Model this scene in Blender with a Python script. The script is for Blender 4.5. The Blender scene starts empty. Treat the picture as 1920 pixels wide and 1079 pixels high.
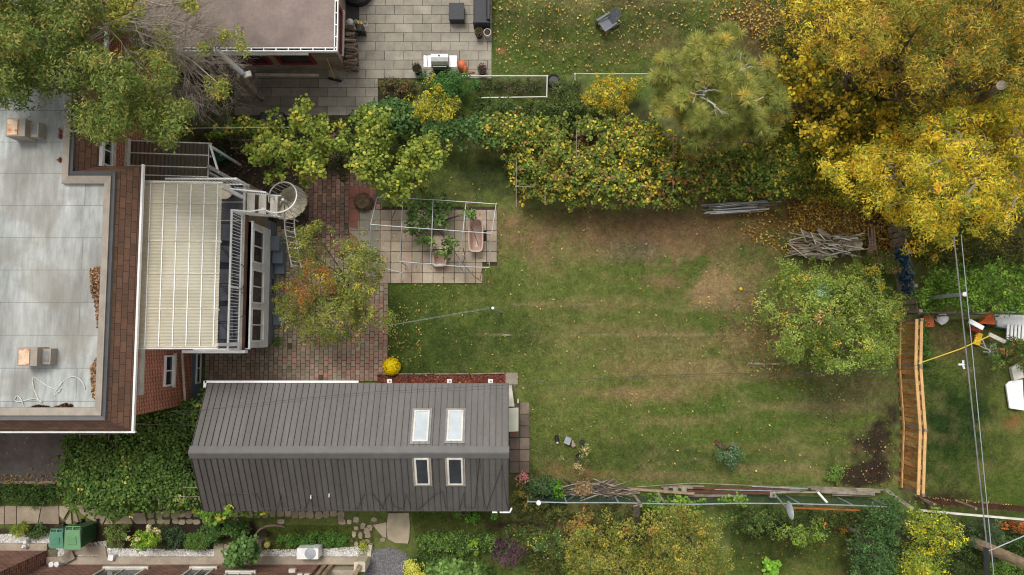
import bpy, math, random
import numpy as np
from mathutils import Vector, Matrix
R = math.radians
rnd = random.Random(7)
scene = bpy.context.scene
COL = scene.collection

# ------------------------------------------------------------------ camera
CH, TILT, FPX = 25.6, R(4.0), 1280.0
cam_d = bpy.data.cameras.new('camera'); cam = bpy.data.objects.new('camera', cam_d); COL.objects.link(cam)
cam_d.lens = 24; cam_d.sensor_width = 36; cam_d.clip_end = 2000
cam.location = (0, 0, CH); cam.rotation_euler = (TILT, 0, 0)
scene.camera = cam
# ------------------------------------------------------------------ light
SUN_EL, SUN_AZ = R(60), R(-20)          # azimuth from +Y, towards +X
w = bpy.data.worlds.new('World'); scene.world = w; w.use_nodes = True
nt = w.node_tree; nt.nodes.clear()
sky = nt.nodes.new('ShaderNodeTexSky'); sky.sky_type = 'NISHITA'; sky.sun_disc = False
sky.sun_elevation = SUN_EL; sky.sun_rotation = SUN_AZ; sky.dust_density = 3.0; sky.air_density = 1.0
hs = nt.nodes.new('ShaderNodeHueSaturation'); hs.inputs['Saturation'].default_value = 0.12
bg = nt.nodes.new('ShaderNodeBackground'); bg.inputs[1].default_value = 0.147
wo = nt.nodes.new('ShaderNodeOutputWorld')
nt.links.new(sky.outputs[0], hs.inputs['Color']); wt = nt.nodes.new('ShaderNodeMix'); wt.data_type = 'RGBA'; wt.blend_type = 'MULTIPLY'; wt.inputs[0].default_value = 1; wt.inputs[7].default_value = (1.0, .975, .93, 1); nt.links.new(hs.outputs[0], wt.inputs[6]); nt.links.new(wt.outputs[2], bg.inputs[0]); nt.links.new(bg.outputs[0], wo.inputs[0])
sd = bpy.data.lights.new('sun', 'SUN'); sd.energy = 1.5; sd.angle = R(22); sd.color = (1.0, 0.94, 0.86)
so = bpy.data.objects.new('sun', sd); COL.objects.link(so)
sdir = Vector((math.sin(SUN_AZ)*math.cos(SUN_EL), math.cos(SUN_AZ)*math.cos(SUN_EL), math.sin(SUN_EL)))
so.rotation_euler = sdir.to_track_quat('Z', 'Y').to_euler(); so.location = (0, 0, 40)
vs = scene.view_settings; vs.view_transform = 'Standard'; vs.look = 'None'; vs.exposure = 0.22; scene.cycles.filter_width = 1.1; vs.gamma = 1.0

# ------------------------------------------------------------------ helpers
def ray(px, py):
    u, v = (px-960)/FPX, (539.5-py)/FPX
    return Vector((u, v*math.cos(TILT)+math.sin(TILT), v*math.sin(TILT)-math.cos(TILT)))
def P(px, py, z=0.0):
    d = ray(px, py); s = (z-CH)/d.z
    return Vector((d.x*s, d.y*s, z))
def hit(px, py, p0, n):
    d = ray(px, py); o = Vector((0, 0, CH)); n = Vector(n)
    return o + d*((Vector(p0)-o).dot(n)/d.dot(n))
def Pn(px, py, z):
    u, v = (px-960)/FPX, (539.5-py)/FPX
    dy = v*math.cos(TILT)+math.sin(TILT); dz = v*math.sin(TILT)-math.cos(TILT)
    s = (z-CH)/dz
    return u*s, dy*s
def W2P(x, y, z=0):
    z = z-CH; c, s = math.cos(TILT), math.sin(TILT)
    yc = y*c + z*s; zc = -y*s + z*c
    return 960 + FPX*x/(-zc), 539.5 - FPX*yc/(-zc)
def lin(r, g, b, k=1.0):
    f = lambda c: ((c/255)/12.92 if c/255 <= .04045 else ((c/255+.055)/1.055)**2.4)*k
    return (f(r), f(g), f(b))
def tag(o, label=None, cat=None, group=None, kind=None):
    if label: o['label'] = label
    if cat: o['category'] = cat
    if group: o['group'] = group
    if kind: o['kind'] = kind
    return o
def empty(name, loc, label, cat, group=None, rz=0):
    o = bpy.data.objects.new(name, None); COL.objects.link(o); o.location = loc; o.rotation_euler.z = rz
    o.empty_display_size = .2
    return tag(o, label, cat, group)
def copy_tree(o, parent=None):
    c = o.copy(); COL.objects.link(c); c.parent = parent
    for ch in [k for k in bpy.data.objects if k.parent == o]: copy_tree(ch, c)
    return c

class MB:
    def __init__(s): s.v = []; s.f = []; s.c = []; s.col = None
    def _f(s, idx): s.f.append(tuple(idx)); s.c.append(s.col)
    def quad(s, *p):
        b = len(s.v); s.v += [tuple(q) for q in p]; s._f(range(b, b+len(p)))
    def hexa(s, b4, t4):
        b = len(s.v); s.v += [tuple(q) for q in b4]+[tuple(q) for q in t4]
        for f in ((3,2,1,0),(4,5,6,7),(0,1,5,4),(1,2,6,5),(2,3,7,6),(3,0,4,7)): s._f([b+i for i in f])
        return s
    def box(s, c, d, rz=0, tilt=None):
        hx, hy, hz = d[0]/2, d[1]/2, d[2]/2
        M = Matrix.Rotation(rz, 3, 'Z')
        if tilt: M = M @ Matrix.Rotation(tilt[0], 3, 'X') @ Matrix.Rotation(tilt[1], 3, 'Y')
        c = Vector(c); q = [c + M @ Vector(p) for p in ((-hx,-hy,-hz),(hx,-hy,-hz),(hx,hy,-hz),(-hx,hy,-hz),(-hx,-hy,hz),(hx,-hy,hz),(hx,hy,hz),(-hx,hy,hz))]
        s.hexa(q[:4], q[4:]); return s
    def b2(s, x0, x1, y0, y1, z0, z1):
        return s.box(((x0+x1)/2, (y0+y1)/2, (z0+z1)/2), (abs(x1-x0), abs(y1-y0), abs(z1-z0)))
    def prism(s, poly, z0, z1):
        n = len(poly); b = len(s.v)
        area = sum(poly[i][0]*poly[(i+1)%n][1]-poly[(i+1)%n][0]*poly[i][1] for i in range(n))
        if area < 0: poly = list(poly)[::-1]
        s.v += [(p[0], p[1], z0) for p in poly]+[(p[0], p[1], z1) for p in poly]
        s._f([b+i for i in range(n)][::-1]); s._f([b+n+i for i in range(n)])
        for i in range(n): j = (i+1) % n; s._f((b+i, b+j, b+n+j, b+n+i))
        return s
    def beam(s, a, b, wd, ht):     # rectangular bar from a to b
        a, b = Vector(a), Vector(b); d = (b-a).normalized()
        sd_ = d.cross(Vector((0,0,1)))
        if sd_.length < 1e-3: sd_ = Vector((1,0,0))
        sd_.normalize(); up = sd_.cross(d).normalized()
        q = lambda p: [p - sd_*wd/2 - up*ht/2, p + sd_*wd/2 - up*ht/2, p + sd_*wd/2 + up*ht/2, p - sd_*wd/2 + up*ht/2]
        s.hexa(q(a), q(b)); return s
    def tube(s, pts, r, n=6, r1=None, cap=True):
        pts = [Vector(p) for p in pts]; m = len(pts); b0 = len(s.v)
        for i, p in enumerate(pts):
            d = (pts[min(i+1, m-1)]-pts[max(i-1, 0)])
            if d.length < 1e-6: d = Vector((0,0,1))
            d.normalize(); a = d.orthogonal().normalized() if abs(d.z) > .95 else d.cross(Vector((0,0,1))).normalized()
            bb = d.cross(a); rr = (r if r1 is None else r+(r1-r)*i/max(1, m-1)) if not isinstance(r, (list, tuple)) else r[i]
            for k in range(n):
                t = 2*math.pi*k/n; s.v.append(tuple(p + a*math.cos(t)*rr + bb*math.sin(t)*rr))
        for i in range(m-1):
            for k in range(n):
                k2 = (k+1) % n; s._f((b0+i*n+k, b0+i*n+k2, b0+(i+1)*n+k2, b0+(i+1)*n+k))
        if cap:
            s._f([b0+k for k in range(n)][::-1]); s._f([b0+(m-1)*n+k for k in range(n)])
        return s
    def lathe(s, c, prof, n=20):
        b0 = len(s.v)
        for (r, z) in prof:
            for k in range(n):
                t = 2*math.pi*k/n; s.v.append((c[0]+r*math.cos(t), c[1]+r*math.sin(t), c[2]+z))
        for i in range(len(prof)-1):
            for k in range(n):
                k2 = (k+1) % n; s._f((b0+i*n+k, b0+i*n+k2, b0+(i+1)*n+k2, b0+(i+1)*n+k))
        s._f([b0+k for k in range(n)][::-1]); s._f([b0+(len(prof)-1)*n+k for k in range(n)])
        return s
    def build(s, name, mat, parent=None, smooth=False, bevel=0, loc=None):
        me = bpy.data.meshes.new(name)
        if loc is not None:
            L = Vector(loc); s.v = [tuple(Vector(p)-L) for p in s.v]
        me.from_pydata(s.v, [], s.f); me.materials.append(mat)
        if any(c is not None for c in s.c):
            at = me.color_attributes.new('Col', 'FLOAT_COLOR', 'CORNER')
            arr = []
            for c, f in zip(s.c, s.f): arr += list((c or (.5,.5,.5))[:3])*0 + [x for _ in f for x in (*(c or (.5,.5,.5)), 1.0)]
            at.data.foreach_set('color', np.array(arr, dtype=np.float32))
        me.update()
        o = bpy.data.objects.new(name, me); COL.objects.link(o)
        if loc is not None: o.location = loc
        if parent is not None:
            o.parent = parent
            if loc is None: o.matrix_parent_inverse = Matrix.LocRotScale(parent.location, parent.rotation_euler, parent.scale).inverted() if parent.type == 'EMPTY' else Matrix()
        if smooth: me.shade_smooth()
        if bevel:
            m = o.modifiers.new('bevel', 'BEVEL'); m.width = bevel; m.segments = 2; m.limit_method = 'ANGLE'
        return o

# ------------------------------------------------------------------ materials
def newmat(name):
    m = bpy.data.materials.new(name); m.use_nodes = True
    n = m.node_tree; b = n.nodes['Principled BSDF']; return m, n, b
def noise_mul(n, colsock, scale, lo, hi, detail=6, coord='Object', vec=None, stretch=None):
    tc = n.nodes.new('ShaderNodeTexCoord'); nz = n.nodes.new('ShaderNodeTexNoise')
    nz.inputs['Scale'].default_value = scale; nz.inputs['Detail'].default_value = detail; nz.inputs['Roughness'].default_value = .65
    src = vec or tc.outputs[coord]
    if stretch:
        mp = n.nodes.new('ShaderNodeMapping'); mp.inputs['Scale'].default_value = stretch
        n.links.new(src, mp.inputs[0]); src = mp.outputs[0]
    n.links.new(src, nz.inputs['Vector'])
    mr = n.nodes.new('ShaderNodeMapRange'); mr.inputs[1].default_value = .38; mr.inputs[2].default_value = .62
    mr.inputs[3].default_value = lo; mr.inputs[4].default_value = hi
    n.links.new(nz.outputs['Fac'], mr.inputs[0])
    mx = n.nodes.new('ShaderNodeVectorMath'); mx.operation = 'SCALE'
    n.links.new(colsock, mx.inputs[0]); n.links.new(mr.outputs[0], mx.inputs['Scale'])
    return mx.outputs[0], nz.outputs['Fac']
def plain(name, col, rough=.6, metal=0, var=.25, scale=3, bump=0.0, fine=True, spec=.5, attr=False, stretch=None, mixcol=None, mixscale=1.2, fk=12):
    m, n, b = newmat(name)
    if attr:
        a = n.nodes.new('ShaderNodeAttribute'); a.attribute_name = 'Col'; s = a.outputs['Color']
    else:
        r = n.nodes.new('ShaderNodeRGB'); r.outputs[0].default_value = (*col, 1); s = r.outputs[0]
    if mixcol:
        tc = n.nodes.new('ShaderNodeTexCoord'); nz = n.nodes.new('ShaderNodeTexNoise'); nz.inputs['Scale'].default_value = mixscale; nz.inputs['Detail'].default_value = 8
        n.links.new(tc.outputs['Object'], nz.inputs['Vector'])
        mr = n.nodes.new('ShaderNodeMapRange'); mr.inputs[1].default_value = .48; mr.inputs[2].default_value = .68
        n.links.new(nz.outputs['Fac'], mr.inputs[0])
        mx = n.nodes.new('ShaderNodeMix'); mx.data_type = 'RGBA'; n.links.new(mr.outputs[0], mx.inputs[0]); n.links.new(s, mx.inputs[6]); mx.inputs[7].default_value = (*mixcol, 1); s = mx.outputs[2]
    if var:
        s, f = noise_mul(n, s, scale, 1-var, 1+var, stretch=stretch)
        if fine: s, f = noise_mul(n, s, scale*fk, 1-var*.6, 1+var*.6)
        if bump:
            bp = n.nodes.new('ShaderNodeBump'); bp.inputs['Strength'].default_value = bump; bp.inputs['Distance'].default_value = .02
            n.links.new(f, bp.inputs['Height']); n.links.new(bp.outputs[0], b.inputs['Normal'])
    n.links.new(s, b.inputs['Base Color'])
    b.inputs['Roughness'].default_value = rough; b.inputs['Metallic'].default_value = metal
    b.inputs['Specular IOR Level'].default_value = spec
    return m
def brickmat(name, c1, c2, mortar, bw, bh, ms=.012, rough=.85, mode='wall', var=.25, offset=.5, scale=1.0, dirt=None):
    m, n, b = newmat(name)
    g = n.nodes.new('ShaderNodeNewGeometry'); sp = n.nodes.new('ShaderNodeSeparateXYZ'); n.links.new(g.outputs['Position'], sp.inputs[0])
    sn = n.nodes.new('ShaderNodeSeparateXYZ'); n.links.new(g.outputs['Normal'], sn.inputs[0])
    cb = n.nodes.new('ShaderNodeCombineXYZ')
    def math_(op, a, bb):
        k = n.nodes.new('ShaderNodeMath'); k.operation = op
        for i, q in enumerate((a, bb)):
            if q is None: continue
            if isinstance(q, (int, float)): k.inputs[i].default_value = q
            else: n.links.new(q, k.inputs[i])
        return k.outputs[0]
    if mode == 'wall':
        ax = math_('GREATER_THAN', math_('ABSOLUTE', sn.outputs[0], None), .5); iv = math_('SUBTRACT', 1.0, ax)
        u = math_('ADD', math_('MULTIPLY', sp.outputs[1], ax), math_('MULTIPLY', sp.outputs[0], iv))
        n.links.new(u, cb.inputs[0]); n.links.new(sp.outputs[2], cb.inputs[1])
    else:
        n.links.new(sp.outputs[0], cb.inputs[0]); n.links.new(sp.outputs[1], cb.inputs[1])
    bt = n.nodes.new('ShaderNodeTexBrick'); n.links.new(cb.outputs[0], bt.inputs['Vector'])
    bt.inputs['Color1'].default_value = (*c1, 1); bt.inputs['Color2'].default_value = (*c2, 1); bt.inputs['Mortar'].default_value = (*mortar, 1)
    bt.inputs['Scale'].default_value = scale; bt.inputs['Brick Width'].default_value = bw; bt.inputs['Row Height'].default_value = bh
    bt.inputs['Mortar Size'].default_value = ms; bt.inputs['Mortar Smooth'].default_value = .2; bt.offset = offset
    s, f = noise_mul(n, bt.outputs['Color'], 1.2, 1-var, 1+var); s, f = noise_mul(n, s, 25, 1-var, 1+var)
    n.links.new(s, b.inputs['Base Color']); b.inputs['Roughness'].default_value = rough
    bp = n.nodes.new('ShaderNodeBump'); bp.inputs['Strength'].default_value = .5; bp.inputs['Distance'].default_value = .01; bp.invert = True
    n.links.new(bt.outputs['Fac'], bp.inputs['Height']); n.links.new(bp.outputs[0], b.inputs['Normal'])
    return m
def leafmat(name, trans=.3, rough=.75):
    m, n, b = newmat(name)
    a = n.nodes.new('ShaderNodeAttribute'); a.attribute_name = 'Col'
    n.links.new(a.outputs['Color'], b.inputs['Base Color']); b.inputs['Roughness'].default_value = rough; b.inputs['Specular IOR Level'].default_value = .12
    t = n.nodes.new('ShaderNodeBsdfTranslucent'); n.links.new(a.outputs['Color'], t.inputs[0])
    mx = n.nodes.new('ShaderNodeMixShader'); mx.inputs[0].default_value = trans
    n.links.new(b.outputs[0], mx.inputs[1]); n.links.new(t.outputs[0], mx.inputs[2]); n.links.new(mx.outputs[0], n.nodes['Material Output'].inputs[0])
    return m
def sheetmat(name, col, alpha, rough=.6):
    m, n, b = newmat(name)
    r = n.nodes.new('ShaderNodeRGB'); r.outputs[0].default_value = (*col, 1)
    s, f = noise_mul(n, r.outputs[0], .5, .9, 1.08); n.links.new(s, b.inputs['Base Color']); b.inputs['Roughness'].default_value = rough
    t = n.nodes.new('ShaderNodeBsdfTransparent'); mx = n.nodes.new('ShaderNodeMixShader'); mx.inputs[0].default_value = alpha
    tl = n.nodes.new('ShaderNodeBsdfTranslucent'); n.links.new(s, tl.inputs[0]); m2 = n.nodes.new('ShaderNodeMixShader'); m2.inputs[0].default_value = .35
    n.links.new(b.outputs[0], m2.inputs[1]); n.links.new(tl.outputs[0], m2.inputs[2])
    n.links.new(m2.outputs[0], mx.inputs[1]); n.links.new(t.outputs[0], mx.inputs[2]); n.links.new(mx.outputs[0], n.nodes['Material Output'].inputs[0])
    return m
M = dict(
 white=plain('white_paint', (.86,.87,.88), .45, var=.08), offwhite=plain('aged_white_paint', (.62,.6,.54), .6, var=.15),
 cream=plain('cream_wood', (.6,.53,.42), .7, var=.15), steel=plain('galvanised_steel', (.45,.49,.52), .4, .4, var=.15),
 black=plain('black_metal', (.018,.018,.02), .5, var=.2), grey=plain('grey_metal', (.2,.2,.21), .5, var=.2),
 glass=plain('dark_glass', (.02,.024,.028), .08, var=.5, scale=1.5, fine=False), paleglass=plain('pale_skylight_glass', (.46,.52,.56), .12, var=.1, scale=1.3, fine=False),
 membrane=None, cap=plain('beige_flashing', lin(150,141,130), .6, var=.12), dflash=plain('dark_flashing', lin(78,78,80), .5, var=.12),
 shingle=brickmat('brown_shingles', lin(128,94,76), lin(104,78,64), lin(66,50,44), .34, .16, .009, var=.14),
 brick=brickmat('red_brick', lin(176,98,74), lin(146,76,56), lin(206,172,148), .24, .1, .011, var=.12),
 dbrick=brickmat('brown_brick', lin(140,94,80), lin(92,58,50), lin(160,136,122), .26, .11, .012, var=.2),
 greywall=plain('blue_grey_wall', lin(112,122,134), .7, var=.1), wood=plain('raw_wood', lin(150,130,108), .75, var=.3, stretch=(1,6,1)),
 greywood=plain('weathered_wood', lin(142,132,118), .85, var=.35, bump=.3), cedar=plain('new_cedar', lin(200,146,92), .7, var=.3, scale=2.5), cedar2=plain('cedar_knotty', lin(170,118,70), .7, var=.35, scale=4), cedar3=plain('cedar_greying', lin(186,146,100), .7, var=.3, scale=3),
 cedarl=plain('pale_cedar', lin(210,168,112), .6, var=.15), darkwood=plain('dark_stained_wood', lin(92,58,46), .75, var=.3),
 metalroof=plain('charcoal_metal_roof', (.104,.098,.092), .5, .15, var=.14, scale=.9, stretch=(2.5,.5,.5)), bark=plain('bark', lin(96,84,72), .9, var=.35, bump=.5),
 palebark=plain('pale_bark', lin(160,150,138), .9, var=.25), twig=plain('grey_twigs', lin(158,148,136), .9, var=.25),
 concrete=plain('concrete', lin(168,156,140), .9, var=.16, bump=.2, scale=1.8), asphalt=plain('old_asphalt', lin(112,107,104), .95, var=.14, bump=.3, mixcol=lin(98,92,88)),
 soil=plain('dark_soil', lin(66,50,40), .95, var=.4, scale=5, bump=.6), gravel=plain('grey_gravel', lin(124,124,126), .9, var=.35, scale=9, bump=.5),
 col=plain('stone_pavers', None, .88, var=.14, scale=2.0, bump=.15, attr=True), leafcol=leafmat('leaves'), petal=leafmat('petals', .2),
 red=plain('red_frame_paint', lin(128,34,36), .5, var=.15), siding=plain('grey_timber_siding', lin(152,136,118), .8, var=.2, stretch=(.4,1,8), mixcol=lin(118,104,90)),
 nroof=plain('mauve_grey_felt', lin(136,122,116), .9, var=.12, scale=.7, mixcol=lin(122,110,106)),
 charcoal=plain('charcoal_wicker', lin(58,60,66), .7, var=.2, scale=20), chair=plain('slate_plastic', lin(106,112,122), .55, var=.12),
 chrome=plain('brushed_steel', (.72,.72,.72), .28, .7, var=.08), terracotta=plain('orange_cover', lin(200,112,72), .75, var=.15),
 pink=plain('dusty_pink_enamel', lin(190,162,148), .3, var=.1), gmesh=plain('green_mesh', lin(28,74,62), .7, var=.3, scale=12),
 gbin=plain('green_plastic', lin(112,160,116), .5, var=.06), dbin=plain('dark_green_plastic', lin(44,86,50), .55, var=.1), tbin=plain('teal_green_plastic', lin(92,146,122), .5, var=.06), dtbin=plain('dark_teal_plastic', lin(48,84,76), .55, var=.1),
 yellow=plain('yellow_plastic', lin(226,180,40), .5, var=.15), orange=plain('orange_plastic', lin(206,92,30), .5, var=.15), blue=plain('blue_plastic', lin(30,98,132), .5, var=.15),
 redp=plain('red_plastic', lin(180,50,36), .5, var=.15), paleyellow=plain('pale_yellow_plastic', lin(196,186,112), .5, var=.12),
 sheet=sheetmat('cream_corrugated_sheet', lin(234,228,204), .24), dsheet=sheetmat('smoked_corrugated_sheet', lin(104,94,80), .25),
 fabric=plain('grey_fabric', lin(92,96,106), .8, var=.2), deck=plain('slate_deck', lin(72,76,88), .6, var=.3, scale=2), copper=plain('rust', lin(172,92,48), .8, var=.3),
 rust=plain('rusty_cap', lin(222,196,166), .8, var=.15, mixcol=lin(170,84,40), mixscale=6), mulch=plain('red_mulch', lin(104,54,42), .95, var=.5, scale=10, bump=.8),
 whitestone=plain('white_marble_chips', (.84,.83,.82), .8, var=.35, scale=9, bump=.9), tile=plain('stair_vinyl', lin(206,200,190), .6, var=.12),
 tread=plain('worn_stair_tread', lin(176,168,148), .8, var=.3, scale=5), rope=plain('yellow_rope', lin(216,190,70), .7, var=.1), mosaic=plain('dirty_terrazzo', lin(140,132,120), .8, var=.3, scale=10),
)
# membrane: grey-white felt with sheets, seams, ponding stains
m, n, b = newmat('grey_roof_membrane'); g = n.nodes.new('ShaderNodeNewGeometry')
bt = n.nodes.new('ShaderNodeTexBrick'); n.links.new(g.outputs['Position'], bt.inputs['Vector'])
c1 = lin(184,189,188); c2 = lin(174,179,178)
bt.inputs['Color1'].default_value = (*c1,1); bt.inputs['Color2'].default_value = (*c2,1); bt.inputs['Mortar'].default_value = (*lin(134,136,134),1)
bt.inputs['Scale'].default_value = 1; bt.inputs['Brick Width'].default_value = 5.3; bt.inputs['Row Height'].default_value = .95; bt.inputs['Mortar Size'].default_value = .009; bt.offset = .37
s, f = noise_mul(n, bt.outputs['Color'], .6, .6, 1.1, stretch=(1.2,.45,1), detail=10); s, f = noise_mul(n, s, 2.4, .8, 1.1, stretch=(2.6,.4,1)); s, f = noise_mul(n, s, 30, .93, 1.06)
vz = n.nodes.new('ShaderNodeTexVoronoi'); vz.feature = 'SMOOTH_F1'; vz.inputs['Scale'].default_value = .42; n.links.new(g.outputs['Position'], vz.inputs['Vector'])
mr = n.nodes.new('ShaderNodeMapRange'); mr.inputs[1].default_value = .05; mr.inputs[2].default_value = .45; n.links.new(vz.outputs['Distance'], mr.inputs[0])
mx = n.nodes.new('ShaderNodeMix'); mx.data_type = 'RGBA'; mm = n.nodes.new('ShaderNodeMath'); mm.operation = 'MULTIPLY_ADD'; mm.inputs[1].default_value = -.45; mm.inputs[2].default_value = .45
n.links.new(mr.outputs[0], mm.inputs[0]); n.links.new(mm.outputs[0], mx.inputs[0]); n.links.new(s, mx.inputs[6]); mx.inputs[7].default_value = (*lin(138,130,118),1)
nz2 = n.nodes.new('ShaderNodeTexNoise'); nz2.inputs['Scale'].default_value = .42; nz2.inputs['Detail'].default_value = 7; nz2.inputs['Distortion'].default_value = .6; n.links.new(g.outputs['Position'], nz2.inputs['Vector'])
mr2 = n.nodes.new('ShaderNodeMapRange'); mr2.inputs[1].default_value = .53; mr2.inputs[2].default_value = .6; mr2.inputs[4].default_value = .42; n.links.new(nz2.outputs['Fac'], mr2.inputs[0])
mx2 = n.nodes.new('ShaderNodeMix'); mx2.data_type = 'RGBA'; n.links.new(mr2.outputs[0], mx2.inputs[0]); n.links.new(mx.outputs[2], mx2.inputs[6]); mx2.inputs[7].default_value = (*lin(128,122,110),1)
n.links.new(mx2.outputs[2], b.inputs['Base Color']); b.inputs['Roughness'].default_value = .8; M['membrane'] = m

# ------------------------------------------------------------------ numpy helpers
def inpoly(x, y, poly):
    r = np.zeros(x.shape, bool); n = len(poly)
    for i in range(n):
        x1, y1 = poly[i]; x2, y2 = poly[(i+1) % n]
        if y1 == y2: continue
        c = ((y1 > y) != (y2 > y)) & (x < (x2-x1)*(y-y1)/(y2-y1)+x1); r ^= c
    return r
def edged(x, y, poly):
    d = np.full(x.shape, 1e9); n = len(poly)
    for i in range(n):
        a = np.array(poly[i], float); b = np.array(poly[(i+1) % n], float); ab = b-a
        t = np.clip(((x-a[0])*ab[0]+(y-a[1])*ab[1])/max(1e-6, ab@ab), 0, 1)
        d = np.minimum(d, np.hypot(x-a[0]-t*ab[0], y-a[1]-t*ab[1]))
    return d
def sample_poly(poly, n, rng):
    p = np.array(poly, float); lo, hi = p.min(0), p.max(0); X = []; Y = []; c = 0
    while c < n:
        x = rng.uniform(lo[0], hi[0], n*3); y = rng.uniform(lo[1], hi[1], n*3); k = inpoly(x, y, poly); X.append(x[k]); Y.append(y[k]); c += k.sum()
    return np.concatenate(X)[:n], np.concatenate(Y)[:n]
def vnoise(x, y, seed, scale):
    rng = np.random.default_rng(seed); G = rng.random((256, 256)); x = x/scale+500.3; y = y/scale+500.7
    xi = np.floor(x).astype(int); yi = np.floor(y).astype(int); fx = x-xi; fy = y-yi; fx = fx*fx*(3-2*fx); fy = fy*fy*(3-2*fy)
    g = lambda a, b: G[a % 256, b % 256]
    return (g(xi,yi)*(1-fx)+g(xi+1,yi)*fx)*(1-fy)+(g(xi,yi+1)*(1-fx)+g(xi+1,yi+1)*fx)*fy
def fbm(x, y, seed, scale, o=4):
    r = 0; a = .5; t = 0
    for i in range(o): r = r+a*vnoise(x, y, seed+i, scale/2**i); t += a; a *= .55
    return r/t
SH = dict(
 diamond=np.array([(0,0),(.5,.45),(1,0),(.5,-.45)]), round=np.array([(0,0),(.22,.42),(.65,.46),(1,0),(.65,-.46),(.22,-.42)]),
 lobed=np.array([(0,0),(-.05,.4),(.35,.32),(.5,.55),(.7,.25),(1,0),(.7,-.25),(.5,-.55),(.35,-.32),(-.05,-.4)]),
 blade=np.array([(0,-.5),(0,.5),(1,0)]))
def leafmesh(name, pos, nrm, L, Wd, colr, shape, mat, parent=None, rng=None, fold=0.0):
    N = len(pos); S = SH[shape]; k = len(S)
    nrm = nrm/np.linalg.norm(nrm, axis=1, keepdims=True)
    rv = rng.normal(size=(N, 3)); t = np.cross(nrm, rv); t /= np.linalg.norm(t, axis=1, keepdims=True)+1e-9; bt = np.cross(nrm, t)
    L = np.broadcast_to(L, N)[:, None, None]; Wd = np.broadcast_to(Wd, N)[:, None, None]
    V = pos[:, None, :] + t[:, None, :]*(S[None, :, 0:1]-.5)*L + bt[:, None, :]*S[None, :, 1:2]*Wd + nrm[:, None, :]*(np.abs(S[None, :, 1:2])*fold*Wd)
    return npmesh(name, V.reshape(-1, 3), k, N, colr, mat, parent)
def npmesh(name, V, k, N, colr, mat, parent=None):
    me = bpy.data.meshes.new(name); me.vertices.add(N*k); me.vertices.foreach_set('co', V.astype(np.float32).ravel())
    me.loops.add(N*k); me.loops.foreach_set('vertex_index', np.arange(N*k, dtype=np.int32))
    me.polygons.add(N); me.polygons.foreach_set('loop_start', np.arange(0, N*k, k, dtype=np.int32))
    at = me.color_attributes.new('Col', 'FLOAT_COLOR', 'CORNER'); C4 = np.ones((N, k, 4), np.float32); C4[:, :, :3] = np.clip(colr, 0.002, .95)[:, None, :]
    at.data.foreach_set('color', C4.ravel()); me.materials.append(mat); me.update(); me.validate()
    o = bpy.data.objects.new(name, me); COL.objects.link(o)
    if parent is not None:
        o.parent = parent; o.matrix_parent_inverse = Matrix.Translation(-Vector(parent.location))
    return o
def pick(pal, rng, n):
    c = np.array([lin(*p[:3]) for p in pal]); wt = np.array([p[3] for p in pal], float); wt /= wt.sum()
    return c[rng.choice(len(pal), n, p=wt)]
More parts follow.
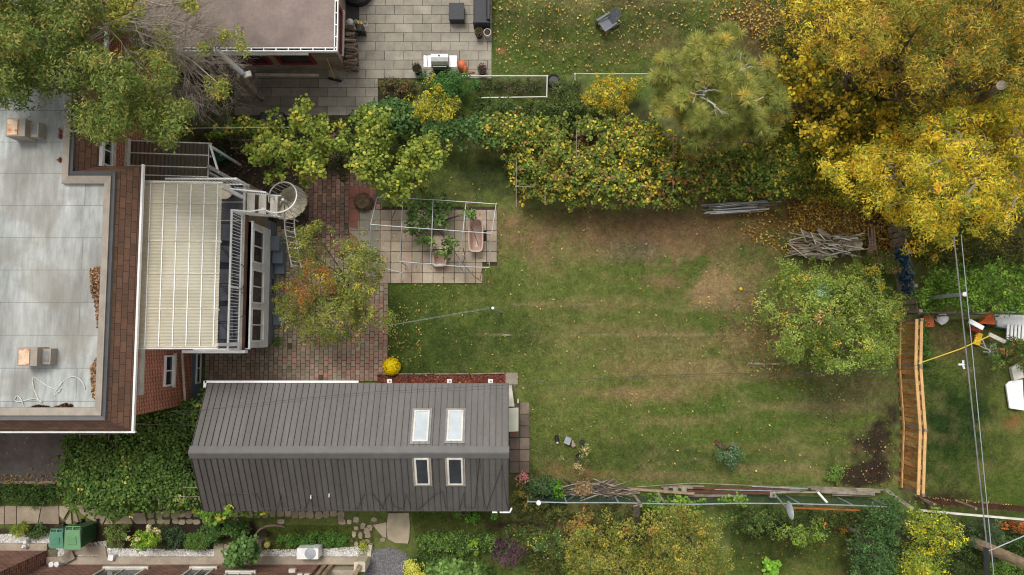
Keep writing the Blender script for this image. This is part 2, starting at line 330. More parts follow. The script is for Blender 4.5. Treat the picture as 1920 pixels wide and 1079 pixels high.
def crown(name, polys, pal, parent, seed, zlo, zhi, thick=.8, dens=1.0, rc=.28, per=34, L=.11, Wd=.06, shape='diamond', gain=1.9, upb=.55, spots=None, mix=.25, mat=None, lump=1.5, holes=.0, holescale=1.0):
    """foliage: clumps of leaf faces through the volume below a domed surface"""
    rng = np.random.default_rng(seed); PX = []; PY = []; ZZ = []
    if isinstance(polys[0][0], (int, float)): polys = [polys]
    for poly in polys:
        a = 0.5*abs(sum(poly[i][0]*poly[(i+1) % len(poly)][1]-poly[(i+1) % len(poly)][0]*poly[i][1] for i in range(len(poly))))*.0004
        n = max(6, int(a/(rc*rc*2.2)*2.4*dens*1.45)); x, y = sample_poly(poly, max(n, 8), rng)
        if holes:
            k = fbm(x, y, seed+90, 40*holescale, 3) > holes; k = k if k.sum() > 5 else np.ones(len(x), bool); x, y = x[k], y[k]
        kk_ = edged(x, y, poly) > rng.random(len(x))**2*12; kk_ = kk_ if kk_.sum() > 5 else np.ones(len(x), bool); x, y = x[kk_], y[kk_]; d = edged(x, y, poly); dm = max(d.max(), 1e-3); jt = min(8, dm*.16); x = x+rng.normal(size=len(x))*jt; y = y+rng.normal(size=len(y))*jt; dn = np.clip(d/dm*1.3, 0, 1); z = zlo+(zhi-zlo)*np.sqrt(1-(1-dn)**2)
        z = z+(vnoise(x, y, seed+5, 34)-.55)*thick*lump - rng.random(len(x))**1.6*thick*.8
        PX.append(x); PY.append(y); ZZ.append(z)
    px = np.concatenate(PX); py = np.concatenate(PY); z = np.maximum(np.concatenate(ZZ), .08)
    wx, wy = Pn(px, py, z); C = np.stack([wx, wy, z], 1); n = len(C)
    base = pick(pal, rng, n)
    if spots:
        for (cx, cy, r, col, pr) in spots:
            k = (np.hypot(px-cx, py-cy) < r*rng.uniform(.5, 1.1, n)) & (rng.random(n) < pr); base[k] = lin(*col)
    base = base*rng.uniform(.78, 1.22, (n, 1)); gain = gain*1.12; dens_ = dens
    r = rc*rng.uniform(.6, 1.35, n); cnt = per; idx = np.repeat(np.arange(n), cnt); m_ = len(idx)
    d = rng.normal(size=(m_, 3)); d[:, 2] = np.where(rng.random(m_) < upb, np.abs(d[:, 2]), d[:, 2]); d /= np.linalg.norm(d, axis=1, keepdims=True)
    rad = r[idx]*rng.uniform(.25, 1, m_)**.6; pos = C[idx]+d*rad[:, None]*np.array([1, 1, .75])
    pos[:, 2] = np.maximum(pos[:, 2], .03)
    nr = d*.55+np.array([0, 0, .55])+rng.normal(size=(m_, 3))*.5
    cc = base[idx].copy(); alt = pick(pal, rng, m_); k = rng.random(m_) < mix; cc[k] = alt[k]
    cc = cc*rng.uniform(.7, 1.3, (m_, 1))*gain; gm_ = cc.mean(1, keepdims=True); cc = np.clip(gm_+(cc-gm_)*.99, .003, .9); L = L*.93; Wd = Wd*.93
    lf = rng.uniform(.7, 1.3, m_)
    o = leafmesh(name, pos, nr, L*lf, Wd*lf, cc, shape, mat or M['leafcol'], parent, rng, .25)
    return o, C
def limbs(parent, base, C, seed, ztr, r=.12, n=16, mat='bark', trunk=True, lean=(0, 0)):
    rg = random.Random(seed); top = Vector((base[0]+lean[0], base[1]+lean[1], ztr))
    t = MB(); b0 = Vector((base[0], base[1], 0)); mid = (b0+top)/2+Vector((rg.uniform(-.1,.1), rg.uniform(-.1,.1), 0))
    t.tube([b0, b0+Vector((0,0,.12)), mid, top], [r*1.5, r*1.12, r*.9, r*.72], 8)
    t.build('trunk', M[mat], parent)
    lb = MB()
    for i in rg.sample(range(len(C)), min(n, len(C))):
        q = Vector(C[i]); s = top - Vector((0,0,rg.uniform(0, ztr*.3))); s = Vector((b0.x+(top.x-b0.x)*s.z/ztr, b0.y+(top.y-b0.y)*s.z/ztr, s.z))
        m1 = s.lerp(q, .4)+Vector((rg.uniform(-.2,.2), rg.uniform(-.2,.2), rg.uniform(-.1,.35))); m2 = s.lerp(q, .75)+Vector((rg.uniform(-.15,.15), rg.uniform(-.15,.15), rg.uniform(0,.15)))
        lb.tube([s, m1, m2, q], [r*.5, r*.34, r*.2, r*.07], 5, cap=False)
        for k in range(2):
            e = m2.lerp(q, .3)+Vector((rg.uniform(-.6,.6), rg.uniform(-.6,.6), rg.uniform(-.2,.3))); lb.tube([m2, (m2+e)/2+Vector((0,0,.06)), e], [r*.16, r*.1, r*.04], 4, cap=False)
    lb.build('limbs', M[mat], parent)
def cen(poly): p = np.array(poly, float); return p.mean(0)
def tree(name, label, cat, polys, pal, seed, zlo, zhi, base=None, r=.12, ztr=None, nl=16, group=None, mat='bark', **kw):
    f = polys[0] if not isinstance(polys[0][0], (int, float)) else polys
    if base is None:
        c = cen(f); base = P(c[0], c[1], (zlo+zhi)/2)
    e = empty(name, (base[0], base[1], 0), label, cat, group)
    o, C = crown('crown', polys, pal, e, seed, zlo, zhi, **kw)
    limbs(e, base, C, seed, ztr or max(.25, zlo*.8), r, nl, mat)
    return e
def shrub(name, label, cat, polys, pal, seed, z, group=None, **kw):
    kw.setdefault('thick', z*.6); kw.setdefault('rc', .16); kw.setdefault('per', 26); kw.setdefault('L', .09); kw.setdefault('Wd', .05)
    f = polys[0] if not isinstance(polys[0][0], (int, float)) else polys
    c = cen(f); b = P(c[0], c[1], z*.5); e = empty(name, (b.x, b.y, 0), label, cat, group)
    o, C = crown('foliage', polys, pal, e, seed, z*.45, z, **kw)
    rg = random.Random(seed); s = MB()
    for i in rg.sample(range(len(C)), min(9, len(C))):
        q = Vector(C[i]); fk_ = .3 if len(C) > 16 else 0; a = Vector((b.x+(q.x-b.x)*fk_, b.y+(q.y-b.y)*fk_, 0)); s.tube([a, a.lerp(q, .6)+Vector((0,0,.05)), q], [.018,.012,.005], 4, cap=False)
    s.build('stems', M['bark'], e)
    return e
# ================================================================== GROUND
patio_red = [(380,600),(480,600),(480,362),(430,335),(380,300),(400,240),(650,240),(695,335),(725,420),(728,715),(385,720)]
gh_poly = [(655,388),(932,388),(932,498),(905,498),(905,532),(655,532)]
npatio = [(440,135),(640,135),(640,-80),(922,-80),(922,141),(709,141),(709,225),(440,225)]
side_slabs = [(955,758),(993,758),(993,887),(955,887)]
drive = [(-80,812),(127,812),(122,902),(-80,902)]
def gcol(px, py):
    """albedo of turf, dead grass and bare earth by place"""
    wx, wy = Pn(px, py, 0)
    A = lambda *c: np.array(lin(*c))
    n1 = fbm(wx*.3, wy*2.0, 3, 1.1, 6); n2 = fbm(wx, wy, 21, .8, 4); n3 = fbm(wx, wy, 33, 4.0, 3)
    g = A(66,88,30)[None]*(1-n3[:,None]) + A(98,106,52)[None]*n3[:,None]; nf = fbm(wx, wy, 140, .35, 4)-.5
    k = (np.clip((n1-.5)*5, 0, 1)*(.2+.5*np.clip((px-850)/350, 0, 1))*(px < 1710))[:,None]; g = g*(1-k)+A(120,110,72)[None]*k
    def blob(cx, cy, rx, ry, col, s, edge=.5, seed=50, soft=.85):
        nonlocal g
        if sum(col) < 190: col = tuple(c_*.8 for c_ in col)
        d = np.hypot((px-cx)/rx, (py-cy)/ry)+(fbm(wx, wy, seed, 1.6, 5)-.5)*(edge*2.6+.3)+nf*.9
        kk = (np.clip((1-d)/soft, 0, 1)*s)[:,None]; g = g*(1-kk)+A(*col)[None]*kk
    blob(860,640,190,80,(54,82,24),.7); blob(960,620,120,60,(58,84,28),.5,.5,49); blob(790,700,90,30,(48,74,22),.6,.3,51); blob(900,320,90,60,(46,66,24),.75,.4,52); blob(1000,430,90,50,(98,94,56),.6,.4,52)
    blob(1180,430,340,75,(124,102,74),.9,.45,53); blob(1390,440,180,95,(118,98,70),.85,.5,54); blob(1190,465,70,35,(94,84,74),.8,.4,55)
    blob(1350,545,75,50,(142,120,90),.85,.7,56); blob(1440,600,80,90,(112,90,66),.8,.5,57); blob(1240,525,70,20,(128,104,76),.7,.5,58)
    blob(1290,660,280,60,(118,108,72),.55,.8,59,1.0); blob(1170,740,150,16,(136,116,84),.75,.7,60); blob(1250,690,200,22,(128,112,78),.6,.7,61); blob(1400,640,150,30,(128,108,74),.6,.6,62)
    blob(1600,740,120,50,(92,86,62),.6,.5,63); blob(1300,860,330,40,(66,84,36),.5,.5,64)
    blob(1648,845,54,66,(62,48,38),.93,.45,65,.35); blob(1605,892,62,24,(60,46,36),.93,.45,66,.3); blob(1100,890,80,14,(124,96,68),.7,.4,67); blob(1060,880,60,12,(132,100,72),.7,.3,67); blob(1240,892,110,14,(112,100,70),.7,.4,67)
    blob(1180,420,260,50,(112,88,62),.5,.5,68); blob(940,95,14,10,(150,106,74),.8,.3,69,.5); blob(1400,60,90,110,(108,92,56),.85,.5,70); blob(1130,40,220,80,(70,72,40),.6,.6,71); blob(1500,400,180,50,(112,84,48),.9,.4,72)
    blob(1800,800,120,150,(44,72,26),.95,.3,73); blob(1800,640,110,50,(82,66,48),.85,.4,74); blob(1890,440,60,60,(92,76,52),.8,.4,75); blob(1900,795,30,22,(128,92,58),.8,.3,76); blob(1860,700,50,60,(86,86,52),.6,.5,77); blob(1760,935,90,18,(74,58,46),.85,.4,78)
    blob(1420,1030,180,60,(66,80,34),.8,.4,79); blob(880,1030,130,30,(62,78,28),.7,.4,80); blob(860,978,90,16,(80,82,42),.7,.4,81); blob(1000,985,110,16,(66,48,38),.95,.3,82); blob(1120,985,80,20,(70,50,38),.9,.4,83)
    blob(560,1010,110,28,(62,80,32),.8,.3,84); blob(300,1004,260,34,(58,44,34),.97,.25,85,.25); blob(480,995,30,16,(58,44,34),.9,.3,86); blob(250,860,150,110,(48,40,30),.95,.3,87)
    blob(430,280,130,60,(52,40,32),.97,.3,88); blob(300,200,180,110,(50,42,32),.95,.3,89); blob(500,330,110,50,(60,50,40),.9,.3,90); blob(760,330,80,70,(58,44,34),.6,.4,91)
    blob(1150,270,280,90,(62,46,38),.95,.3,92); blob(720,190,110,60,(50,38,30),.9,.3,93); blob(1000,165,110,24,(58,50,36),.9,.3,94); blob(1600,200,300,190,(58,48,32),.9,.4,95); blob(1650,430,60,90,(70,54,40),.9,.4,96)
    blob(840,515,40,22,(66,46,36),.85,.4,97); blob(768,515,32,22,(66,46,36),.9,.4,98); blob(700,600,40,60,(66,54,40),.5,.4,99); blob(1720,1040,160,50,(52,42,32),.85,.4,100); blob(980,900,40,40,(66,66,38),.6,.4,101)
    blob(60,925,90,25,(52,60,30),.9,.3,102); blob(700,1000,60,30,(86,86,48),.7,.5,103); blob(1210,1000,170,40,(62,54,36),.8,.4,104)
    for (yy, x0, x1) in ((628,890,1440),(571,960,1120),(682,1400,1490)):
        k = (np.exp(-((py-yy)/2.2)**2)*((px > x0) & (px < x1))*np.clip(fbm(wx, wy, 120, 1.2, 3)*2.6-.8, 0, 1)*.6)[:,None]; g = g*(1-k)+A(142,126,98)[None]*k
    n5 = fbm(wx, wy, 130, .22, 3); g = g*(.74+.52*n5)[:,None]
    n6 = fbm(wx, wy, 150, .5, 4); kk = np.clip((n6-.52)*4, 0, 1)[:,None]*.28*np.clip((px-700)/500, 0, 1)[:,None]; g = g*(1-kk)+A(136,120,84)[None]*kk
    return g*1.2
xs = np.concatenate([[-160,-60,-30], np.linspace(-22, 22, 680), [30,60,160]]); ys = np.concatenate([[-160,-60,-25], np.linspace(-12.5, 15, 430), [25,60,160]])
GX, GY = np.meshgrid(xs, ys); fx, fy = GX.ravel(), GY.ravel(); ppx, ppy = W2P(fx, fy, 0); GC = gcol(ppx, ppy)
me = bpy.data.meshes.new('lawn'); nx, ny = len(xs), len(ys)
V = np.stack([fx, fy, np.where((np.abs(fx) < 21) & (np.abs(fy) < 14), (fbm(fx, fy, 8, 2.5, 3)-.5)*.03-.02, -.02)], 1); me.vertices.add(len(V)); me.vertices.foreach_set('co', V.astype(np.float32).ravel())
ii = np.arange(nx*ny).reshape(ny, nx); Q = np.stack([ii[:-1,:-1], ii[:-1,1:], ii[1:,1:], ii[1:,:-1]], -1).reshape(-1, 4)
me.loops.add(Q.size); me.loops.foreach_set('vertex_index', Q.astype(np.int32).ravel()); me.polygons.add(len(Q)); me.polygons.foreach_set('loop_start', np.arange(0, Q.size, 4, dtype=np.int32))
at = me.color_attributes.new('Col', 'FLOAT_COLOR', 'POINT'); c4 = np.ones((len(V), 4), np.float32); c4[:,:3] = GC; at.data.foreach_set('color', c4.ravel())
me.update(); me.shade_smooth()
gm = plain('turf_and_earth', None, .95, var=.2, scale=5, bump=.5, attr=True, fk=5); me.materials.append(gm)
lawn = bpy.data.objects.new('ground', me); COL.objects.link(lawn); tag(lawn, kind='structure')

def flat(name, poly_px, mat, z=.004, h=None, kind='structure', **k):
    pts = [P(x, y, 0) for x, y in poly_px]; mb = MB(); mb.prism([(p.x, p.y) for p in pts], -.1, z); o = mb.build(name, mat, **k); return tag(o, kind=kind)
# pavers -------------------------------------------------------------
def pavers(name, poly_px, sx, sy, colf, gap=.012, h=.03, off=.5, jit=.006, seed=1, rot90=False, ox=0, oy=0, miss=0.0):
    rg = random.Random(seed); pts = [P(x, y, 0) for x, y in poly_px]; X = [p.x for p in pts]; Y = [p.y for p in pts]
    wp = [(p.x, p.y) for p in pts]; mb = MB(); a, bb = (sy, sx) if rot90 else (sx, sy)
    n0 = int((max(X)-min(X))/a)+3; m0 = int((max(Y)-min(Y))/bb)+3
    for i in range(-1, n0):
        for j in range(-1, m0):
            cx = min(X)+ox+(i+.5)*a+((off*a*(j % 2)) if not rot90 else 0); cy = min(Y)+oy+(j+.5)*bb+((off*bb*(i % 2)) if rot90 else 0)
            ax_ = 1 if rot90 else 0; q_ = cx if rot90 else cy; c0 = cy if rot90 else cx; hl = (bb if rot90 else a)/2; cr = []
            for e_ in range(len(wp)):
                p1, p2 = wp[e_], wp[(e_+1) % len(wp)]
                if (p1[1-ax_] > q_) != (p2[1-ax_] > q_): cr.append(p1[ax_]+(p2[ax_]-p1[ax_])*(q_-p1[1-ax_])/(p2[1-ax_]-p1[1-ax_]))
            cr.sort(); best = (0, 0)
            for e_ in range(0, len(cr)-1, 2):
                lo_, hi_ = max(cr[e_], c0-hl), min(cr[e_+1], c0+hl)
                if hi_-lo_ > best[1]-best[0]: best = (lo_, hi_)
            if best[1]-best[0] < hl*.25 or rg.random() < miss: continue
            if rot90: cy, la, lb = (best[0]+best[1])/2, a, best[1]-best[0]
            else: cx, la, lb = (best[0]+best[1])/2, best[1]-best[0], bb
            px, py = W2P(cx, cy)
            c = colf(px, py, rg); k = rg.uniform(.86, 1.12); mb.col = tuple(q*k for q in c)
            hh = h+rg.uniform(-1, 1)*jit; mb.box((cx, cy, hh/2-.02), (la-gap-rg.random()*.004, lb-gap-rg.random()*.004, hh+.04), rg.uniform(-.006,.006), (rg.uniform(-.006,.006), rg.uniform(-.006,.006)))
    return tag(mb.build(name, M['col']), kind='structure')
flat('patio_joint_bed', npatio, plain('dark_joint_sand', lin(66,60,54), .95, var=.2), .003)
pavers('stone_patio', npatio, .72, .362, lambda x, y, r: lin(*( (150,144,132) if y > -10 and x > 600 else (132,124,112) )), gap=.014, seed=4, jit=.002, oy=.16)
flat('brick_patio_bed', patio_red, plain('mossy_joint_soil', lin(84,76,60), .95, var=.4, scale=4), .002)
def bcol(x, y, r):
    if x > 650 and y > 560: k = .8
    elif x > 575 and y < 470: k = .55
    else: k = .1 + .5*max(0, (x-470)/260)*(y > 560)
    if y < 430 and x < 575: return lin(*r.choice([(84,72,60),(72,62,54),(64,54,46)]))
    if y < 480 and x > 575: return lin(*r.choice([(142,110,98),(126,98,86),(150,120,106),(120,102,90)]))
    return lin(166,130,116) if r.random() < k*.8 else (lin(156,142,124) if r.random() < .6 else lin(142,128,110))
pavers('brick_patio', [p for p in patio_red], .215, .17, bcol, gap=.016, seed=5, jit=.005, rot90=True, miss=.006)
flat('greenhouse_bed', gh_poly, plain('dark_joint_soil', lin(60,48,40), .95, var=.4, scale=4), .006)
def gcolr(x, y, r):
    if x < 700 and r.random() < .25: return lin(146,96,84)
    if x < 706: return lin(140,136,122)
    return lin(*r.choice([(170,158,140),(160,148,130),(176,164,146),(150,136,120),(164,146,130)]))
pavers('concrete_tile_floor', gh_poly, .4, .4, gcolr, gap=.018, h=.045, off=0, seed=6, jit=.006, miss=.03)
pavers('red_tile_strip', [(655,345),(700,345),(700,388),(672,388),(672,470),(655,470)], .4, .4, lambda x,y,r: lin(*r.choice([(150,100,88),(142,92,80)])), gap=.018, h=.05, off=0, seed=7)
pavers('slab_path', side_slabs, .39, .43, lambda x,y,r: lin(*r.choice([(122,106,94),(112,98,88),(132,118,104)])), gap=.02, h=.05, off=0, seed=8, ox=-.02)
pavers('slab_step', [(946,698),(974,698),(974,722),(946,722)], .5, .46, lambda x,y,r: lin(142,134,122), h=.05, seed=9)
flat('driveway', drive, M['asphalt'], .012)
tag(MB().prism([tuple(P(x,y,0))[:2] for x,y in [(-80,902),(118,902),(118,907),(-80,907)]], -.1, .08).build('driveway_kerb', M['concrete']), kind='structure')
# concrete path: broken slabs
def stones(name, polys, mat, h=.05, kind='structure', seed=1):
    mb = MB(); rg = random.Random(seed)
    for poly in polys:
        k = rg.uniform(.82, 1.12); mb.col = tuple(q*k for q in lin(*rg.choice([(172,158,138),(160,146,128),(178,164,142)])))
        mb.prism([tuple(P(x, y, 0))[:2] for x, y in poly], -.08, h+rg.uniform(-.012,.012))
    return tag(mb.build(name, mat, bevel=.012), kind=kind)
stones('concrete_path', [[(-80,949),(9,949),(9,983),(-80,983)],[(10.5,949),(32,949),(32,983),(10.5,983)],[(33,949),(78,949),(72,982),(33,983)],[(79.5,949),(111,948),(112,983),(74,982)],
 [(112.5,948),(134,950),(120,974),(113,968)],[(134,960),(136,982),(122,982)],[(137,959),(144,963),(147,974),(150,983),(139,976)],[(144,948),(194,948),(202,965),(193,983),(170,974),(152,962)],[(197,950),(237,951),(232,966),(210,970)],[(204,968),(214,982),(196,983)],[(247,961),(272,961),(277,982),(256,982),(248,974)],[(236,966),(244,968),(250,982),(216,982)]], M['col'])
rg = random.Random(12); fl = []
def stone(cx, cy, rx, ry): 
    n_ = rg.randint(5, 8); a0 = rg.random()*6; sq_ = lambda c_: math.copysign(abs(c_)**.6, c_); return [(cx+rx*rg.uniform(.82,1.12)*sq_(math.cos(a0+2*math.pi*i/n_)), cy+ry*rg.uniform(.82,1.12)*sq_(math.sin(a0+2*math.pi*i/n_))) for i in range(n_)]
for i in range(26):
    fl.append(stone(284+i*14.2+rg.uniform(-1.5,1.5), 964+rg.uniform(-2,2), 7.4, 7.6))
    if i < 12 or rg.random() < .5: fl.append(stone(286+i*14.2+rg.uniform(-2,2), 978+rg.uniform(-1,1), 7.2, 5.2))
for (x, y, a, b_) in [(655,979,5,5),(668,974,6,6),(680,988,5,5),(668,990,5,4),(693,990,6,6),(664,1002,4,6),(676,1004,4,7),(690,1004,6,6),(689,1015,5,5),(668,1020,4,4),(681,984,5,4),(701,974,6,5),(640,973,6,7),(718,1012,5,4),(660,1013,3,3)]: fl.append(stone(x, y, a, b_))
stones('flagstones', fl, M['col'], .04, seed=3)
stones('limestone_slabs', [[(728,962),(767,961),(769,985),(768,1008),(765,1019),(742,1018),(727,1010),(725,990)],[(699,984),(725,979),(725,1008),(718,1006),(709,996)],[(684,990),(690,988),(695,998),(688,1004),(682,998)]], M['col'], .06, seed=5)
# gravel and marble chips, bed of mulch
def pebbles(name, poly, n_, mat_col, seed, size=.03, z=.0, kind='stuff'):
    r = np.random.default_rng(seed); x, y = sample_poly(poly, n_, r); wx, wy = Pn(x, y, 0); zz = r.uniform(.005, .03, n_)+z
    nr = np.stack([r.normal(size=n_)*.35, r.normal(size=n_)*.35, np.ones(n_)], 1); c = pick(mat_col, r, n_)*r.uniform(.7, 1.2, (n_, 1))
    o = leafmesh(name, np.stack([wx, wy, zz], 1), nr, size*r.uniform(.6, 1.4, n_), size*r.uniform(.6, 1.2, n_), c, 'round', M['stonecol'], None, r, -.4)
    return tag(o, kind=kind)
M['stonecol'] = plain('loose_stone', None, .9, var=.1, attr=True)
white_pal = [(236,234,230,4),(206,204,200,1),(150,146,140,.3)]
flat('marble_chip_bed', [(-80,1003),(94,1003),(94,1022),(-80,1022)], M['whitestone'], .01)
flat('marble_chip_strip', [(205,1033),(360,1034),(600,1036),(690,1026),(690,1048),(560,1052),(205,1048)], M['whitestone'], .01)
flat('marble_chip_corner', [(108,1025),(125,1025),(205,1028),(205,1048),(150,1044),(104,1046)], M['whitestone'], .008)
for i, (pp, nn) in enumerate([([(-10,1002),(94,1000),(94,1024),(-10,1024)],2600),([(190,1028),(360,1030),(600,1030),(700,1022),(700,1048),(560,1052),(205,1048)],9000),([(106,1024),(200,1014),(205,1048),(104,1046)],2200)]):
    tag(pebbles('marble_chips', pp, nn, white_pal, 40+i, .035, .01), label=None)
flat('gravel_path', [(688,1042),(700,1032),(735,1028),(757,1036),(765,1050),(758,1064),(752,1120),(680,1120),(684,1055)], M['gravel'], .01)
pebbles('gravel_stones', [(684,1042),(700,1030),(735,1026),(760,1036),(768,1052),(758,1064),(752,1110),(680,1110),(684,1055)], 7000, [(130,130,134,1),(150,150,152,1),(100,100,104,1)], 45, .03, .01)
flat('mulch_bed', [(708,703),(948,700),(948,722),(708,722)], M['mulch'], .03)
pebbles('mulch_chips', [(708,702),(948,699),(948,722),(708,722)], 4200, [(126,66,50,2),(92,48,38,1.4),(160,96,74,.6),(60,36,30,.6)], 46, .055, .03)
e = empty('bed_edging', P(830,701), 'low weathered board edging along the red mulch bed', 'edging'); 
for (a, b_) in ((708,775),(778,812),(815,880),(882,946)): MB().beam(P(a,701.5,.05), P(b_,700.5+rg.uniform(-.8,.8),.05), .04, .1).build('board', M['greywood'], e)

# ================================================================== MAIN HOUSE
ZE, ZT = 5.2, 5.9
inner = [P(-80,791,ZT), P(200,786,ZT), P(213.5,324,ZT), P(136,324,ZT), P(136,60,ZT), P(-80,60,ZT)]
outer = [P(-80,812,ZE), P(250,808,ZE), P(265,312,ZE), P(187,311,ZE), P(187,42,ZE), P(-80,42,ZE)]
yS_in, yS_out = inner[1].y, outer[1].y
def sq(pts, xs_, ys_): return [Vector((x, y, pts[0].z)) for x, y in zip(xs_, ys_)]
xi1 = (inner[1].x+inner[2].x)/2; xi2 = inner[3].x; xo1 = (outer[1].x+outer[2].x)/2; xo2 = outer[3].x; XW = -30
yNi, yNo = P(0,-70,ZT).y, P(0,-90,ZE).y
inner = sq(inner, [XW, xi1, xi1, xi2, xi2, XW], [inner[1].y, inner[1].y, inner[2].y, inner[2].y, yNi, yNi])
outer = sq(outer, [XW, xo1, xo1, xo2, xo2, XW], [outer[1].y, outer[1].y, outer[2].y, outer[2].y, yNo, yNo])
wx1, wx2 = xo1-.38, xo2-.38; wyS, wyN1, wyN = outer[0].y+.35, outer[2].y-.35, yNo-.3
H = empty('brick_house', (wx1, 0, 0), 'large brick house with grey flat roof and brown shingle skirt at the left edge', 'house')
foot = [(XW, wyS), (wx1, wyS), (wx1, wyN1), (wx2, wyN1), (wx2, wyN), (XW, wyN)]
MB().prism(foot, .8, ZE-.12).build('wall', M['brick'], H)
MB().prism([(x+(.02 if i in (1,2) else 0), y-(.02 if i in (0,1) else 0)) for i, (x, y) in enumerate(foot)], -.1, .798).build('foundation', M['greywall'], H)
mb = MB()
for i in range(5): mb.quad(outer[i], outer[(i+1)], inner[(i+1)], inner[i])
mb.build('shingle_skirt', M['shingle'], H)
mb = MB(); mb.prism([(p.x, p.y) for p in outer], ZE-.12, ZE-.01); mb.build('soffit', M['offwhite'], H)
mb = MB(); mb.prism([(p.x+(-.01 if i in(1,2,3,4) else 0), p.y+(.01 if i < 2 else -.01)) for i, p in enumerate(inner)], ZE, ZT-.14); mb.build('roof_membrane', M['membrane'], H)
def rim(off0, off1, z0, z1, mat, name):
    mb = MB(); sg = [(0,1,'y',1),(1,2,'x',-1),(2,3,'y',-1),(3,4,'x',-1)]
    I = [(p.x, p.y) for p in inner]
    def offp(d): return [(XW, I[0][1]+d), (I[1][0]-d, I[1][1]+d), (I[2][0]-d, I[2][1]-d), (I[3][0]-d, I[3][1]-d), (I[4][0]-d, I[4][1])]
    A, B_ = offp(off0), offp(off1)
    for i in range(4):
        a, b_, c, d = A[i], A[i+1], B_[i+1], B_[i]
        mb.hexa([(a[0],a[1],z0),(b_[0],b_[1],z0),(c[0],c[1],z0),(d[0],d[1],z0)], [(a[0],a[1],z1),(b_[0],b_[1],z1),(c[0],c[1],z1-.05),(d[0],d[1],z1-.05)])
    return mb.build(name, mat, H)
rim(-.03, .1, ZT-.15, ZT+.05, M['dflash'], 'edge_flashing'); rim(.102, .32, ZT-.15, ZT+.042, M['cap'], 'parapet_cap')
tr = MB()
for (px_, py_) in ((203,513),(202,650),(66,800),(207,440),(176,331),(125,230)): pass
mb = MB(); g0 = outer[1]; mb.beam((g0.x+.03, g0.y-.03, ZE+.0), (g0.x+.03, outer[2].y+.05, ZE+.0), .06, .1); mb.beam((XW, g0.y-.04, ZE-.02), (g0.x+.09, g0.y-.04, ZE-.02), .05, .1); mb.build('gutter', M['white'], H)
mb = MB(); mb.beam((outer[3].x+.05, outer[3].y, ZE), (outer[3].x+.05, yNo, ZE), .1, .1); mb.build('gutter', M['white'], H)
def vent(cx, cy, z, w_=.5):
    f = MB(); f.b2(cx-w_*.55, cx+w_*.35, cy-w_*.42, cy+w_*.42, z, z+.5); f.b2(cx+w_*.35, cx+w_*.75, cy-w_*.36, cy+w_*.36, z, z+.3); o = f.build('roof_vent', M['cap'], H)
    MB().b2(cx-w_*.46, cx+w_*.02, cy-w_*.36, cy+w_*.36, z+.503, z+.53).build('vent_lid', M['rust'], o)
    MB().b2(cx+w_*.44, cx+w_*.68, cy-w_*.24, cy+w_*.24, z+.29, z+.306).build('vent_grille', M['grey'], o)
for (x, y) in ((40,242),(62,669)):
    p = P(x, y, ZT+.2); vent(p.x, p.y, ZT-.15, .62)
def window(parent, axis, w_, out, a0, a1, z0, z1, frm, ft=.06, split='h', pane='glass', proud=.05, sill=None):
    def bx(A0, A1, Z0, Z1, t0, t1):
        mb = MB()
        if axis == 'x': mb.b2(w_+out*t0, w_+out*t1, A0, A1, Z0, Z1)
        else: mb.b2(A0, A1, w_+out*t0, w_+out*t1, Z0, Z1)
        return mb
    fr = MB()
    for (A0, A1, Z0, Z1) in ((a0, a1, z0, z0+ft), (a0, a1, z1-ft, z1), (a0, a0+ft, z0+ft, z1-ft), (a1-ft, a1, z0+ft, z1-ft)):
        q = bx(A0, A1, Z0, Z1, -.02, proud); b0 = len(fr.v); fr.v += q.v; fr.f += [tuple(b0+i for i in f) for f in q.f]; fr.c += q.c
    if split:
        q = bx(a0+ft, a1-ft, (z0+z1)/2-.02, (z0+z1)/2+.02, -.02, proud-.01) if split == 'h' else bx((a0+a1)/2-.02, (a0+a1)/2+.02, z0+ft, z1-ft, -.02, proud-.01)
        b0 = len(fr.v); fr.v += q.v; fr.f += [tuple(b0+i for i in f) for f in q.f]; fr.c += q.c
    o = fr.build('window', M[frm], parent)
    bx(a0+ft*.6, a1-ft*.6, z0+ft*.6, z1-ft*.6, -.02, .012).build('pane', M[pane], o)
    if sill: bx(a0-.06, a1+.06, z0-.09, z0-.002, -.02, .1).build('sill', M[sill], o)
    return o
# rear wall windows (east face, x = wx1)
def wallhit(px, py, x): return hit(px, py, (x, 0, 0), (1, 0, 0))
a, b_ = wallhit(306, 726, wx1), wallhit(324, 666, wx1)
window(H, 'x', wx1, 1, a.y, b_.y+.0, b_.z, a.z, 'white', .06, 'v', 'glass', .06, 'offwhite')
q0 = wallhit(258, 742, wx1); MB().b2(wx1-.02, wx1+.05, q0.y, q0.y+1.9, q0.z-.25, q0.z).build('lintel', M['offwhite'], H)
mb = MB(); d0, d1 = wallhit(341, 662, wx1+.1), wallhit(347, 752, wx1+.1); mb.tube([d0, d1], .045, 8); mb.build('downpipe', M['cream'], H)
a, b_ = wallhit(366, 720, wx1+.02), wallhit(377, 662, wx1+.02); window(H, 'x', wx1+.02, 1, a.y, b_.y, max(.12, b_.z), a.z, 'white', .05, 'v')
# recessed wing wall window x = wx2
a, b_ = wallhit(190, 309, wx2), wallhit(210, 258, wx2); window(H, 'x', wx2, 1, a.y, b_.y, b_.z, a.z, 'white', .07, 'v', 'glass', .06, 'offwhite')
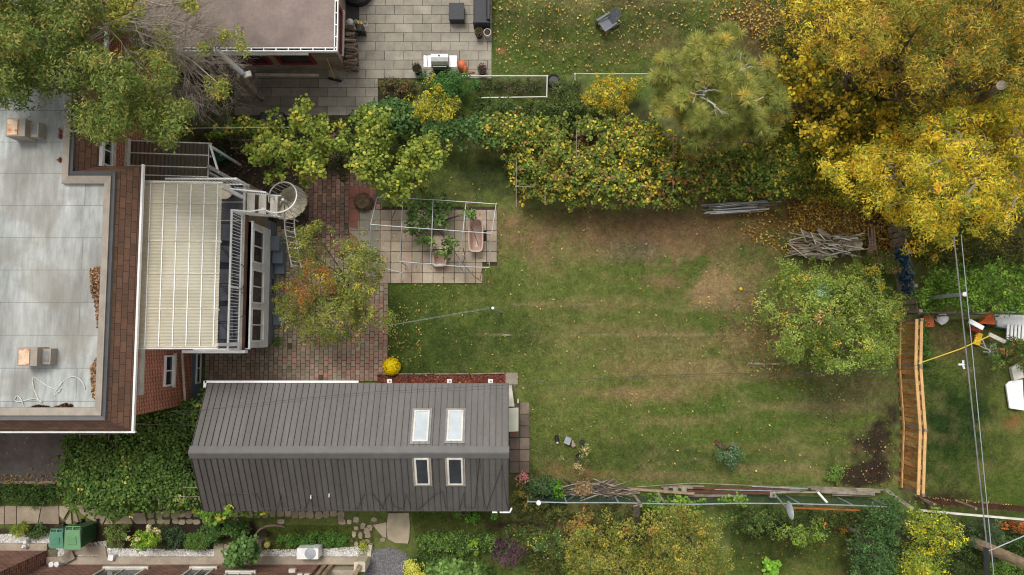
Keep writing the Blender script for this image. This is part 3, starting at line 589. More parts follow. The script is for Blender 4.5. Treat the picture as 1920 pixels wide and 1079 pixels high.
# leaf litter on roof
def litter(name, label, polys, n_, z, pal, seed, size=.07, cat='fallen leaves', zz=.06, shape='round', kind='stuff'):
    r = np.random.default_rng(seed); PX, PY = [], []
    for p in polys:
        x, y = sample_poly(p, max(10, n_//len(polys)), r); PX.append(x); PY.append(y)
    x = np.concatenate(PX); y = np.concatenate(PY); k = len(x); wx, wy = Pn(x, y, z); nr = np.stack([r.normal(size=k)*.35, r.normal(size=k)*.35, np.ones(k)], 1)
    o = leafmesh(name, np.stack([wx, wy, z+r.random(k)*zz+.01], 1), nr, size*r.uniform(.5,1.5,k), size*.7*r.uniform(.5,1.4,k), pick(pal, r, k)*r.uniform(.6,1.3,(k,1)), shape, M['leafcol'], None, r, .3)
    return tag(o, label, cat if label else None, kind=kind)
brown = [(170,136,106,2),(140,106,80,2),(196,168,136,1),(100,76,58,1)]
litter('leaf_litter', 'brown leaf drift against the roof parapet', [[(171,505),(190,500),(190,612),(184,615),(180,570),(172,545)],[(172,690),(182,672),(182,750),(176,745)]], 1500, ZT-.14, brown, 5)
litter('leaf_litter', 'dark brown leaf pile on the roof corner near the cable', [[(58,764),(75,760),(100,765),(125,757),(137,760),(130,770),(58,769)]], 1300, ZT-.14, [(84,60,46,3),(60,42,32,2),(190,150,110,.5)], 6)
litter('leaf_litter', 'rusty leaf scraps by the upper parapet', [[(112,245),(116,240),(117,262),(112,260)],[(108,302),(116,296),(114,304)]], 120, ZT-.14, [(146,76,44,1)], 7, .05)
pts = []
for i in range(150):
    t = i/150; px_ = 20+110*t+16*math.sin(t*21)+40*max(0, t-.6); py_ = 785-60*math.sin(min(1, t*1.15)*math.pi*.62)+15*math.cos(t*17)+8*math.sin(t*33)
    pts.append(P(min(178, px_), min(786, py_), ZT-.12+.02*math.sin(i*.7)))
tag(MB().tube(pts, .012, 5).build('cable', plain('pale_cable', lin(206,206,200), .6, var=.05)), 'loose white cable looping across the grey flat roof', 'cable')

# ================================================================== CANOPIES
def corr(name, cat, label, q, axis, pitch, amp, mat, battens, cross, rafters):
    """corrugated sheet from a quad q (4 world corners: NW, NE, SE, SW); axis = direction the ridges run"""
    nw, ne, se, sw = q; e = empty(name, sum(q, Vector())/4, label, cat)
    if axis == 'x': n_ = int((nw-sw).length/pitch*6); A0, A1, B0, B1 = nw, sw, ne, se
    else: n_ = int((ne-nw).length/pitch*6); A0, A1, B0, B1 = nw, ne, sw, se
    mb = MB(); S_ = []
    for i in range(n_+1):
        t = i/n_; dz = Vector((0,0,amp*math.sin(i/6*2*math.pi))); S_.append((A0.lerp(A1, t)+dz, B0.lerp(B1, t)+dz))
    b0 = 0; mb.v = [tuple(p) for s in S_ for p in s]
    for i in range(n_): mb._f((2*i, 2*i+1, 2*i+3, 2*i+2))
    mb.build('roof_sheet', M[mat], e)
    up = Vector((0,0,amp+.012)); bl = lambda u, v: nw.lerp(ne, u).lerp(sw.lerp(se, u), v)
    for u in battens: MB().beam(bl(u,.004)+up, bl(u,.996)+up, .028, .012).build('batten', M['white'] if mat == 'sheet' else M['offwhite'], e)
    for v in cross: MB().beam(bl(.004,v)+up*1.4, bl(.996,v)+up*1.4, .035, .01).build('batten', M['cream'] if mat == 'sheet' else M['offwhite'], e)
    dn = Vector((0,0,-amp-.05))
    for v in rafters: MB().beam(bl(.0,v)+dn, bl(1.,v)+dn, .06, .08).build('rafter', M['white'], e)
    return e
xw = wx1+.02
q = [hit(268,340,(0,0,4.9),(0,0,1)), hit(414,343,(0,0,4.7),(0,0,1)), hit(410,653,(0,0,4.7),(0,0,1)), hit(260,651,(0,0,4.9),(0,0,1))]
q = [Vector((xw, q[0].y, 4.9)), Vector(((q[1].x+q[2].x)/2, q[0].y, 4.7)), Vector(((q[1].x+q[2].x)/2, q[2].y, 4.7)), Vector((xw, q[2].y, 4.9))]
CN = corr('canopy', 'canopy', 'large cream corrugated plastic canopy over the rear balcony', q, 'x', .1, .006, 'sheet', [.03,.18,.335,.49,.645,.8,.955], [.008,.13,.36,.555,.765,.992], [.0,.36,.77,1.])
for (x, y) in ((q[1].x-.06, q[1].y-.1), (q[2].x-.06, q[2].y+.1)): MB().b2(x-.05, x+.05, y-.05, y+.05, 2.95, 4.62).build('post', M['white'], CN)
xw2 = wx2+.02
qa, qb = hit(243,262,(0,0,3.1),(0,0,1)), hit(395,264,(0,0,2.75),(0,0,1)); ys_ = P(400,345,2.75).y
q2 = [Vector((xw2, qa.y, 3.1)), Vector((qb.x, qa.y, 2.75)), Vector((qb.x, ys_, 2.75)), Vector((xw2, ys_, 3.1))]
CN2 = corr('canopy', 'canopy', 'smaller smoky brown corrugated canopy beside the shingle skirt', q2, 'y', .13, .02, 'dsheet', [.985], [.03,.32,.62,.84], [.02,.33,.64,.97])
MB().b2(xw2-.0, xw2+.1, q2[3].y, q2[0].y, 3.12, 3.3).build('wall_flashing', M['offwhite'], CN2)
for y in (q2[0].y-.1, q2[2].y+.4): MB().b2(q2[1].x-.1, q2[1].x-.02, y-.04, y+.04, 0, 2.68).build('post', M['white'], CN2)
tag(MB().beam(P(389,311,2.8), P(449,345,2.5), .12, .12).build('drain_trough', M['grey']), 'thick grey trough slanting out from the brown canopy', 'drain trough')
tag(MB().beam(P(394,272,2.78), P(410,325,2.72), .06, .06).build('brace_bar', M['white']), 'thin white brace meeting the grey trough beside the brown canopy', 'brace')

# ================================================================== BALCONY, SUNROOM
ZD = 2.75
y0, y1 = P(440,657,ZD).y, P(440,345,ZD).y; xr = P(431,540,ZD+.9).x
B = empty('balcony', (xr, (y0+y1)/2, 0), 'raised rear balcony with slate floor and white picket railing', 'balcony')
MB().b2(wx1+.03, xr+.06, y0, y1, ZD-.18, ZD-.02).build('deck_frame', M['offwhite'], B)
dk = MB()
nn = 9; st = (y1-y0)/nn
for i in range(nn): dk.b2(wx1+.05, xr-.02, y0+i*st+.02, y0+(i+1)*st-.02, ZD-.018, ZD)
dk.build('floor_panel', M['deck'], B)
mb = MB(); mb.beam((xr+.1, y0-.02, ZD-.1), (xr+.1, P(440,400,ZD).y, ZD-.1), .07, .1); mb.build('gutter', M['darkwood'], B)
MB().b2(wx1+.6, xr+.2, y0-.1, y0-.002, ZD-.22, ZD+.04).build('fascia', M['white'], B)
def railing(parent, a, b_, h, sp=.105, r=.012, rr=.028, posts=(0, 1), mat='white', bot=.08):
    a, b_ = Vector(a), Vector(b_); U = Vector((0,0,1)); L = (b_-a).length
    MB().beam(a+U*h, b_+U*h, rr*2, rr*1.7).build('top_rail', M[mat], parent); MB().beam(a+U*bot, b_+U*bot, rr*1.6, rr*1.5).build('bottom_rail', M[mat], parent)
    n_ = int(L/sp); bl = MB()
    for i in range(1, n_): p = a.lerp(b_, i/n_); bl.tube([p+U*bot, p+U*h], r, 4, cap=False)
    tag(bl.build('balusters', M[mat], parent), kind='stuff') if n_ > 100 else bl.build('balusters', M[mat], parent)
    for t in posts: p = a.lerp(b_, t); MB().b2(p.x-.035, p.x+.035, p.y-.035, p.y+.035, p.z, p.z+h+.02).build('post', M[mat], parent)
yr = P(431,395,ZD+.9).y; railing(B, (xr, y0+.04, ZD), (xr, yr, ZD), .92, posts=(0,.45,1)); railing(B, (wx1+1.4, y0+.04, ZD), (xr-.05, y0+.04, ZD), .92, posts=())
railing(B, (wx1+.3, y1-.04, ZD), (xr+.1, y1-.04, ZD), .92, posts=(1,))
for i, yy in enumerate((520, 572)):
    p = P(457, yy, ZD); pts = [Vector((p.x-.05+.16*math.sin(t), p.y+.42*math.cos(t), ZD+.12+.02*math.sin(t))) for t in np.linspace(0, math.pi, 14)]
    MB().tube(pts, .012, 5).build('wire_hoop', M['black'], B)
# added canopy brightener, then furniture on the balcony
db = P(362, 470, ZD+.5); DB = empty('canopy_brightener', (db.x, db.y, ZD), 'white block added under the cream canopy to brighten its middle', 'canopy_brightener')
MB().b2(db.x-.55, db.x+.55, db.y-1.35, db.y+1.05, ZD+.3, ZD+1.3).build('bright_block', M['white'], DB, bevel=.08)  # white block added so the sheet above shows a bright centre patch
for sx_ in (-.5,.5):
    for sy_ in (-1.3,1.0): MB().b2(db.x+sx_-.03, db.x+sx_+.03, db.y+sy_-.03, db.y+sy_+.03, ZD, ZD+.298).build('leg', M['offwhite'], DB)
t_ = P(417, 357, ZD+.7); T = empty('side_table', (t_.x, t_.y, ZD), 'round pale side table on the slate balcony floor by the stair head', 'table')
MB().lathe((t_.x, t_.y, ZD), [(.2,.5),(.26,.5),(.26,.53),(.2,.53)], 24).build('table_top', M['cream'], T); MB().lathe((t_.x, t_.y, ZD), [(.14,0),(.03,.04),(.03,.5)], 12).build('leg', M['black'], T)
for i, yy in enumerate((435, 476, 520, 548, 590, 620)):
    c = P(421, yy, ZD+.3); F = empty('folded_screen', (c.x, c.y, ZD), ['grey fabric screen panel nearest the stair head','grey fabric screen panel second from the stair head','grey fabric screen panel third from the stair head','grey fabric screen panel third from the south end of the balcony','grey fabric screen panel second from the south end of the balcony','grey fabric screen panel at the south end of the balcony'][i], 'screen', 'fabric screens leaning along the balcony floor')
    pn = MB(); pn.hexa([(c.x-.2, c.y-.28, ZD+.25),(c.x+.22, c.y-.28, ZD+.1),(c.x+.22, c.y+.28, ZD+.1),(c.x-.2, c.y+.28, ZD+.25)], [(c.x-.2, c.y-.28, ZD+.265),(c.x+.22, c.y-.28, ZD+.115),(c.x+.22, c.y+.28, ZD+.115),(c.x-.2, c.y+.28, ZD+.265)]); pn.build('panel', M['fabric'], F)
    fr = MB(); k = [(c.x-.2, c.y-.29, ZD+.27),(c.x+.22, c.y-.29, ZD+.12),(c.x+.22, c.y+.29, ZD+.12),(c.x-.2, c.y+.29, ZD+.27)]
    for j in range(4): fr.tube([k[j], k[(j+1)%4]], .012, 5)
    if i % 2: 
        for j in range(4): fr.tube([(c.x+.2, c.y-.25, ZD+.13), (c.x-.2+.1*j, c.y+.28-.06*j, ZD+.28-.035*j)], .006, 4)
    fr.build('frame', M['black'], F)
xs_ = P(467,540,2.6).x; ys0, ys1 = P(480,652,1.5).y, P(480,425,1.5).y
S = empty('sunroom', (xs_, (ys0+ys1)/2, 0), 'white clapboard sunroom bay with three windows below the balcony', 'sunroom')
MB().b2(wx1+.1, xs_, ys0, ys1, .68, ZD-.2).build('wall', plain('white_clapboard', (.7,.71,.71), .5, var=.05), S)
mb = MB()
for i in range(9): z = .72+i*.085; mb.b2(xs_, xs_+.018, ys0, ys1, z, z+.07)
mb.build('clapboards', M['white'], S)
MB().b2(wx1+.1, xs_-.02, ys0+.1, ys1+.35, -.1, .678).build('base_wall', M['greywall'], S)
MB().b2(wx1+.1, xs_-.1, ys1+.01, ys1+1.3, .68, ZD-.2).build('side_wall', M['siding'], S)
MB().b2(xs_-.1, xs_+.06, ys0-.04, ys1+.02, ZD-.3, ZD-.2).build('eave_trim', M['white'], S)
for (a_, c_) in ((427,497),(504,571),(577,641)):
    p, q_ = wallhit(490, c_, xs_), wallhit(470, a_, xs_); window(S, 'x', xs_, 1, p.y, q_.y, p.z-.1, min(2.44, q_.z), 'white', .05, 'v', 'glass', .06)
p, q_ = wallhit(516, 555, xs_-.02), wallhit(509, 520, xs_-.02); window(S, 'x', xs_-.02, 1, p.y, q_.y, .12, .6, 'greywall', .05, None)
hv = P(526,601,0); e = empty('bulkhead_step', (hv.x, hv.y, 0), 'grey ribbed box step against the base of the sunroom', 'step')
mb = MB(); mb.b2(xs_, xs_+.42, hv.y-.18, hv.y+.18, 0, .22); mb.build('box', M['greywall'], e)
mb = MB(); [mb.b2(xs_+.02+i*.08, xs_+.05+i*.08, hv.y-.175, hv.y+.175, .221, .235) for i in range(5)]; mb.build('slats', M['greywall'], e)

# ================================================================== STAIRS
ctr = P(523,371,2.55); cx, cy = ctr.x+.03, ctr.y
ST = empty('spiral_staircase', (cx, cy, 0), 'white spiral staircase curling down from the balcony', 'staircase')
sx0 = P(455,385,ZD).x; ty = P(480,384,2.6).y; hw = .36
for i in range(3):
    x0 = xr+.12+i*.33; z = ZD-.02-i*.17; MB().b2(x0, x0+.25, ty-hw, ty+hw, z-.04, z).build('tread', M['tile'], ST)
    mb = MB(); mb.b2(x0-.01, x0+.005, ty-hw, ty+hw, z-.17, z-.041); mb.build('riser', M['white'], ST)
xend = xr+.12+3*.33
zb = ZD-.02-3*.17
n_ = 14; a0 = R(215); da = R(27)
for i in range(n_):
    a, b_ = a0+i*da, a0+(i+1)*da+R(2); z = zb-i*.11; ro = .66
    mb = MB(); mb.prism([(cx+.03*math.cos(a), cy+.03*math.sin(a)), (cx+ro*math.cos(a), cy+ro*math.sin(a)), (cx+ro*1.01*math.cos((a+b_)/2), cy+ro*1.01*math.sin((a+b_)/2)), (cx+ro*math.cos(b_), cy+ro*math.sin(b_))], z-.04, z); mb.build('tread', M['tread'], ST)
MB().tube([(cx, cy, 0), (cx, cy, zb+.05)], .045, 10).build('column', M['white'], ST)
rail = [Vector((xr+.02, ty-hw-.02, ZD+.9)), Vector((xr+.5, ty-hw-.04, ZD+.72)), Vector((cx-.25, cy-.52, zb+.98))]; bl = MB()
for i in range(int(n_*4)-6):
    a = a0+R(18)+i*da/4; zz = zb-(i/4)*.11; p = Vector((cx+.6*math.cos(a), cy+.6*math.sin(a), zz+.95))
    if i < n_*4-7: rail.append(p)
    if i % 2 == 0: bl.tube([p, Vector((cx+.68*math.cos(a), cy+.68*math.sin(a), zz-.02))], .013, 4, cap=False)
MB().tube(rail[:50], .026, 7).build('handrail', M['white'], ST)
for i in range(14):
    t = i/13; x = xr+.05+t*(cx-.3-xr); z = ZD-t*.66; bl.tube([(x, ty-hw-.03, z+.9-t*.05), (x, ty-hw, z-.02)], .012, 4, cap=False)
    if x < xend-.35: bl.tube([(x, ty+hw+.03, z+.9), (x, ty+hw, z-.02)], .012, 4, cap=False)
bl.build('balusters', M['white'], ST)
pe = P(497,361,zb+1.0); MB().tube([P(427,354,ZD+.9), pe], .026, 7).build('handrail', M['white'], ST)
MB().tube([pe, (pe.x, pe.y, 0)], .035, 8).build('post', M['white'], ST)
MB().beam((xr+.1, ty-hw, ZD-.1), (xend, ty-hw, zb+.05), .03, .18).build('stringer', M['white'], ST); MB().beam((xr+.1, ty+hw, ZD-.1), (xend, ty+hw, zb+.05), .03, .18).build('stringer', M['white'], ST)
WS = empty('garden_steps', P(517,480,0), 'blue grey wooden steps leading down beside the sunroom', 'steps')
for i, (ya, yb, xb_, z) in enumerate(((443,470,524,.75),(471,494,530,.5),(495,514,533,.25))):
    p, q_ = P(506, yb, z), P(xb_, ya, z); MB().b2(xs_+.02, q_.x, p.y, q_.y, 0, z).build('step', M['greywall'], WS)
rl = [P(533,402,1.6), P(534,430,1.6), P(541,470,1.25), P(547,500,.95)]
for off in (Vector((0,0,0)), Vector((.32,-.05,-.1))):
    MB().tube([p+off for p in rl], .024, 6).build('handrail', M['white'], WS)
bl = MB()
for i in range(12):
    t = i/11*2.9; k = min(2, int(t)); p = rl[k].lerp(rl[k+1], t-k); bl.tube([p, p+Vector((.32,-.05,-.1))], .011, 4)
bl.build('balusters', M['white'], WS)
for k in (0, 1, 3): MB().tube([rl[k], (rl[k].x, rl[k].y, 0)], .026, 6).build('post', M['white'], WS)

# ================================================================== GARDEN BUILDING
ze, zr = 2.5, 3.6
xw_, xe_ = P(388,720,ze).x, P(954,720,ze).x; yn, ys2 = P(700,719,ze).y, P(700,959,ze).y; yr_ = P(365,849,zr).y
G = empty('garden_building', ((xw_+xe_)/2, (yn+ys2)/2, 0), 'long garden building with charcoal standing seam metal roof', 'outbuilding')
MB().b2(xw_+.15, xe_-.15, ys2+.25, yn-.25, -.05, ze-.02).build('wall', plain('dark_cladding', lin(92,88,86), .7, var=.1), G)
gb = MB()
for x in (xw_+.16, xe_-.16): gb.quad((x, ys2+.25, ze-.02), (x, yn-.25, ze-.02), (x, yr_, zr-.1))
gb.build('gable', M['grey'], G)
for nm, yy in (('n', yn), ('s', ys2)):
    mb = MB(); mb.hexa([(xw_, yy, ze-.05),(xe_, yy, ze-.05),(xe_, yr_, zr-.05),(xw_, yr_, zr-.05)], [(xw_, yy, ze),(xe_, yy, ze),(xe_, yr_, zr),(xw_, yr_, zr)])
    rp = mb.build('roof_slope', M['metalroof'], G); sm = MB(); nS = 50
    for i in range(nS+1):
        x = xw_+.02+(xe_-xw_-.04)*i/nS; sm.beam((x, yy, ze+.018), (x, yr_+(.06 if nm == 'n' else -.06), zr+.018-.02), .012, .034)
    sm.build('standing_seams', plain('seam_metal_'+nm, (.066,.062,.059), .5, .1, var=.1), rp)
rc_ = MB()
rc_.hexa([(xw_-.02, yr_-.2, zr-.06),(xe_+.02, yr_-.2, zr-.06),(xe_+.02, yr_+.2, zr-.06),(xw_-.02, yr_+.2, zr-.06)], [(xw_-.02, yr_-.02, zr+.06),(xe_+.02, yr_-.02, zr+.06),(xe_+.02, yr_+.02, zr+.06),(xw_-.02, yr_+.02, zr+.06)]); rc_.build('ridge_cap', plain('ridge_metal', (.13,.127,.125), .42, .1, var=.08), G)
MB().beam((xw_-.08, yn+.05, ze-.04), (P(672,718,ze).x, yn+.05, ze-.04), .07, .08).build('gutter', M['white'], G)
MB().b2(xw_-.12, xw_-.02, yn-.14, yn+.08, ze-.1, ze).build('gutter_end', M['white'], G)
mb = MB(); mb.beam((xe_-.55, ys2-.04, ze-.04), (xe_-.38, ys2-.04, ze-.04), .05, .03); mb.beam((xe_-.3, ys2-.04, ze-.04), (xe_+.03, ys2-.04, ze-.04), .05, .03); mb.beam((xe_+.03, ys2-.04, ze-.04), (xe_+.1, ys2+.1, ze-.04), .05, .03); mb.build('eave_trim', M['white'], G)
def slope(side): 
    yy = yn if side > 0 else ys2; d = Vector((0, yr_-yy, zr-ze)).normalized(); nrm = Vector((1,0,0)).cross(d); nrm = nrm if nrm.z > 0 else -nrm; return Vector((0, yy, ze)), nrm, d
def skylight(pxs, side, pane, lab, fm):
    p0, nrm, d = slope(side); C4_ = [hit(x, y, p0+nrm*.07, nrm) for x, y in pxs]; x0 = sum(p.x for p in C4_[::3])/2; x1 = sum(p.x for p in C4_[1:3])/2
    ts = [(p-p0).dot(d) for p in C4_]; t0, t1 = min(ts), max(ts); f = MB(); fw = .055
    def bar(xa, xb, ta, tb, h0, h1, mb_): 
        q = lambda x, t, h: Vector((x, 0, 0))+p0+d*t+nrm*h
        mb_.hexa([q(xa,ta,h0), q(xb,ta,h0), q(xb,tb,h0), q(xa,tb,h0)], [q(xa,ta,h1), q(xb,ta,h1), q(xb,tb,h1), q(xa,tb,h1)])
    bar(x0-.07, x1+.07, t0-.07, t1+.07, .0, .04, f); o = f.build('skylight', M[fm], G)
    g2 = MB(); [bar(*a_, .041, .075, g2) for a_ in ((x0, x1, t0, t0+fw), (x0, x1, t1-fw, t1), (x0, x0+fw, t0+fw, t1-fw), (x1-fw, x1, t0+fw, t1-fw))]; g2.build('frame', M['offwhite'], o)
    g3 = MB(); bar(x0+fw, x1-fw, t0+fw, t1-fw, .041, .06, g3); g3.build('pane', M[pane], o)
    tag(o, lab)
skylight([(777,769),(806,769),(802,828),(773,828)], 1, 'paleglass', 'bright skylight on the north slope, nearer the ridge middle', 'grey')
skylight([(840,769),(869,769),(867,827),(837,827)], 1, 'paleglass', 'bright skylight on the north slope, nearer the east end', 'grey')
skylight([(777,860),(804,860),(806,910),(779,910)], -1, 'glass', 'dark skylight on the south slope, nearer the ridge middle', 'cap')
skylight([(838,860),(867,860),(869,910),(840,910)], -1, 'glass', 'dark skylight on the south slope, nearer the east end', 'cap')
p0, nrm, d = slope(-1); zz_ = [(405,927),(440,927),(480,925),(492,953),(520,955),(527,927),(531,953),(570,956),(585,928),(586,952),(620,957),(670,955),(684,925),(698,925),(720,955),(715,955),(729,925),(738,950),(755,955),(762,926),(770,952),(785,955),(818,926),(830,922),(836,955),(862,955),(870,925),(872,952),(890,953),(899,860),(906,930),(912,957),(942,872),(950,945),(954,955)]
mb = MB(); mb.tube([hit(x, y, p0+nrm*.045, nrm) for x, y in zz_], .009, 5); mb.build('heating_cable', M['black'], G)
mb = MB(); [mb.box(hit(x, y, p0+nrm*.05, nrm), (.025,.13,.02)) for x, y in ((617,929),(583,932))]; mb.build('cable_clip', M['white'], G)
for i, x in enumerate((731,843,920)):
    c = P(x, 715, 2.3); e = empty('wall_lamp', (c.x, yn-.25, 2.2), ['small white square lamp on the shed eave beside the yellow flowers','small white square lamp on the middle of the shed eave','small white square lamp on the shed eave at the slab step'][i], 'lamp', 'white lamps along the shed eave')
    MB().box((c.x, yn+.06, 2.36), (.16,.14,.02), 0, (R(12), 0)).build('panel', M['white'], e); MB().box((c.x, yn-.05, 2.3), (.1,.32,.06)).build('arm', M['grey'], e); MB().box((c.x+.01, yn+.06, 2.376), (.05,.05,.012), .3).build('sensor', M['grey'], e)
c = P(962,788,1.0); xk = P(972,788,.85).x; e = empty('whiteboard', (xe_+.1, c.y, 0), 'pale board with faint ruled lines leaning on the east end of the garden building', 'board')
MB().hexa([(xe_-.1, c.y-.42, .95),(xk, c.y-.42, .8),(xk, c.y+.42, .8),(xe_-.1, c.y+.42, .95)], [(xe_-.1, c.y-.42, .98),(xk, c.y-.42, .83),(xk, c.y+.42, .83),(xe_-.1, c.y+.42, .98)]).build('board', plain('pale_board', lin(208,212,192), .6, var=.06), e)
for k in (-.36, .36): MB().b2(xe_+.1, xe_+.15, c.y+k-.02, c.y+k+.02, 0, .84).build('leg', M['greywood'], e)
mb = MB(); [mb.tube([(xe_+.03, c.y+k, .93), (xe_+.17, c.y+k*.8, .86)], .006, 4) for k in (-.3,-.22,-.1,.02,.1,.2)]; mb.build('drawn_lines', M['grey'], e)
MB().b2(xe_+.06, xe_+.2, c.y-.5, c.y-.43, .7, .82).build('red_clamp', M['redp'], e)
c = P(960,746,1.0); e = empty('planter_box', (c.x, c.y, 0), 'narrow white planter box at the shed corner above the whiteboard', 'planter')
MB().hexa([(xe_-.05, c.y-.34, 0),(xe_+.12, c.y-.34, 0),(xe_+.12, c.y+.38, 0),(xe_-.05, c.y+.38, 0)], [(xe_-.05, c.y-.34, .8),(xe_+.2, c.y-.34, .75),(xe_+.1, c.y+.38, .75),(xe_-.05, c.y+.38, .8)]).build('box', M['offwhite'], e)
MB().b2(xe_+.3, xe_+.36, c.y-.25, c.y-.12, 0, .4).build('bottle', M['cream'], e)
# ================================================================== NORTH NEIGHBOUR
zr3 = 3.0
rE, rS = P(626,60,zr3).x, P(500,88,zr3).y; wE, wS = P(648,100,0).x, P(560,131,0).y; wW = P(400,131,0).x-6; wN = wS+9
N = empty('timber_house', (wE, wS, 0), 'low timber house with mauve grey flat roof and red window frames', 'house')
MB().b2(wW, wE, wS, wN, -.1, zr3-.1).build('wall', M['siding'], N)
mb = MB()
for i in range(16): z = .1+i*.17; mb.b2(wW, wE+.012, wS-.012, wS+.01, z, z+.155); mb.b2(wE-.01, wE+.012, wS-.01, wN, z, z+.155)
mb.build('clapboards', M['siding'], N)
MB().b2(wW-.4, rE, rS, wN+.4, zr3-.08, zr3).build('roof', M['nroof'], N)
g = MB(); g.b2(rE+.0, rE+.03, rS-.14, wN+.4, zr3-.12, zr3-.02); g.b2(rE+.1, rE+.13, rS-.14, wN+.4, zr3-.12, zr3+.01); g.b2(wW-.4, rE+.13, rS-.03, rS-.0, zr3-.12, zr3-.02); g.b2(wW-.4, rE+.13, rS-.16, rS-.13, zr3-.12, zr3+.01)
gg = g.build('gutter', M['white'], N); h = MB()
for i in range(14): h.b2(rE+.03, rE+.1, rS+.35+i*.42, rS+.38+i*.42, zr3-.04, zr3-.015); h.b2(rE-.3-i*.42, rE-.27-i*.42, rS-.13, rS-.03, zr3-.04, zr3-.015)
h.build('gutter_hangers', M['white'], gg)
MB().b2(wW-.4, rE-.9, rS-.22, rS-.17, zr3-.2, zr3-.12).build('fascia_strip', M['offwhite'], N)
for (xa, xb) in ((400,513),(527,595)):
    p = hit(xa, 119, (0, wS, 0), (0, 1, 0)); q_ = hit(xb, 119, (0, wS, 0), (0, 1, 0)); window(N, 'y', wS-.012, -1, p.x, q_.x, p.z, 2.1, 'red', .13, None, 'glass', .05)
p = hit(640, 104, (wE, 0, 0), (1, 0, 0)); q_ = hit(632, 22, (wE, 0, 0), (1, 0, 0)); window(N, 'x', wE+.012, 1, p.y, q_.y+.3, .75, 2.1, 'red', .13, None, 'glass', .05, 'offwhite')
MB().b2(wE+.01, wE+.06, wS-.01, wS+.05, 0, 2.8).build('corner_trim', M['siding'], N)
tag(MB().beam(P(479,141,.05), P(598,142,.05), .1, .1).build('timber_edging', M['cream']), 'pale timber edging strip along the timber house wall', 'edging')
# firewood: individual split logs stacked along the east wall
W_ = empty('firewood_stack', P(660,100,0), 'stack of split firewood along the timber house wall', 'firewood'); rg = random.Random(3)
for k in range(98):
    t = k/98; layer = rg.random(); px = 660+rg.uniform(-2, 2)+t*3; py = 48+t*90; p = P(px, py, .1); p.z = .08+layer*.5; a = rg.uniform(-.25,.25); L_ = rg.uniform(.3,.46)
    mb = MB(); r_ = rg.uniform(.03,.055); mb.tube([(p.x-L_/2*math.cos(a), p.y-L_/2*math.sin(a), p.z), (p.x+L_/2*math.cos(a), p.y+L_/2*math.sin(a), p.z+rg.uniform(-.04,.04))], r_, 5); k_ = rg.uniform(.7,1.2); mb.build('log', M[rg.choice(['wood','bark','greywood','bark'])], W_)
dm = tag(flat('rubber_mat', [(634,-60),(674,-60),(674,38),(648,38),(648,20),(634,20)], plain('dark_rubber', lin(62,62,60), .8, var=.2), .05, kind=None), 'dark grey rubber landing beside the timber house', 'mat')
e = empty('round_mat', P(675,-5,0), 'black round fire pit cover at the top edge of the paved patio', 'cover'); MB().lathe(P(672,-14,0), [(.62,.05),(.62,.35),(.5,.42),(.0,.44)], 32).build('cover', M['black'], e)
# lounge furniture
p, q_ = P(842,37,.4), P(870,6,.4); O_ = empty('ottoman', ((p.x+q_.x)/2, (p.y+q_.y)/2, 0), 'square charcoal ottoman on the paved patio left of the sofa', 'ottoman')
MB().b2(p.x, q_.x, p.y, q_.y, .03, .36).build('base', M['charcoal'], O_, bevel=.02); MB().b2(p.x-.01, q_.x+.01, p.y-.01, q_.y+.01, .362, .42).build('cushion', M['charcoal'], O_, bevel=.02)
p, q_ = P(887,45,.5), P(919,-40,.5); SF = empty('outdoor_sofa', ((p.x+q_.x)/2, (p.y+q_.y)/2, 0), 'charcoal wicker outdoor sofa at the lawn edge of the paved patio', 'sofa')
MB().b2(p.x, q_.x, p.y, q_.y, .03, .34).build('base', M['charcoal'], SF, bevel=.02); MB().b2(p.x+.03, q_.x-.12, p.y+.09, q_.y, .342, .46).build('seat_cushion', M['charcoal'], SF, bevel=.03)
MB().b2(q_.x-.1, q_.x, p.y+.09, q_.y, .342, .72).build('backrest', M['charcoal'], SF, bevel=.02); MB().b2(p.x, q_.x, p.y, p.y+.08, .342, .6).build('armrest', M['charcoal'], SF, bevel=.02)
def pot(name, label, px, py, r, h, mat, fill, seed, plant=None, grp='plant pots on the paved patio'):
    c = P(px, py, h*.8); e = empty(name, (c.x, c.y, 0), label, 'plant pot', grp)
    MB().lathe((c.x, c.y, 0), [(r*.75,0),(r*.98,h*.9),(r*1.05,h*.92),(r*1.05,h),(r*.88,h),(r*.86,h*.9)], 22).build('pot', M[mat], e, smooth=False)
    MB().lathe((c.x, c.y, 0), [(r*.86,h*.86),(r*.86,h*.93),(r*.4,h*.95)], 18).build('potting_soil', M[fill], e)
    if plant:
        r_ = np.random.default_rng(seed); n_ = 160; a = r_.random(n_)*6.28; q = r_.random(n_)**.5*r*1.05; pos = np.stack([c.x+q*np.cos(a), c.y+q*np.sin(a), h+r_.random(n_)*.18], 1); nr = r_.normal(size=(n_,3))+[0,0,.6]
        leafmesh('foliage', pos, nr, .07, .03, pick(plant, r_, n_)*1.3, 'diamond', M['leafcol'], e, r_)
    return e
pot('flower_pot', 'dark pot of mossy growth left of the barbecue grill', 782,130,.17,.4,'black','soil',1,[(70,76,44,1),(60,60,40,1)])
pot('flower_pot', 'dark round pot of dry stems right of the barbecue grill', 904,131,.17,.3,'black','soil',2,[(120,100,84,1),(80,64,54,1)])
pot('flower_pot', 'dark pot of straggly plants below the sofa', 898,63,.15,.35,'black','soil',3,[(110,74,60,1),(80,96,50,1),(130,100,80,.5)])
pot('flower_pot', 'pale grey round pot below the sofa by the lawn', 914,62,.14,.35,'offwhite','soil',4)
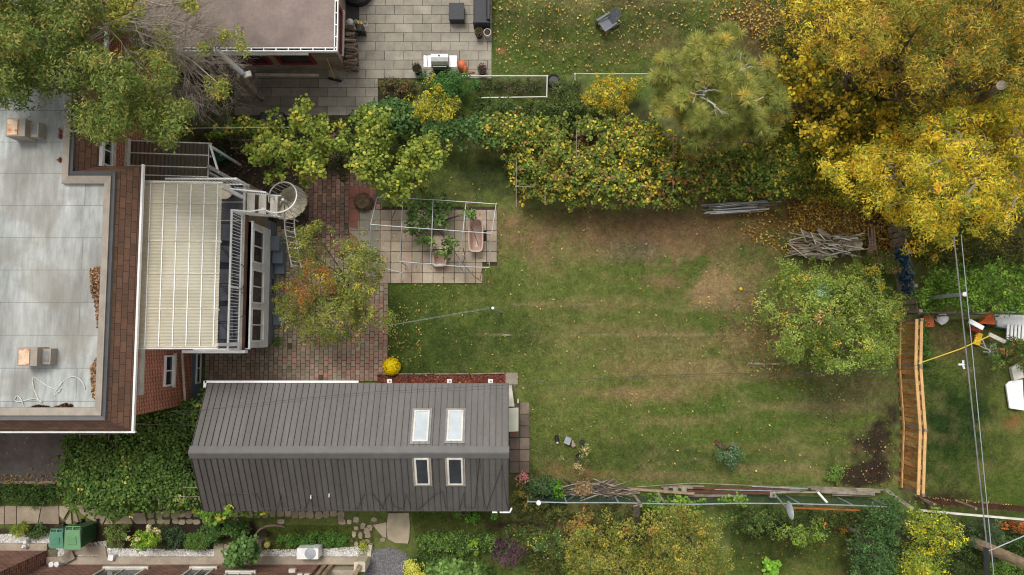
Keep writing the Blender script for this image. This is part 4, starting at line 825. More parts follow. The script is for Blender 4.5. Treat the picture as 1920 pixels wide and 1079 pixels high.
# grill
gc = P(825,113,.9); GR = empty('barbecue_grill', (gc.x, gc.y, 0), 'stainless steel barbecue grill with open side shelves', 'grill')
lid = MB(); prof = [(-.22,.86),(-.22,1.0),(-.14,1.12),(0,1.17),(.12,1.14),(.2,1.04),(.22,.9)]; b0 = 0
for x in (-.31, .31): lid.v += [(gc.x+x, gc.y+y, z) for y, z in prof]
m_ = len(prof)
for i in range(m_-1): lid._f((i, i+1, m_+i+1, m_+i))
lid._f(range(m_)); lid._f([m_+i for i in range(m_)][::-1]); lid.build('lid', M['chrome'], GR)
MB().b2(gc.x-.3, gc.x+.3, gc.y-.24, gc.y+.2, .55, .858).build('firebox', M['grey'], GR); MB().b2(gc.x-.28, gc.x+.28, gc.y-.2, gc.y+.18, .05, .548).build('cabinet', M['black'], GR)
MB().tube([(gc.x-.25, gc.y-.28, .98),(gc.x+.25, gc.y-.28, .98)], .014, 7).build('handle', M['chrome'], GR); MB().lathe((gc.x-.01, gc.y+.06, 1.14), [(.04,0),(.04,.03)], 14).build('thermometer', M['black'], GR)
for s_ in (-1, 1): MB().b2(gc.x+s_*.33, gc.x+s_*.62, gc.y-.24, gc.y+.2, .82, .85).build('side_shelf', M['white'], GR, bevel=.01); MB().b2(gc.x+s_*.621, gc.x+s_*.65, gc.y-.1, gc.y-.02, .78, .83).build('hook', M['black'], GR)
MB().tube([(gc.x-.5, gc.y+.32, .87),(gc.x-.47, gc.y-.2, .87)], .012, 5).build('tongs', M['grey'], GR)
for x in (-.27,.27):
    for y in (-.2,.18): MB().tube([(gc.x+x, gc.y+y, 0),(gc.x+x, gc.y+y, .06)], .03, 8).build('wheel', M['black'], GR)
c = P(866,121,.3); e = empty('orange_cushion', (c.x, c.y, 0), 'bright orange folded cushion leaning beside the grill', 'cushion')
mb = MB(); mb.lathe((0,0,0), [(.02,0),(.16,.04),(.2,.12),(.19,.3),(.1,.42),(.02,.44)], 16); mb.v = [(c.x+x*.9, c.y+y*1.15-z*.1, z) for x,y,z in mb.v]; mb.build('cushion', M['terracotta'], e, smooth=True)
mb = MB(); mb.lathe((0,0,0), [(.02,0),(.1,.04),(.12,.12),(.1,.3),(.02,.4)], 12); mb.v = [(c.x+.12+x*.8, c.y-.16+y*1.7, z) for x,y,z in mb.v]; mb.build('flap', M['terracotta'], e, smooth=True)
c = P(677,50,.3); e = empty('pressure_washer', (c.x, c.y, 0), 'black and yellow pressure washer with a white hose beside the firewood', 'pressure washer')
mb = MB(); mb.b2(c.x-.14, c.x+.1, c.y-.28, c.y+.05, .08, .5); mb.build('body', M['black'], e, bevel=.04); MB().b2(c.x-.08, c.x-.02, c.y+.0, c.y+.12, .4, .52).build('handle', M['yellow'], e, bevel=.01); MB().b2(c.x+.02, c.x+.09, c.y-.02, c.y+.1, .4, .53).build('motor_cover', M['yellow'], e, bevel=.01)
for s_ in (-.15,.12): MB().tube([(c.x+s_, c.y-.2, .1),(c.x+s_+.03, c.y-.2, .1)], .1, 12).build('wheel', M['black'], e)
MB().tube([(c.x-.2+.09*math.cos(t), c.y+.08+.16*math.sin(t), .4-.03*t) for t in np.linspace(0,5,20)]+[(c.x+.14+.09*math.cos(t), c.y+.12+.09*math.sin(t), .25) for t in np.linspace(2.5,8.5,20)], .014, 5).build('hose', M['offwhite'], e)
c = P(657,43,.6); e = empty('mop', (c.x, c.y, 0), 'mop with white head lying across the firewood stack', 'mop'); MB().lathe((c.x, c.y, .66), [(.03,0),(.13,.02),(.1,.09),(.02,.12)], 9).build('head', M['offwhite'], e); MB().tube([(c.x-.02, c.y, .75), P(673,62,.35)], .014, 6).build('handle', M['white'], e)
for lab, pa, pb, hc, mt in (('push broom with a long black bristle head on the north patio', (613,110), (628,150), (629,151), 'black'), ('second broom with grey bristles leaning beside the push broom', (627,128), (637,148), (637,148), 'grey')):
    p, q_ = P(*pa, 1.2), P(*pb, .06); e = empty('broom', (q_.x, q_.y, 0), lab, 'broom', 'brooms leaning at the timber house corner'); MB().tube([p, q_], .014, 6).build('handle', M['yellow' if mt == 'black' else 'wood'], e)
    MB().box((q_.x, q_.y, .06), (.5 if mt == 'black' else .28, .08, .1), R(-14)).build('head', M[mt], e)
c = P(880,137,.03); tag(MB().box((c.x+.1, c.y+.02, .06), (.2,.06,.06), R(8)).build('hand_trowel', M['redp']), 'small dark red trowel on the patio by the round pot', 'trowel')
# raised bed frames
def frame(name, label, pts, z, wd, mat, cat, close=True, group=None):
    e = empty(name, P(*pts[0]), label, cat, group); n_ = len(pts)
    for i in range(n_ if close else n_-1): MB().beam(P(*pts[i], z), P(*pts[(i+1)%n_], z), wd, wd*1.6).build('rail', M[mat], e)
    for p in pts: q_ = P(*p, z); MB().b2(q_.x-.03, q_.x+.03, q_.y-.03, q_.y+.03, 0, z+.02).build('post', M[mat], e)
    return e
frame('raised_bed', 'raised garden bed with pale rim holding low weeds beside the paved patio', [(896,184),(1025,182),(1026,143),(868,143)], .4, .035, 'offwhite', 'garden bed', False)
frame('raised_bed', 'raised garden bed with pale rim behind the yellow shrub and pine', [(1078,150),(1078,139),(1245,139)], .3, .022, 'offwhite', 'garden bed', False)
c = P(1038,152,.1); tag(MB().lathe((c.x, c.y, 0), [(.2,0),(.26,.12),(.24,.14),(.18,.1)], 20).build('bucket', M['black']), 'black tub between the two raised garden beds', 'tub')
# adirondack chair
def adirondack():
    e = empty('adirondack_chair', (0,0,0), 'slate grey slatted adirondack chair on the leafy lawn at the top', 'chair')
    for i in range(7):
        mb = MB(); mb.beam((-.26, .0-.085*i+.1, .34-.012*0+.0+(.0 if i else 0)-.012*(6-i)+.06*(i/6)), (.26, .0-.085*i+.1, .34-.012*(6-i)+.06*(i/6)), .068, .02); mb.build('seat_slat', M['chair'], e)
    for i in range(5):
        x = -.21+.105*i; hh = [.8,.9,.94,.9,.8][i]; mb = MB(); a = Vector((x*.85, .14, .26)); b_ = Vector((x*1.15, .14+hh*.48, .26+hh*.86)); d = (b_-a).normalized(); mb.beam(a, b_, .09, .02); mb.build('back_slat', M['chair'], e)
    for s_ in (-1, 1):
        MB().hexa([(s_*.28,-.48,.53),(s_*.4,-.48,.53),(s_*.36,.3,.53),(s_*.29,.3,.53)] if s_ > 0 else [(-.4,-.48,.53),(-.28,-.48,.53),(-.29,.3,.53),(-.36,.3,.53)], [(s_*.28,-.48,.555),(s_*.4,-.48,.555),(s_*.36,.3,.555),(s_*.29,.3,.555)] if s_ > 0 else [(-.4,-.48,.555),(-.28,-.48,.555),(-.29,.3,.555),(-.36,.3,.555)]).build('armrest', M['chair'], e)
        MB().b2(s_*.29, s_*.33, -.5, -.4, 0, .528).build('front_leg', M['chair'], e); MB().beam((s_*.3,-.46,.3),(s_*.3,.55,.05), .03, .1).build('rear_leg', M['chair'], e)
    return e
ch = adirondack(); p = P(1141,40,.35); ch.location = (p.x, p.y, 0); ch.rotation_euler.z = R(-56); ch.scale = (.74,.74,.74)

# ================================================================== GREENHOUSE FRAME AND TUBS
GF = empty('greenhouse_frame', P(800,450,0), 'bare galvanised pipe greenhouse frame over the concrete tile floor', 'frame')
zA, zB = 1.3, 1.75
Nn = [(707,370),(755,372),(812,375),(874,379),(930,383)]; Rr = [(695,421),(753,426),(810,430),(868,434),(922,438)]; Ss = [(692,478),(750,491),(807,495),(862,500),(917,502)]
F0 = [(700,455),(757,512),(813,517),(866,521),(918,527)]
def pipe(a, b_, r=.016): MB().tube([a, b_], r, 6).build('pipe', M['steel'], GF)
for L_, z in ((Nn, zA), (Rr, zB), (Ss, zA)):
    for i in range(4):
        if L_ is Ss and i == 0: continue
        pipe(P(*L_[i], z), P(*L_[i+1], z))
for i in range(5):
    pipe(P(*Nn[i], zA), P(*Rr[i], zB)); pipe(P(*Rr[i], zB), P(*Ss[i], zA))
    for L_ in (Nn, Ss): q_ = P(*L_[i], zA); MB().tube([q_, (q_.x, q_.y, 0)], .02, 6).build('leg', M['steel'], GF)
tag(MB().tube([P(722,504,.04), P(754,512,.04)], .02, 6).build('steel_pipe', M['steel']), 'loose steel pipe lying by the south west corner of the greenhouse floor', 'pipe')
def tub(name, label, cx, cy, lx, ly, h, flatleft=False, cat='bathtub', z0=.03, bowl=True):
    c = P(cx, cy, h); e = empty(name, (c.x, c.y, 0), label, cat); n_ = 36
    def ring(k, z, inset=0):
        o_ = []
        for i in range(n_):
            t = 2*math.pi*i/n_; s_ = abs(math.cos(t))**.45*math.copysign(1, math.cos(t)); u = abs(math.sin(t))**.45*math.copysign(1, math.sin(t))
            if flatleft and s_ < 0: s_ = -1 if abs(s_) > .3 else s_*1.5; u = math.copysign(min(1, abs(u)*1.05), u)
            o_.append((c.x+s_*(lx/2*k-inset), c.y+u*(ly/2*k-inset), z))
        return o_
    R_ = [ring(.86, z0), ring(1, h-.04), ring(1.02, h), ring(1, h+.012), ring(1, h, .055), ring(.93, h*.5, .06), ring(.84, z0+.09, .07)]; mb = MB()
    for r_ in R_: mb.v += r_
    for i in range(len(R_)-1):
        for k in range(n_): k2 = (k+1) % n_; mb._f((i*n_+k, i*n_+k2, (i+1)*n_+k2, (i+1)*n_+k))
    mb._f([(len(R_)-1)*n_+k for k in range(n_)]); mb._f(list(range(n_))[::-1]); mb.build('basin', M['pink'], e, smooth=True)
    MB().lathe((c.x+.0, c.y-ly*.3, z0+.092), [(.03,0),(.03,.006)], 12).build('drain', M['steel'], e)
    return e
tub('bathtub', 'dusty pink bathtub with curved rim standing upright on the tile floor', 892,441,.56,1.26,.5)
e = empty('toilet', P(825,458,0), 'dusty pink toilet cistern lid among the vines', 'sink'); e['label'] = 'dusty pink rectangular basin shell among the vines on the tile floor'; e['category'] = 'basin'
c = P(828,452,.4); mb = MB(); mb.b2(c.x-.36, c.x+.34, c.y-.26, c.y+.22, .04, .4); mb.build('shell', M['pink'], e, bevel=.06); MB().b2(c.x-.42, c.x+.4, c.y-.3, c.y-.25, .36, .42).build('rim', M['offwhite'], e, bevel=.01); e.name = 'basin'
tub('sink', 'dusty pink rounded sink bowl half hidden by vines', 824,485,.52,.6,.38, cat='sink')

# ================================================================== LAWN ITEMS
a, b_ = P(925,578,1.2), P(650,625,1.9); CLs = empty('clothesline', P(936,586,0), 'double clothesline with pulley running from the patio tree to a short post', 'clothesline')
for k in (-.025, .025): MB().tube([P(917,578+k*40,1.05), P(560,640,2.0)], .0045, 4).build('line', M['steel'], CLs)
mb = MB(); mb.tube([P(941,586,0), P(924,578,1.0)], .035, 8); mb.build('post', M['steel'], CLs); MB().lathe(P(924,578,1.0), [(.05,0),(.05,.05)], 12).build('pulley', M['white'], CLs)
for i, (lab, x0, x1, y, ) in enumerate((('pale weathered board set in the lawn near the shed path', 942, 957, 628), ('pale weathered board set in the lawn beside the green bush', 1402, 1462, 682))):
    tag(MB().beam(P(x0, y, .01), P(x1, y+1, .01), .07, .05).build('edging_board', M['greywood']), lab, 'board')
def fpot(c, r, h, col): return MB().lathe(c, [(r*.7,0),(r,h),(r*.85,h),(r*.8,h*.85)], 14)
for lab, x, y, mt in (('small black lantern lying on the lawn left of the grey junk', 1044,823,'black'),):
    c = P(x,y,.1); e = empty('lantern', (c.x, c.y, 0), lab, 'lantern'); MB().tube([(c.x-.02, c.y+.12, .08),(c.x+.02, c.y-.1, .08)], .07, 10).build('body', M[mt], e); MB().tube([(c.x+.02, c.y-.1, .08),(c.x+.03, c.y-.18, .08)], .045, 10).build('cap', M['offwhite'], e)
c = P(1064,826,.2); e = empty('garden_box', (c.x, c.y, 0), 'small grey square box tipped on the lawn above the variegated shrub', 'box'); MB().box((c.x, c.y, .16), (.2,.24,.26), R(-20), (R(8), R(-6))).build('box', M['greywall'], e); MB().box((c.x, c.y, .3), (.22,.26,.02), R(-20), (R(8), R(-6))).build('lid', M['steel'], e)
c = P(1072,829,.12); e = empty('rubble_heap', (c.x, c.y, 0), 'little heap of grey stones beside the tipped box', 'stones')
for i in range(7): mb = MB(); k = rnd.uniform(.04,.09); mb.box((c.x+rnd.uniform(-.12,.14), c.y+rnd.uniform(-.2,.12), .07+rnd.random()*.06), (k*2, k*1.5, k*1.3), rnd.random()*3, (rnd.random(), rnd.random())); mb.build('stone', M['greywood'], e, bevel=.012)
c = P(1091,829,.1); e = empty('flower_pot', (c.x, c.y, 0), 'small dark empty pot beside the variegated shrub', 'plant pot'); fpot((c.x, c.y, 0), .1, .2, 0).build('pot', M['black'], e)
c = P(1347,834,.05); tag(MB().box((c.x+.04, c.y, .06), (.42,.15,.1), R(-38), (0, R(3))).build('stepping_stone', M['darkwood']), 'small brown block lying beside the bluish shrub on the lawn', 'block')
c = P(1389,542,.02); tag(MB().lathe((c.x, c.y, 0), [(.02,.0),(.07,.02),(.06,.05),(.02,.06)], 7).build('fallen_fruit', M['yellow']), 'single yellow fallen fruit on the bare brown patch of lawn', 'fruit')

# ================================================================== PILES OF POLES AND PLANKS
def pile(name, label, cat, part, items):
    c = P(*items[0][0], 0); e = empty(name, c, label, cat)
    for (a, b_, za, zb_, wd, ht, mt) in items: MB().beam(P(*a, za), P(*b_, zb_), wd, ht).build(part, M[mt], e)
    return e
rg = random.Random(9); it = []
for i in range(34):
    x0 = 1314+rg.uniform(0, 50); y0_ = 382+rg.uniform(-3, 17); L_ = rg.uniform(60, 118); it.append(((x0, y0_+4), (min(1466, x0+L_), y0_-1-rg.uniform(0,4)), .08+.012*i, .1+.012*i, .03, .03, rg.choice(['steel','offwhite','greywood','steel'])))
pile('pole_pile', 'long bundle of thin grey poles and pipes lying below the grapevines', 'poles', 'pole', it)
it = []
for i in range(26): it.append(((1474+rg.uniform(0,30), 446+i*1.25+rg.uniform(-3,3)), (1530+rg.uniform(-16,34), 456+i*1.0+rg.uniform(-14,14)), .1+.014*i, .12+.03*rg.random()*i**.5, .04, .025, rg.choice(['greywood','wood','greywood'])))
for i in range(13): x = 1556+i*2.2+rg.uniform(-3,3); it.append(((x, 452+rg.uniform(-4,6)), (x+rg.uniform(-8,12), 480+rg.uniform(-8,4)), .3+.02*i, .2+.02*i, .035, .03, 'greywood'))
for (a, b_, wd) in (((1533,430),(1557,446),.16),((1495,474),(1556,485),.2),((1484,472),(1583,465),.08),((1517,470),(1540,450),.12),((1536,456),(1532,478),.07),((1520,456),(1556,486),.08),((1504,434),(1540,452),.12),((1545,452),(1550,480),.09),((1528,462),(1558,484),.07)): it.append((a, b_, .45, .4, wd, .04, 'greywood'))
for i in range(46):
    x = 1486+rg.random()*120; y = 440+rg.random()*40; a = rg.choice([.15,-.3,1.2,.5,-.15])+rg.uniform(-.3,.3); L_ = rg.uniform(14, 30); it.append(((x-L_*math.cos(a), y-L_*.6*math.sin(a)), (x+L_*math.cos(a), y+L_*.6*math.sin(a)), .35+.3*rg.random(), .35+.3*rg.random(), rg.uniform(.025,.05), .025, rg.choice(['cream','twig','offwhite','wood','greywood'])))
pile('plank_pile', 'heap of weathered grey planks beside the fallen yellow leaves', 'planks', 'plank', it)
it = []
for i in range(9): x = 1622+rg.uniform(0,18); it.append(((x, 424+rg.uniform(0,12)), (x+rg.uniform(-8,10), 476+rg.uniform(-10,6)), .2+.02*i, .3, .04, .03, 'wood'))
pile('stick_bundle', 'upright brown stakes near the weathered fence under yellow leaves', 'stakes', 'stick', it)
c = P(1579,457,.5); e = empty('paint_bucket', (c.x, c.y, 0), 'round white rimmed bucket on the plank heap', 'bucket'); MB().lathe((c.x, c.y, .1), [(.1,0),(.13,.38),(.145,.4),(.145,.42),(.12,.42),(.1,.25)], 20).build('bucket', M['offwhite'], e); MB().lathe((c.x, c.y, .1), [(.1,.24),(.1,.26)], 16).build('contents', M['black'], e)
c = P(1600,460,.4); e = empty('plastic_sheet', (c.x, c.y, 0), 'crumpled pale plastic on the plank heap right of the bucket', 'plastic sheet'); mb = MB(); g_ = 9
for i in range(g_):
    for j in range(g_): mb.v.append((c.x+(i/8-.5)*.6+rg.uniform(-.03,.03), c.y+(j/8-.5)*.4+rg.uniform(-.03,.03), .38+rg.uniform(0,.14)))
for i in range(g_-1):
    for j in range(g_-1): mb._f((i*g_+j, (i+1)*g_+j, (i+1)*g_+j+1, i*g_+j+1))
mb.build('sheet', M['cream'], e)
c = P(1652,495,.4); tag(MB().tube([P(1651,501,.2), P(1652,491,.5)], .05, 8).build('white_tube', M['white']), 'short white pipe stub standing behind the round green bush', 'pipe')
# brush pile (many sticks) along the south fence
e = empty('brush_pile', P(1110,915,0), 'tangled brush pile of cut branches along the wire fence', 'brush pile')
for i in range(92):
    px = 1052+rg.random()*112; py = 908+rg.random()*20-6*math.sin((px-1052)/112*3.14); L_ = rg.uniform(.5, 1.5); a = rg.uniform(-.6,.6); p = P(px, py, 0); p.z = .1+rg.random()*.35; d = Vector((math.cos(a), math.sin(a), rg.uniform(-.12,.12)))*L_/2
    m1 = p+Vector((0,0,.04))+Vector((rg.uniform(-.05,.05), rg.uniform(-.05,.05), 0)); MB().tube([p-d, m1, p+d], [.028,.022,.01], 5).build('branch', M[rg.choice(['bark','greywood','twig','bark'])], e)
c = P(1092,915,.5); tag(litter('dry_grass_clump', None, [[(1080,905),(1104,903),(1110,918),(1094,926),(1078,920)]], 420, .3, [(178,154,116,1),(150,126,92,1)], 31, .12, zz=.2, shape='blade', kind=None), 'tan clump of dry cut grass on top of the brush pile', 'dry grass')
e = empty('lumber_row', P(1300,915,0), 'row of old boards and pipes lying between lawn and wire fence', 'lumber')
for (a, b_, z, wd, mt) in [((1170,916),(1302,926),.35,.09,'wood'),((1140,925),(1200,923),.2,.1,'greywood'),((1195,913),(1300,906),.2,.025,'greywood'),((1300,906),(1520,915),.2,.025,'greywood'),((1300,915),(1480,918),.3,.07,'darkwood'),((1340,918),(1500,922),.3,.03,'steel'),((1290,922),(1450,925),.25,.1,'darkwood'),((1450,924),(1535,923),.45,.05,'greywood'),((1440,917),(1510,918),.25,.08,'greywood'),((1512,913),(1662,919),.2,.06,'greywood'),((1530,921),(1640,926),.3,.13,'greywood'),((1520,917),(1650,922),.25,.09,'greywood'),((1560,927),(1632,929),.2,.1,'greywood'),((1290,928),(1400,930),.15,.12,'greywood'),((1410,912),(1515,917),.3,.03,'steel'),((1240,912),(1320,914),.1,.12,'greywood')]: MB().beam(P(*a, z), P(*b_, z+.03), wd, .04).build('board', M[mt], e)
for i, x in enumerate((1249,1267,1283)): 
    c = P(x, 920, .2); tag(MB().box((c.x, c.y, .1), (.19,.26,.2), R(rg.uniform(-4,4))).build('concrete_block', M['greywood'], bevel=.015), ['grey concrete block nearest the brush pile in the fence side row','middle grey concrete block in the fence side row','grey concrete block farthest from the brush pile in the fence side row'][i], 'block', 'concrete blocks in the fence side row')
tag(MB().tube([P(*p, .04) for p in ((480,1001),(488,992),(500,987),(515,985),(528,987),(534,989))], [.03,.045,.05,.05,.04,.02], 7).build('driftwood', M['wood']), 'curved bare branch lying on the soil beside the shed', 'branch')

# ================================================================== FENCES
def chain(name, label, pts, h, mat='gmesh', n_dia=True, rail='steel'):
    e = empty(name, P(*pts[0], h), label, 'fence'); W = [P(*p, h) for p in pts]
    MB().tube(W, .022, 6).build('top_rail', M[rail], e)
    for i, p in enumerate(W): MB().tube([p, (p.x, p.y, 0)], .03, 6).build('post', M[rail], e)
    mb = MB()
    for a, b_ in zip(W[:-1], W[1:]):
        n_ = max(2, int((b_-a).length/.11)); d = (b_-a)/n_
        for i in range(n_):
            p = a+d*i; q_ = a+d*(i+1); mb.quad((p.x, p.y, 0), (p.x+.016, p.y, 0), (q_.x+.016, q_.y, h), (q_.x, q_.y, h)); mb.quad((q_.x, q_.y+.004, 0), (q_.x+.016, q_.y+.004, 0), (p.x+.016, p.y+.004, h), (p.x, p.y+.004, h))
        for k in range(9): z = .06+k*h/9; mb.beam((a.x, a.y, z), (b_.x, b_.y, z), .004, .02)
    mb.build('mesh', M[mat], e); return e
chain('wire_fence', 'green wire mesh fence with pale top rail along the south side of the lawn', [(990,941),(1062,943),(1160,943),(1236,945),(1300,946),(1390,944),(1500,945),(1600,948),(1668,951)], 1.2)
tag(MB().lathe(P(1010,943,1.2), [(.05,-.05),(.09,.0),(.08,.06),(.02,.08)], 12).build('post_cap', M['white']), 'white ball cap on the west end of the wire fence', 'post cap')
tag(MB().beam(P(1482,952,.9), P(1612,957,.9), .05, .04).build('rusty_rail', M['copper']), 'thin rusty rail behind the satellite dish', 'rail')
fp = [(1196,945),(1178,917)]; e = empty('wooden_post', P(1190,935,0), 'square raw timber posts propping the fence by the brush pile', 'post'); MB().beam(P(1188,928,.1), P(1202,949,1.5), .1, .1).build('post', M['greywood'], e); MB().beam(P(1193,975,.1), P(1193,948,1.3), .2, .04).build('board', M['greywood'], e); MB().beam(P(1233,923,.3), P(1246,944,1.1), .07, .05).build('stake', M['greywood'], e)
e = empty('satellite_dish', P(1480,957,0), 'grey satellite dish on a long arm behind the wire fence', 'satellite dish'); c = P(1481,957,2.0)
mb = MB(); n_ = 24; ax = Vector((.72,.2,.55)).normalized(); u_ = ax.orthogonal().normalized(); v_ = ax.cross(u_)
mb.v.append(tuple(c-ax*.06))
for r_, dd in ((.16,-.05),(.3,0),(.305,.012)):
    for k in range(n_): t = 6.2832*k/n_; mb.v.append(tuple(c+u_*r_*1.1*math.cos(t)+v_*r_*math.sin(t)+ax*dd))
for k in range(n_): mb._f((0, 1+k, 1+(k+1)%n_))
for j in range(2):
    for k in range(n_): mb._f((1+j*n_+k, 1+(j+1)*n_+k, 1+(j+1)*n_+(k+1)%n_, 1+j*n_+(k+1)%n_))
mb.build('dish', M['steel'], e, smooth=True); MB().tube([P(1451,925,.7), c-ax*.06], .025, 7).build('arm', M['steel'], e); MB().tube([P(1451,925,.7), P(1451,933,0)], .03, 7).build('mast', M['steel'], e)
c = P(1449,926,.3); mb = MB(); mb.b2(c.x-.1, c.x+.12, c.y-.16, c.y+.16, 0, .3); mb.build('base_block', M['concrete'], e)
tag(MB().tube([P(1534,924,.5), P(1551,943,.9)], .045, 8).build('white_pipe', M['white']), 'short thick white pipe leaning over the wire fence', 'pipe')
# cedar fence (vertical boards, two rails), two bays meeting at an angle
def boardfence(name, label, pts, h, sp, bw, mat, rmat, grp=None, rails=True, pmat='greywood', jit=.0, lean=0, postw=.12):
    e = empty(name, P(*pts[0]), label, 'fence', grp); G_ = [P(*p, 0) for p in pts]; r = random.Random(len(label)); k = 0
    for a, b_ in zip(G_[:-1], G_[1:]):
        d = (b_-a); n_ = int(d.length/sp); d.normalize(); nr = Vector((d.y, -d.x, 0))
        for i in range(n_):
            c = a.lerp(b_, (i+.5)/n_); o_ = nr*((.035 if i % 2 else -.03) if mat == 'cedar' else 0); hh = h-(.05 if not i % 2 else 0)+r.uniform(-jit, jit)
            mb = MB(); mb.hexa([c+o_-d*bw/2-nr*.01, c+o_+d*bw/2-nr*.01, c+o_+d*bw/2+nr*.01, c+o_-d*bw/2+nr*.01], [c+o_-d*bw/2-nr*.01+Vector((lean,0,hh)), c+o_+d*bw/2-nr*.01+Vector((lean,0,hh)), c+o_+d*bw/2+nr*.01+Vector((lean,0,hh)), c+o_-d*bw/2+nr*.01+Vector((lean,0,hh))])
            k += 1
            if k <= 100: mb.build('board', M[r.choice(['cedar','cedar','cedar2','cedar3']) if mat == 'cedar' else mat], e)
        if rails:
            for off, z in ((-.05, h+.0), (.14, h+.03)):
                MB().beam(a-nr*0+nr*off*1+Vector((lean,0,z)), b_+nr*off+Vector((lean,0,z)), .1, .04).build('top_rail', M[rmat], e)
            MB().beam(a+nr*.05+Vector((0,0,.25)), b_+nr*.05+Vector((0,0,.25)), .04, .08).build('lower_rail', M[rmat], e)
    for p in G_: MB().beam((p.x+.04, p.y, 0), (p.x+.04+lean, p.y, h+.06), postw, postw).build('post', M[pmat], e)
    return e
boardfence('cedar_fence', 'new cedar board fence with double top rail bending along the right side', [(1684,601),(1682,683),(1690,797),(1686,912)], 1.38, .165, .145, 'cedar', 'cedarl', postw=.1)
boardfence('weathered_fence', 'old grey board fence running up from the new cedar fence', [(1664,430),(1672,480),(1682,540),(1690,585)], 1.1, .2, .16, 'greywood', 'greywood', jit=.05, rails=False)
WF = [o for o in COL.objects if o.name.startswith('weathered_fence')][0]
for a, b_ in (((1668,430),(1674,480)),((1674,480),(1684,540)),((1684,540),(1691,585))): MB().beam(P(*a, .0)+Vector((.04,0,.85)), P(*b_, .0)+Vector((.04,0,.85)), .05, .09).build('rail', M['bark'], WF)
e = empty('rail_fence', P(1800,590), 'dark weathered rail fence separating the far right yards', 'fence')
MB().beam(P(1718,586,.8), P(1930,589,.8), .07, .12).build('top_rail', M['bark'], e); MB().beam(P(1728,592,.3), P(1925,594,.3), .05, .1).build('lower_rail', M['bark'], e)
for x in (1722,1800,1872): p = P(x, 587, .8); MB().b2(p.x-.05, p.x+.05, p.y-.05, p.y+.05, 0, .85).build('post', M['greywood'], e)
PF = boardfence('picket_fence', 'dark red brown picket fence with pale top rail at the lower right', [(1715,932),(1790,940),(1960,952)], 1.05, .17, .09, 'darkwood', 'offwhite', jit=.02, rails=False, postw=.08)
for a, b_ in (((1725,957),(1800,964)),((1800,964),(1870,970)),((1870,970),(1960,978))): MB().beam(P(*a, 1.1), P(*b_, 1.1), .07, .05).build('top_rail', M['offwhite'], PF)
tag(MB().beam(P(1660,918,.6), P(1712,955,.7), .12, .06).build('fallen_beam', M['greywood']), 'grey beam slanting from the wire fence to the cedar fence foot', 'beam')
tag(MB().beam(P(1715,920,.3), P(1748,958,.6), .09, .06).build('leaning_post', M['darkwood']), 'dark post leaning beside the foot of the cedar fence', 'post')
e = empty('steel_post', P(1722,560,0), 'tall grey steel post with white cap above the right hedge', 'post'); p = P(1722,560,0); MB().tube([p, (p.x, p.y, 2.62)], [.075,.065], 10).build('pole', M['steel'], e); MB().lathe((p.x, p.y, 2.6), [(.075,0),(.08,.04),(.03,.08)], 12).build('cap', M['white'], e)
# nets by the weathered fence
tag(litter('blue_netting', None, [[(1672,470),(1690,465),(1700,520),(1705,560),(1690,545),(1676,500)]], 260, .6, [(66,96,116,1),(90,116,130,.5),(50,70,86,1)], 63, .16, zz=.5, shape='blade', kind=None), 'blue netting draped on the weathered grey fence', 'netting')

# ================================================================== UTILITY POLE, WIRES
p = P(1806,1008,0); UP = empty('utility_pole', (p.x, p.y, 0), 'tall wooden utility pole at the lower right corner', 'utility pole'); lx = .3
MB().tube([p, (p.x+.1, p.y, 4), (p.x+.15, p.y+.03, 9.5)], [.19,.17,.13], 12).build('pole', M['wood'], UP)
q_ = P(1853,1030,6.2)
for dx in (0, .18, .42): MB().lathe((p.x+.25+dx, p.y+.28-dx*.3, 6.3+dx*.6), [(.03,0),(.06,.03),(.04,.08),(.06,.12),(.03,.16)], 10).build('insulator', M['white'], UP)
MB().beam((p.x-.1, p.y-.1, 6.2), (p.x+.9, p.y+.35, 6.6), .08, .1).build('bracket', M['greywood'], UP)
def wire(name, label, pts, r, mat='grey', grp=None):
    return tag(MB().tube(pts, r, 5).build(name, M[mat]), label, 'cable', grp)
def sag(a, b_, s, n_=14): a, b_ = Vector(a), Vector(b_); return [a.lerp(b_, i/n_)-Vector((0,0,s*4*(i/n_)*(1-i/n_))) for i in range(n_+1)]
wire('power_cable', 'thick dark power cable, left of the two running down the right side', sag(P(1788,440,6.2), P(1851,1030,6.2), .0), .017, 'grey')
wire('power_cable', 'thin pale power cable, right of the two running down the right side', sag(P(1802,440,6.3), P(1864,1085,6.3), .0), .01, 'steel')
wire('power_cable', 'black spliced cable bundle hanging below the utility pole bracket', [P(1848,1028,6.2), P(1850,1050,6.2), P(1851,1100,6.2)], .07, 'black')
wire('service_wire', 'thin dark service wire, upper of the pair crossing the shed roof and lawn', sag(P(320,778,5.2), P(1845,668,6.2), .0)[:1]+[P(x, y, 5.5) for x, y in ((392,768),(470,758),(560,748),(700,735),(840,728),(952,722),(1150,708),(1300,702),(1500,699),(1700,693),(1850,686))], .006, 'black')
wire('service_wire', 'thin dark service wire, lower of the pair crossing the shed roof and lawn', [P(x, y, 5.3) for x, y in ((320,772),(470,763),(560,752),(700,739),(840,733),(952,728),(1150,712),(1300,706),(1500,700),(1690,694))], .004, 'black')
wire('guy_rope', 'taut yellow rope from the cedar fence post to the junk pile', [P(1722,682,1.4), P(1800,655,1.2), P(1856,630,1.0)], .022, 'rope')
e = empty('line_fitting', P(1800,684,4), 'white plastic line fitting on the power cable', 'line fitting'); 
for a, b_ in (((1797,684),(1808,684)),((1806,676),(1806,682)),((1806,686),(1808,692))): MB().tube([P(*a, 6.0), P(*b_, 6.0)], .03, 6).build('clamp', M['white'], e)
wire('service_wire', 'thin grey wire reaching the lower right corner from the utility pole', [P(1850,1035,6.2), P(1925,1003,6.2)], .016, 'steel')
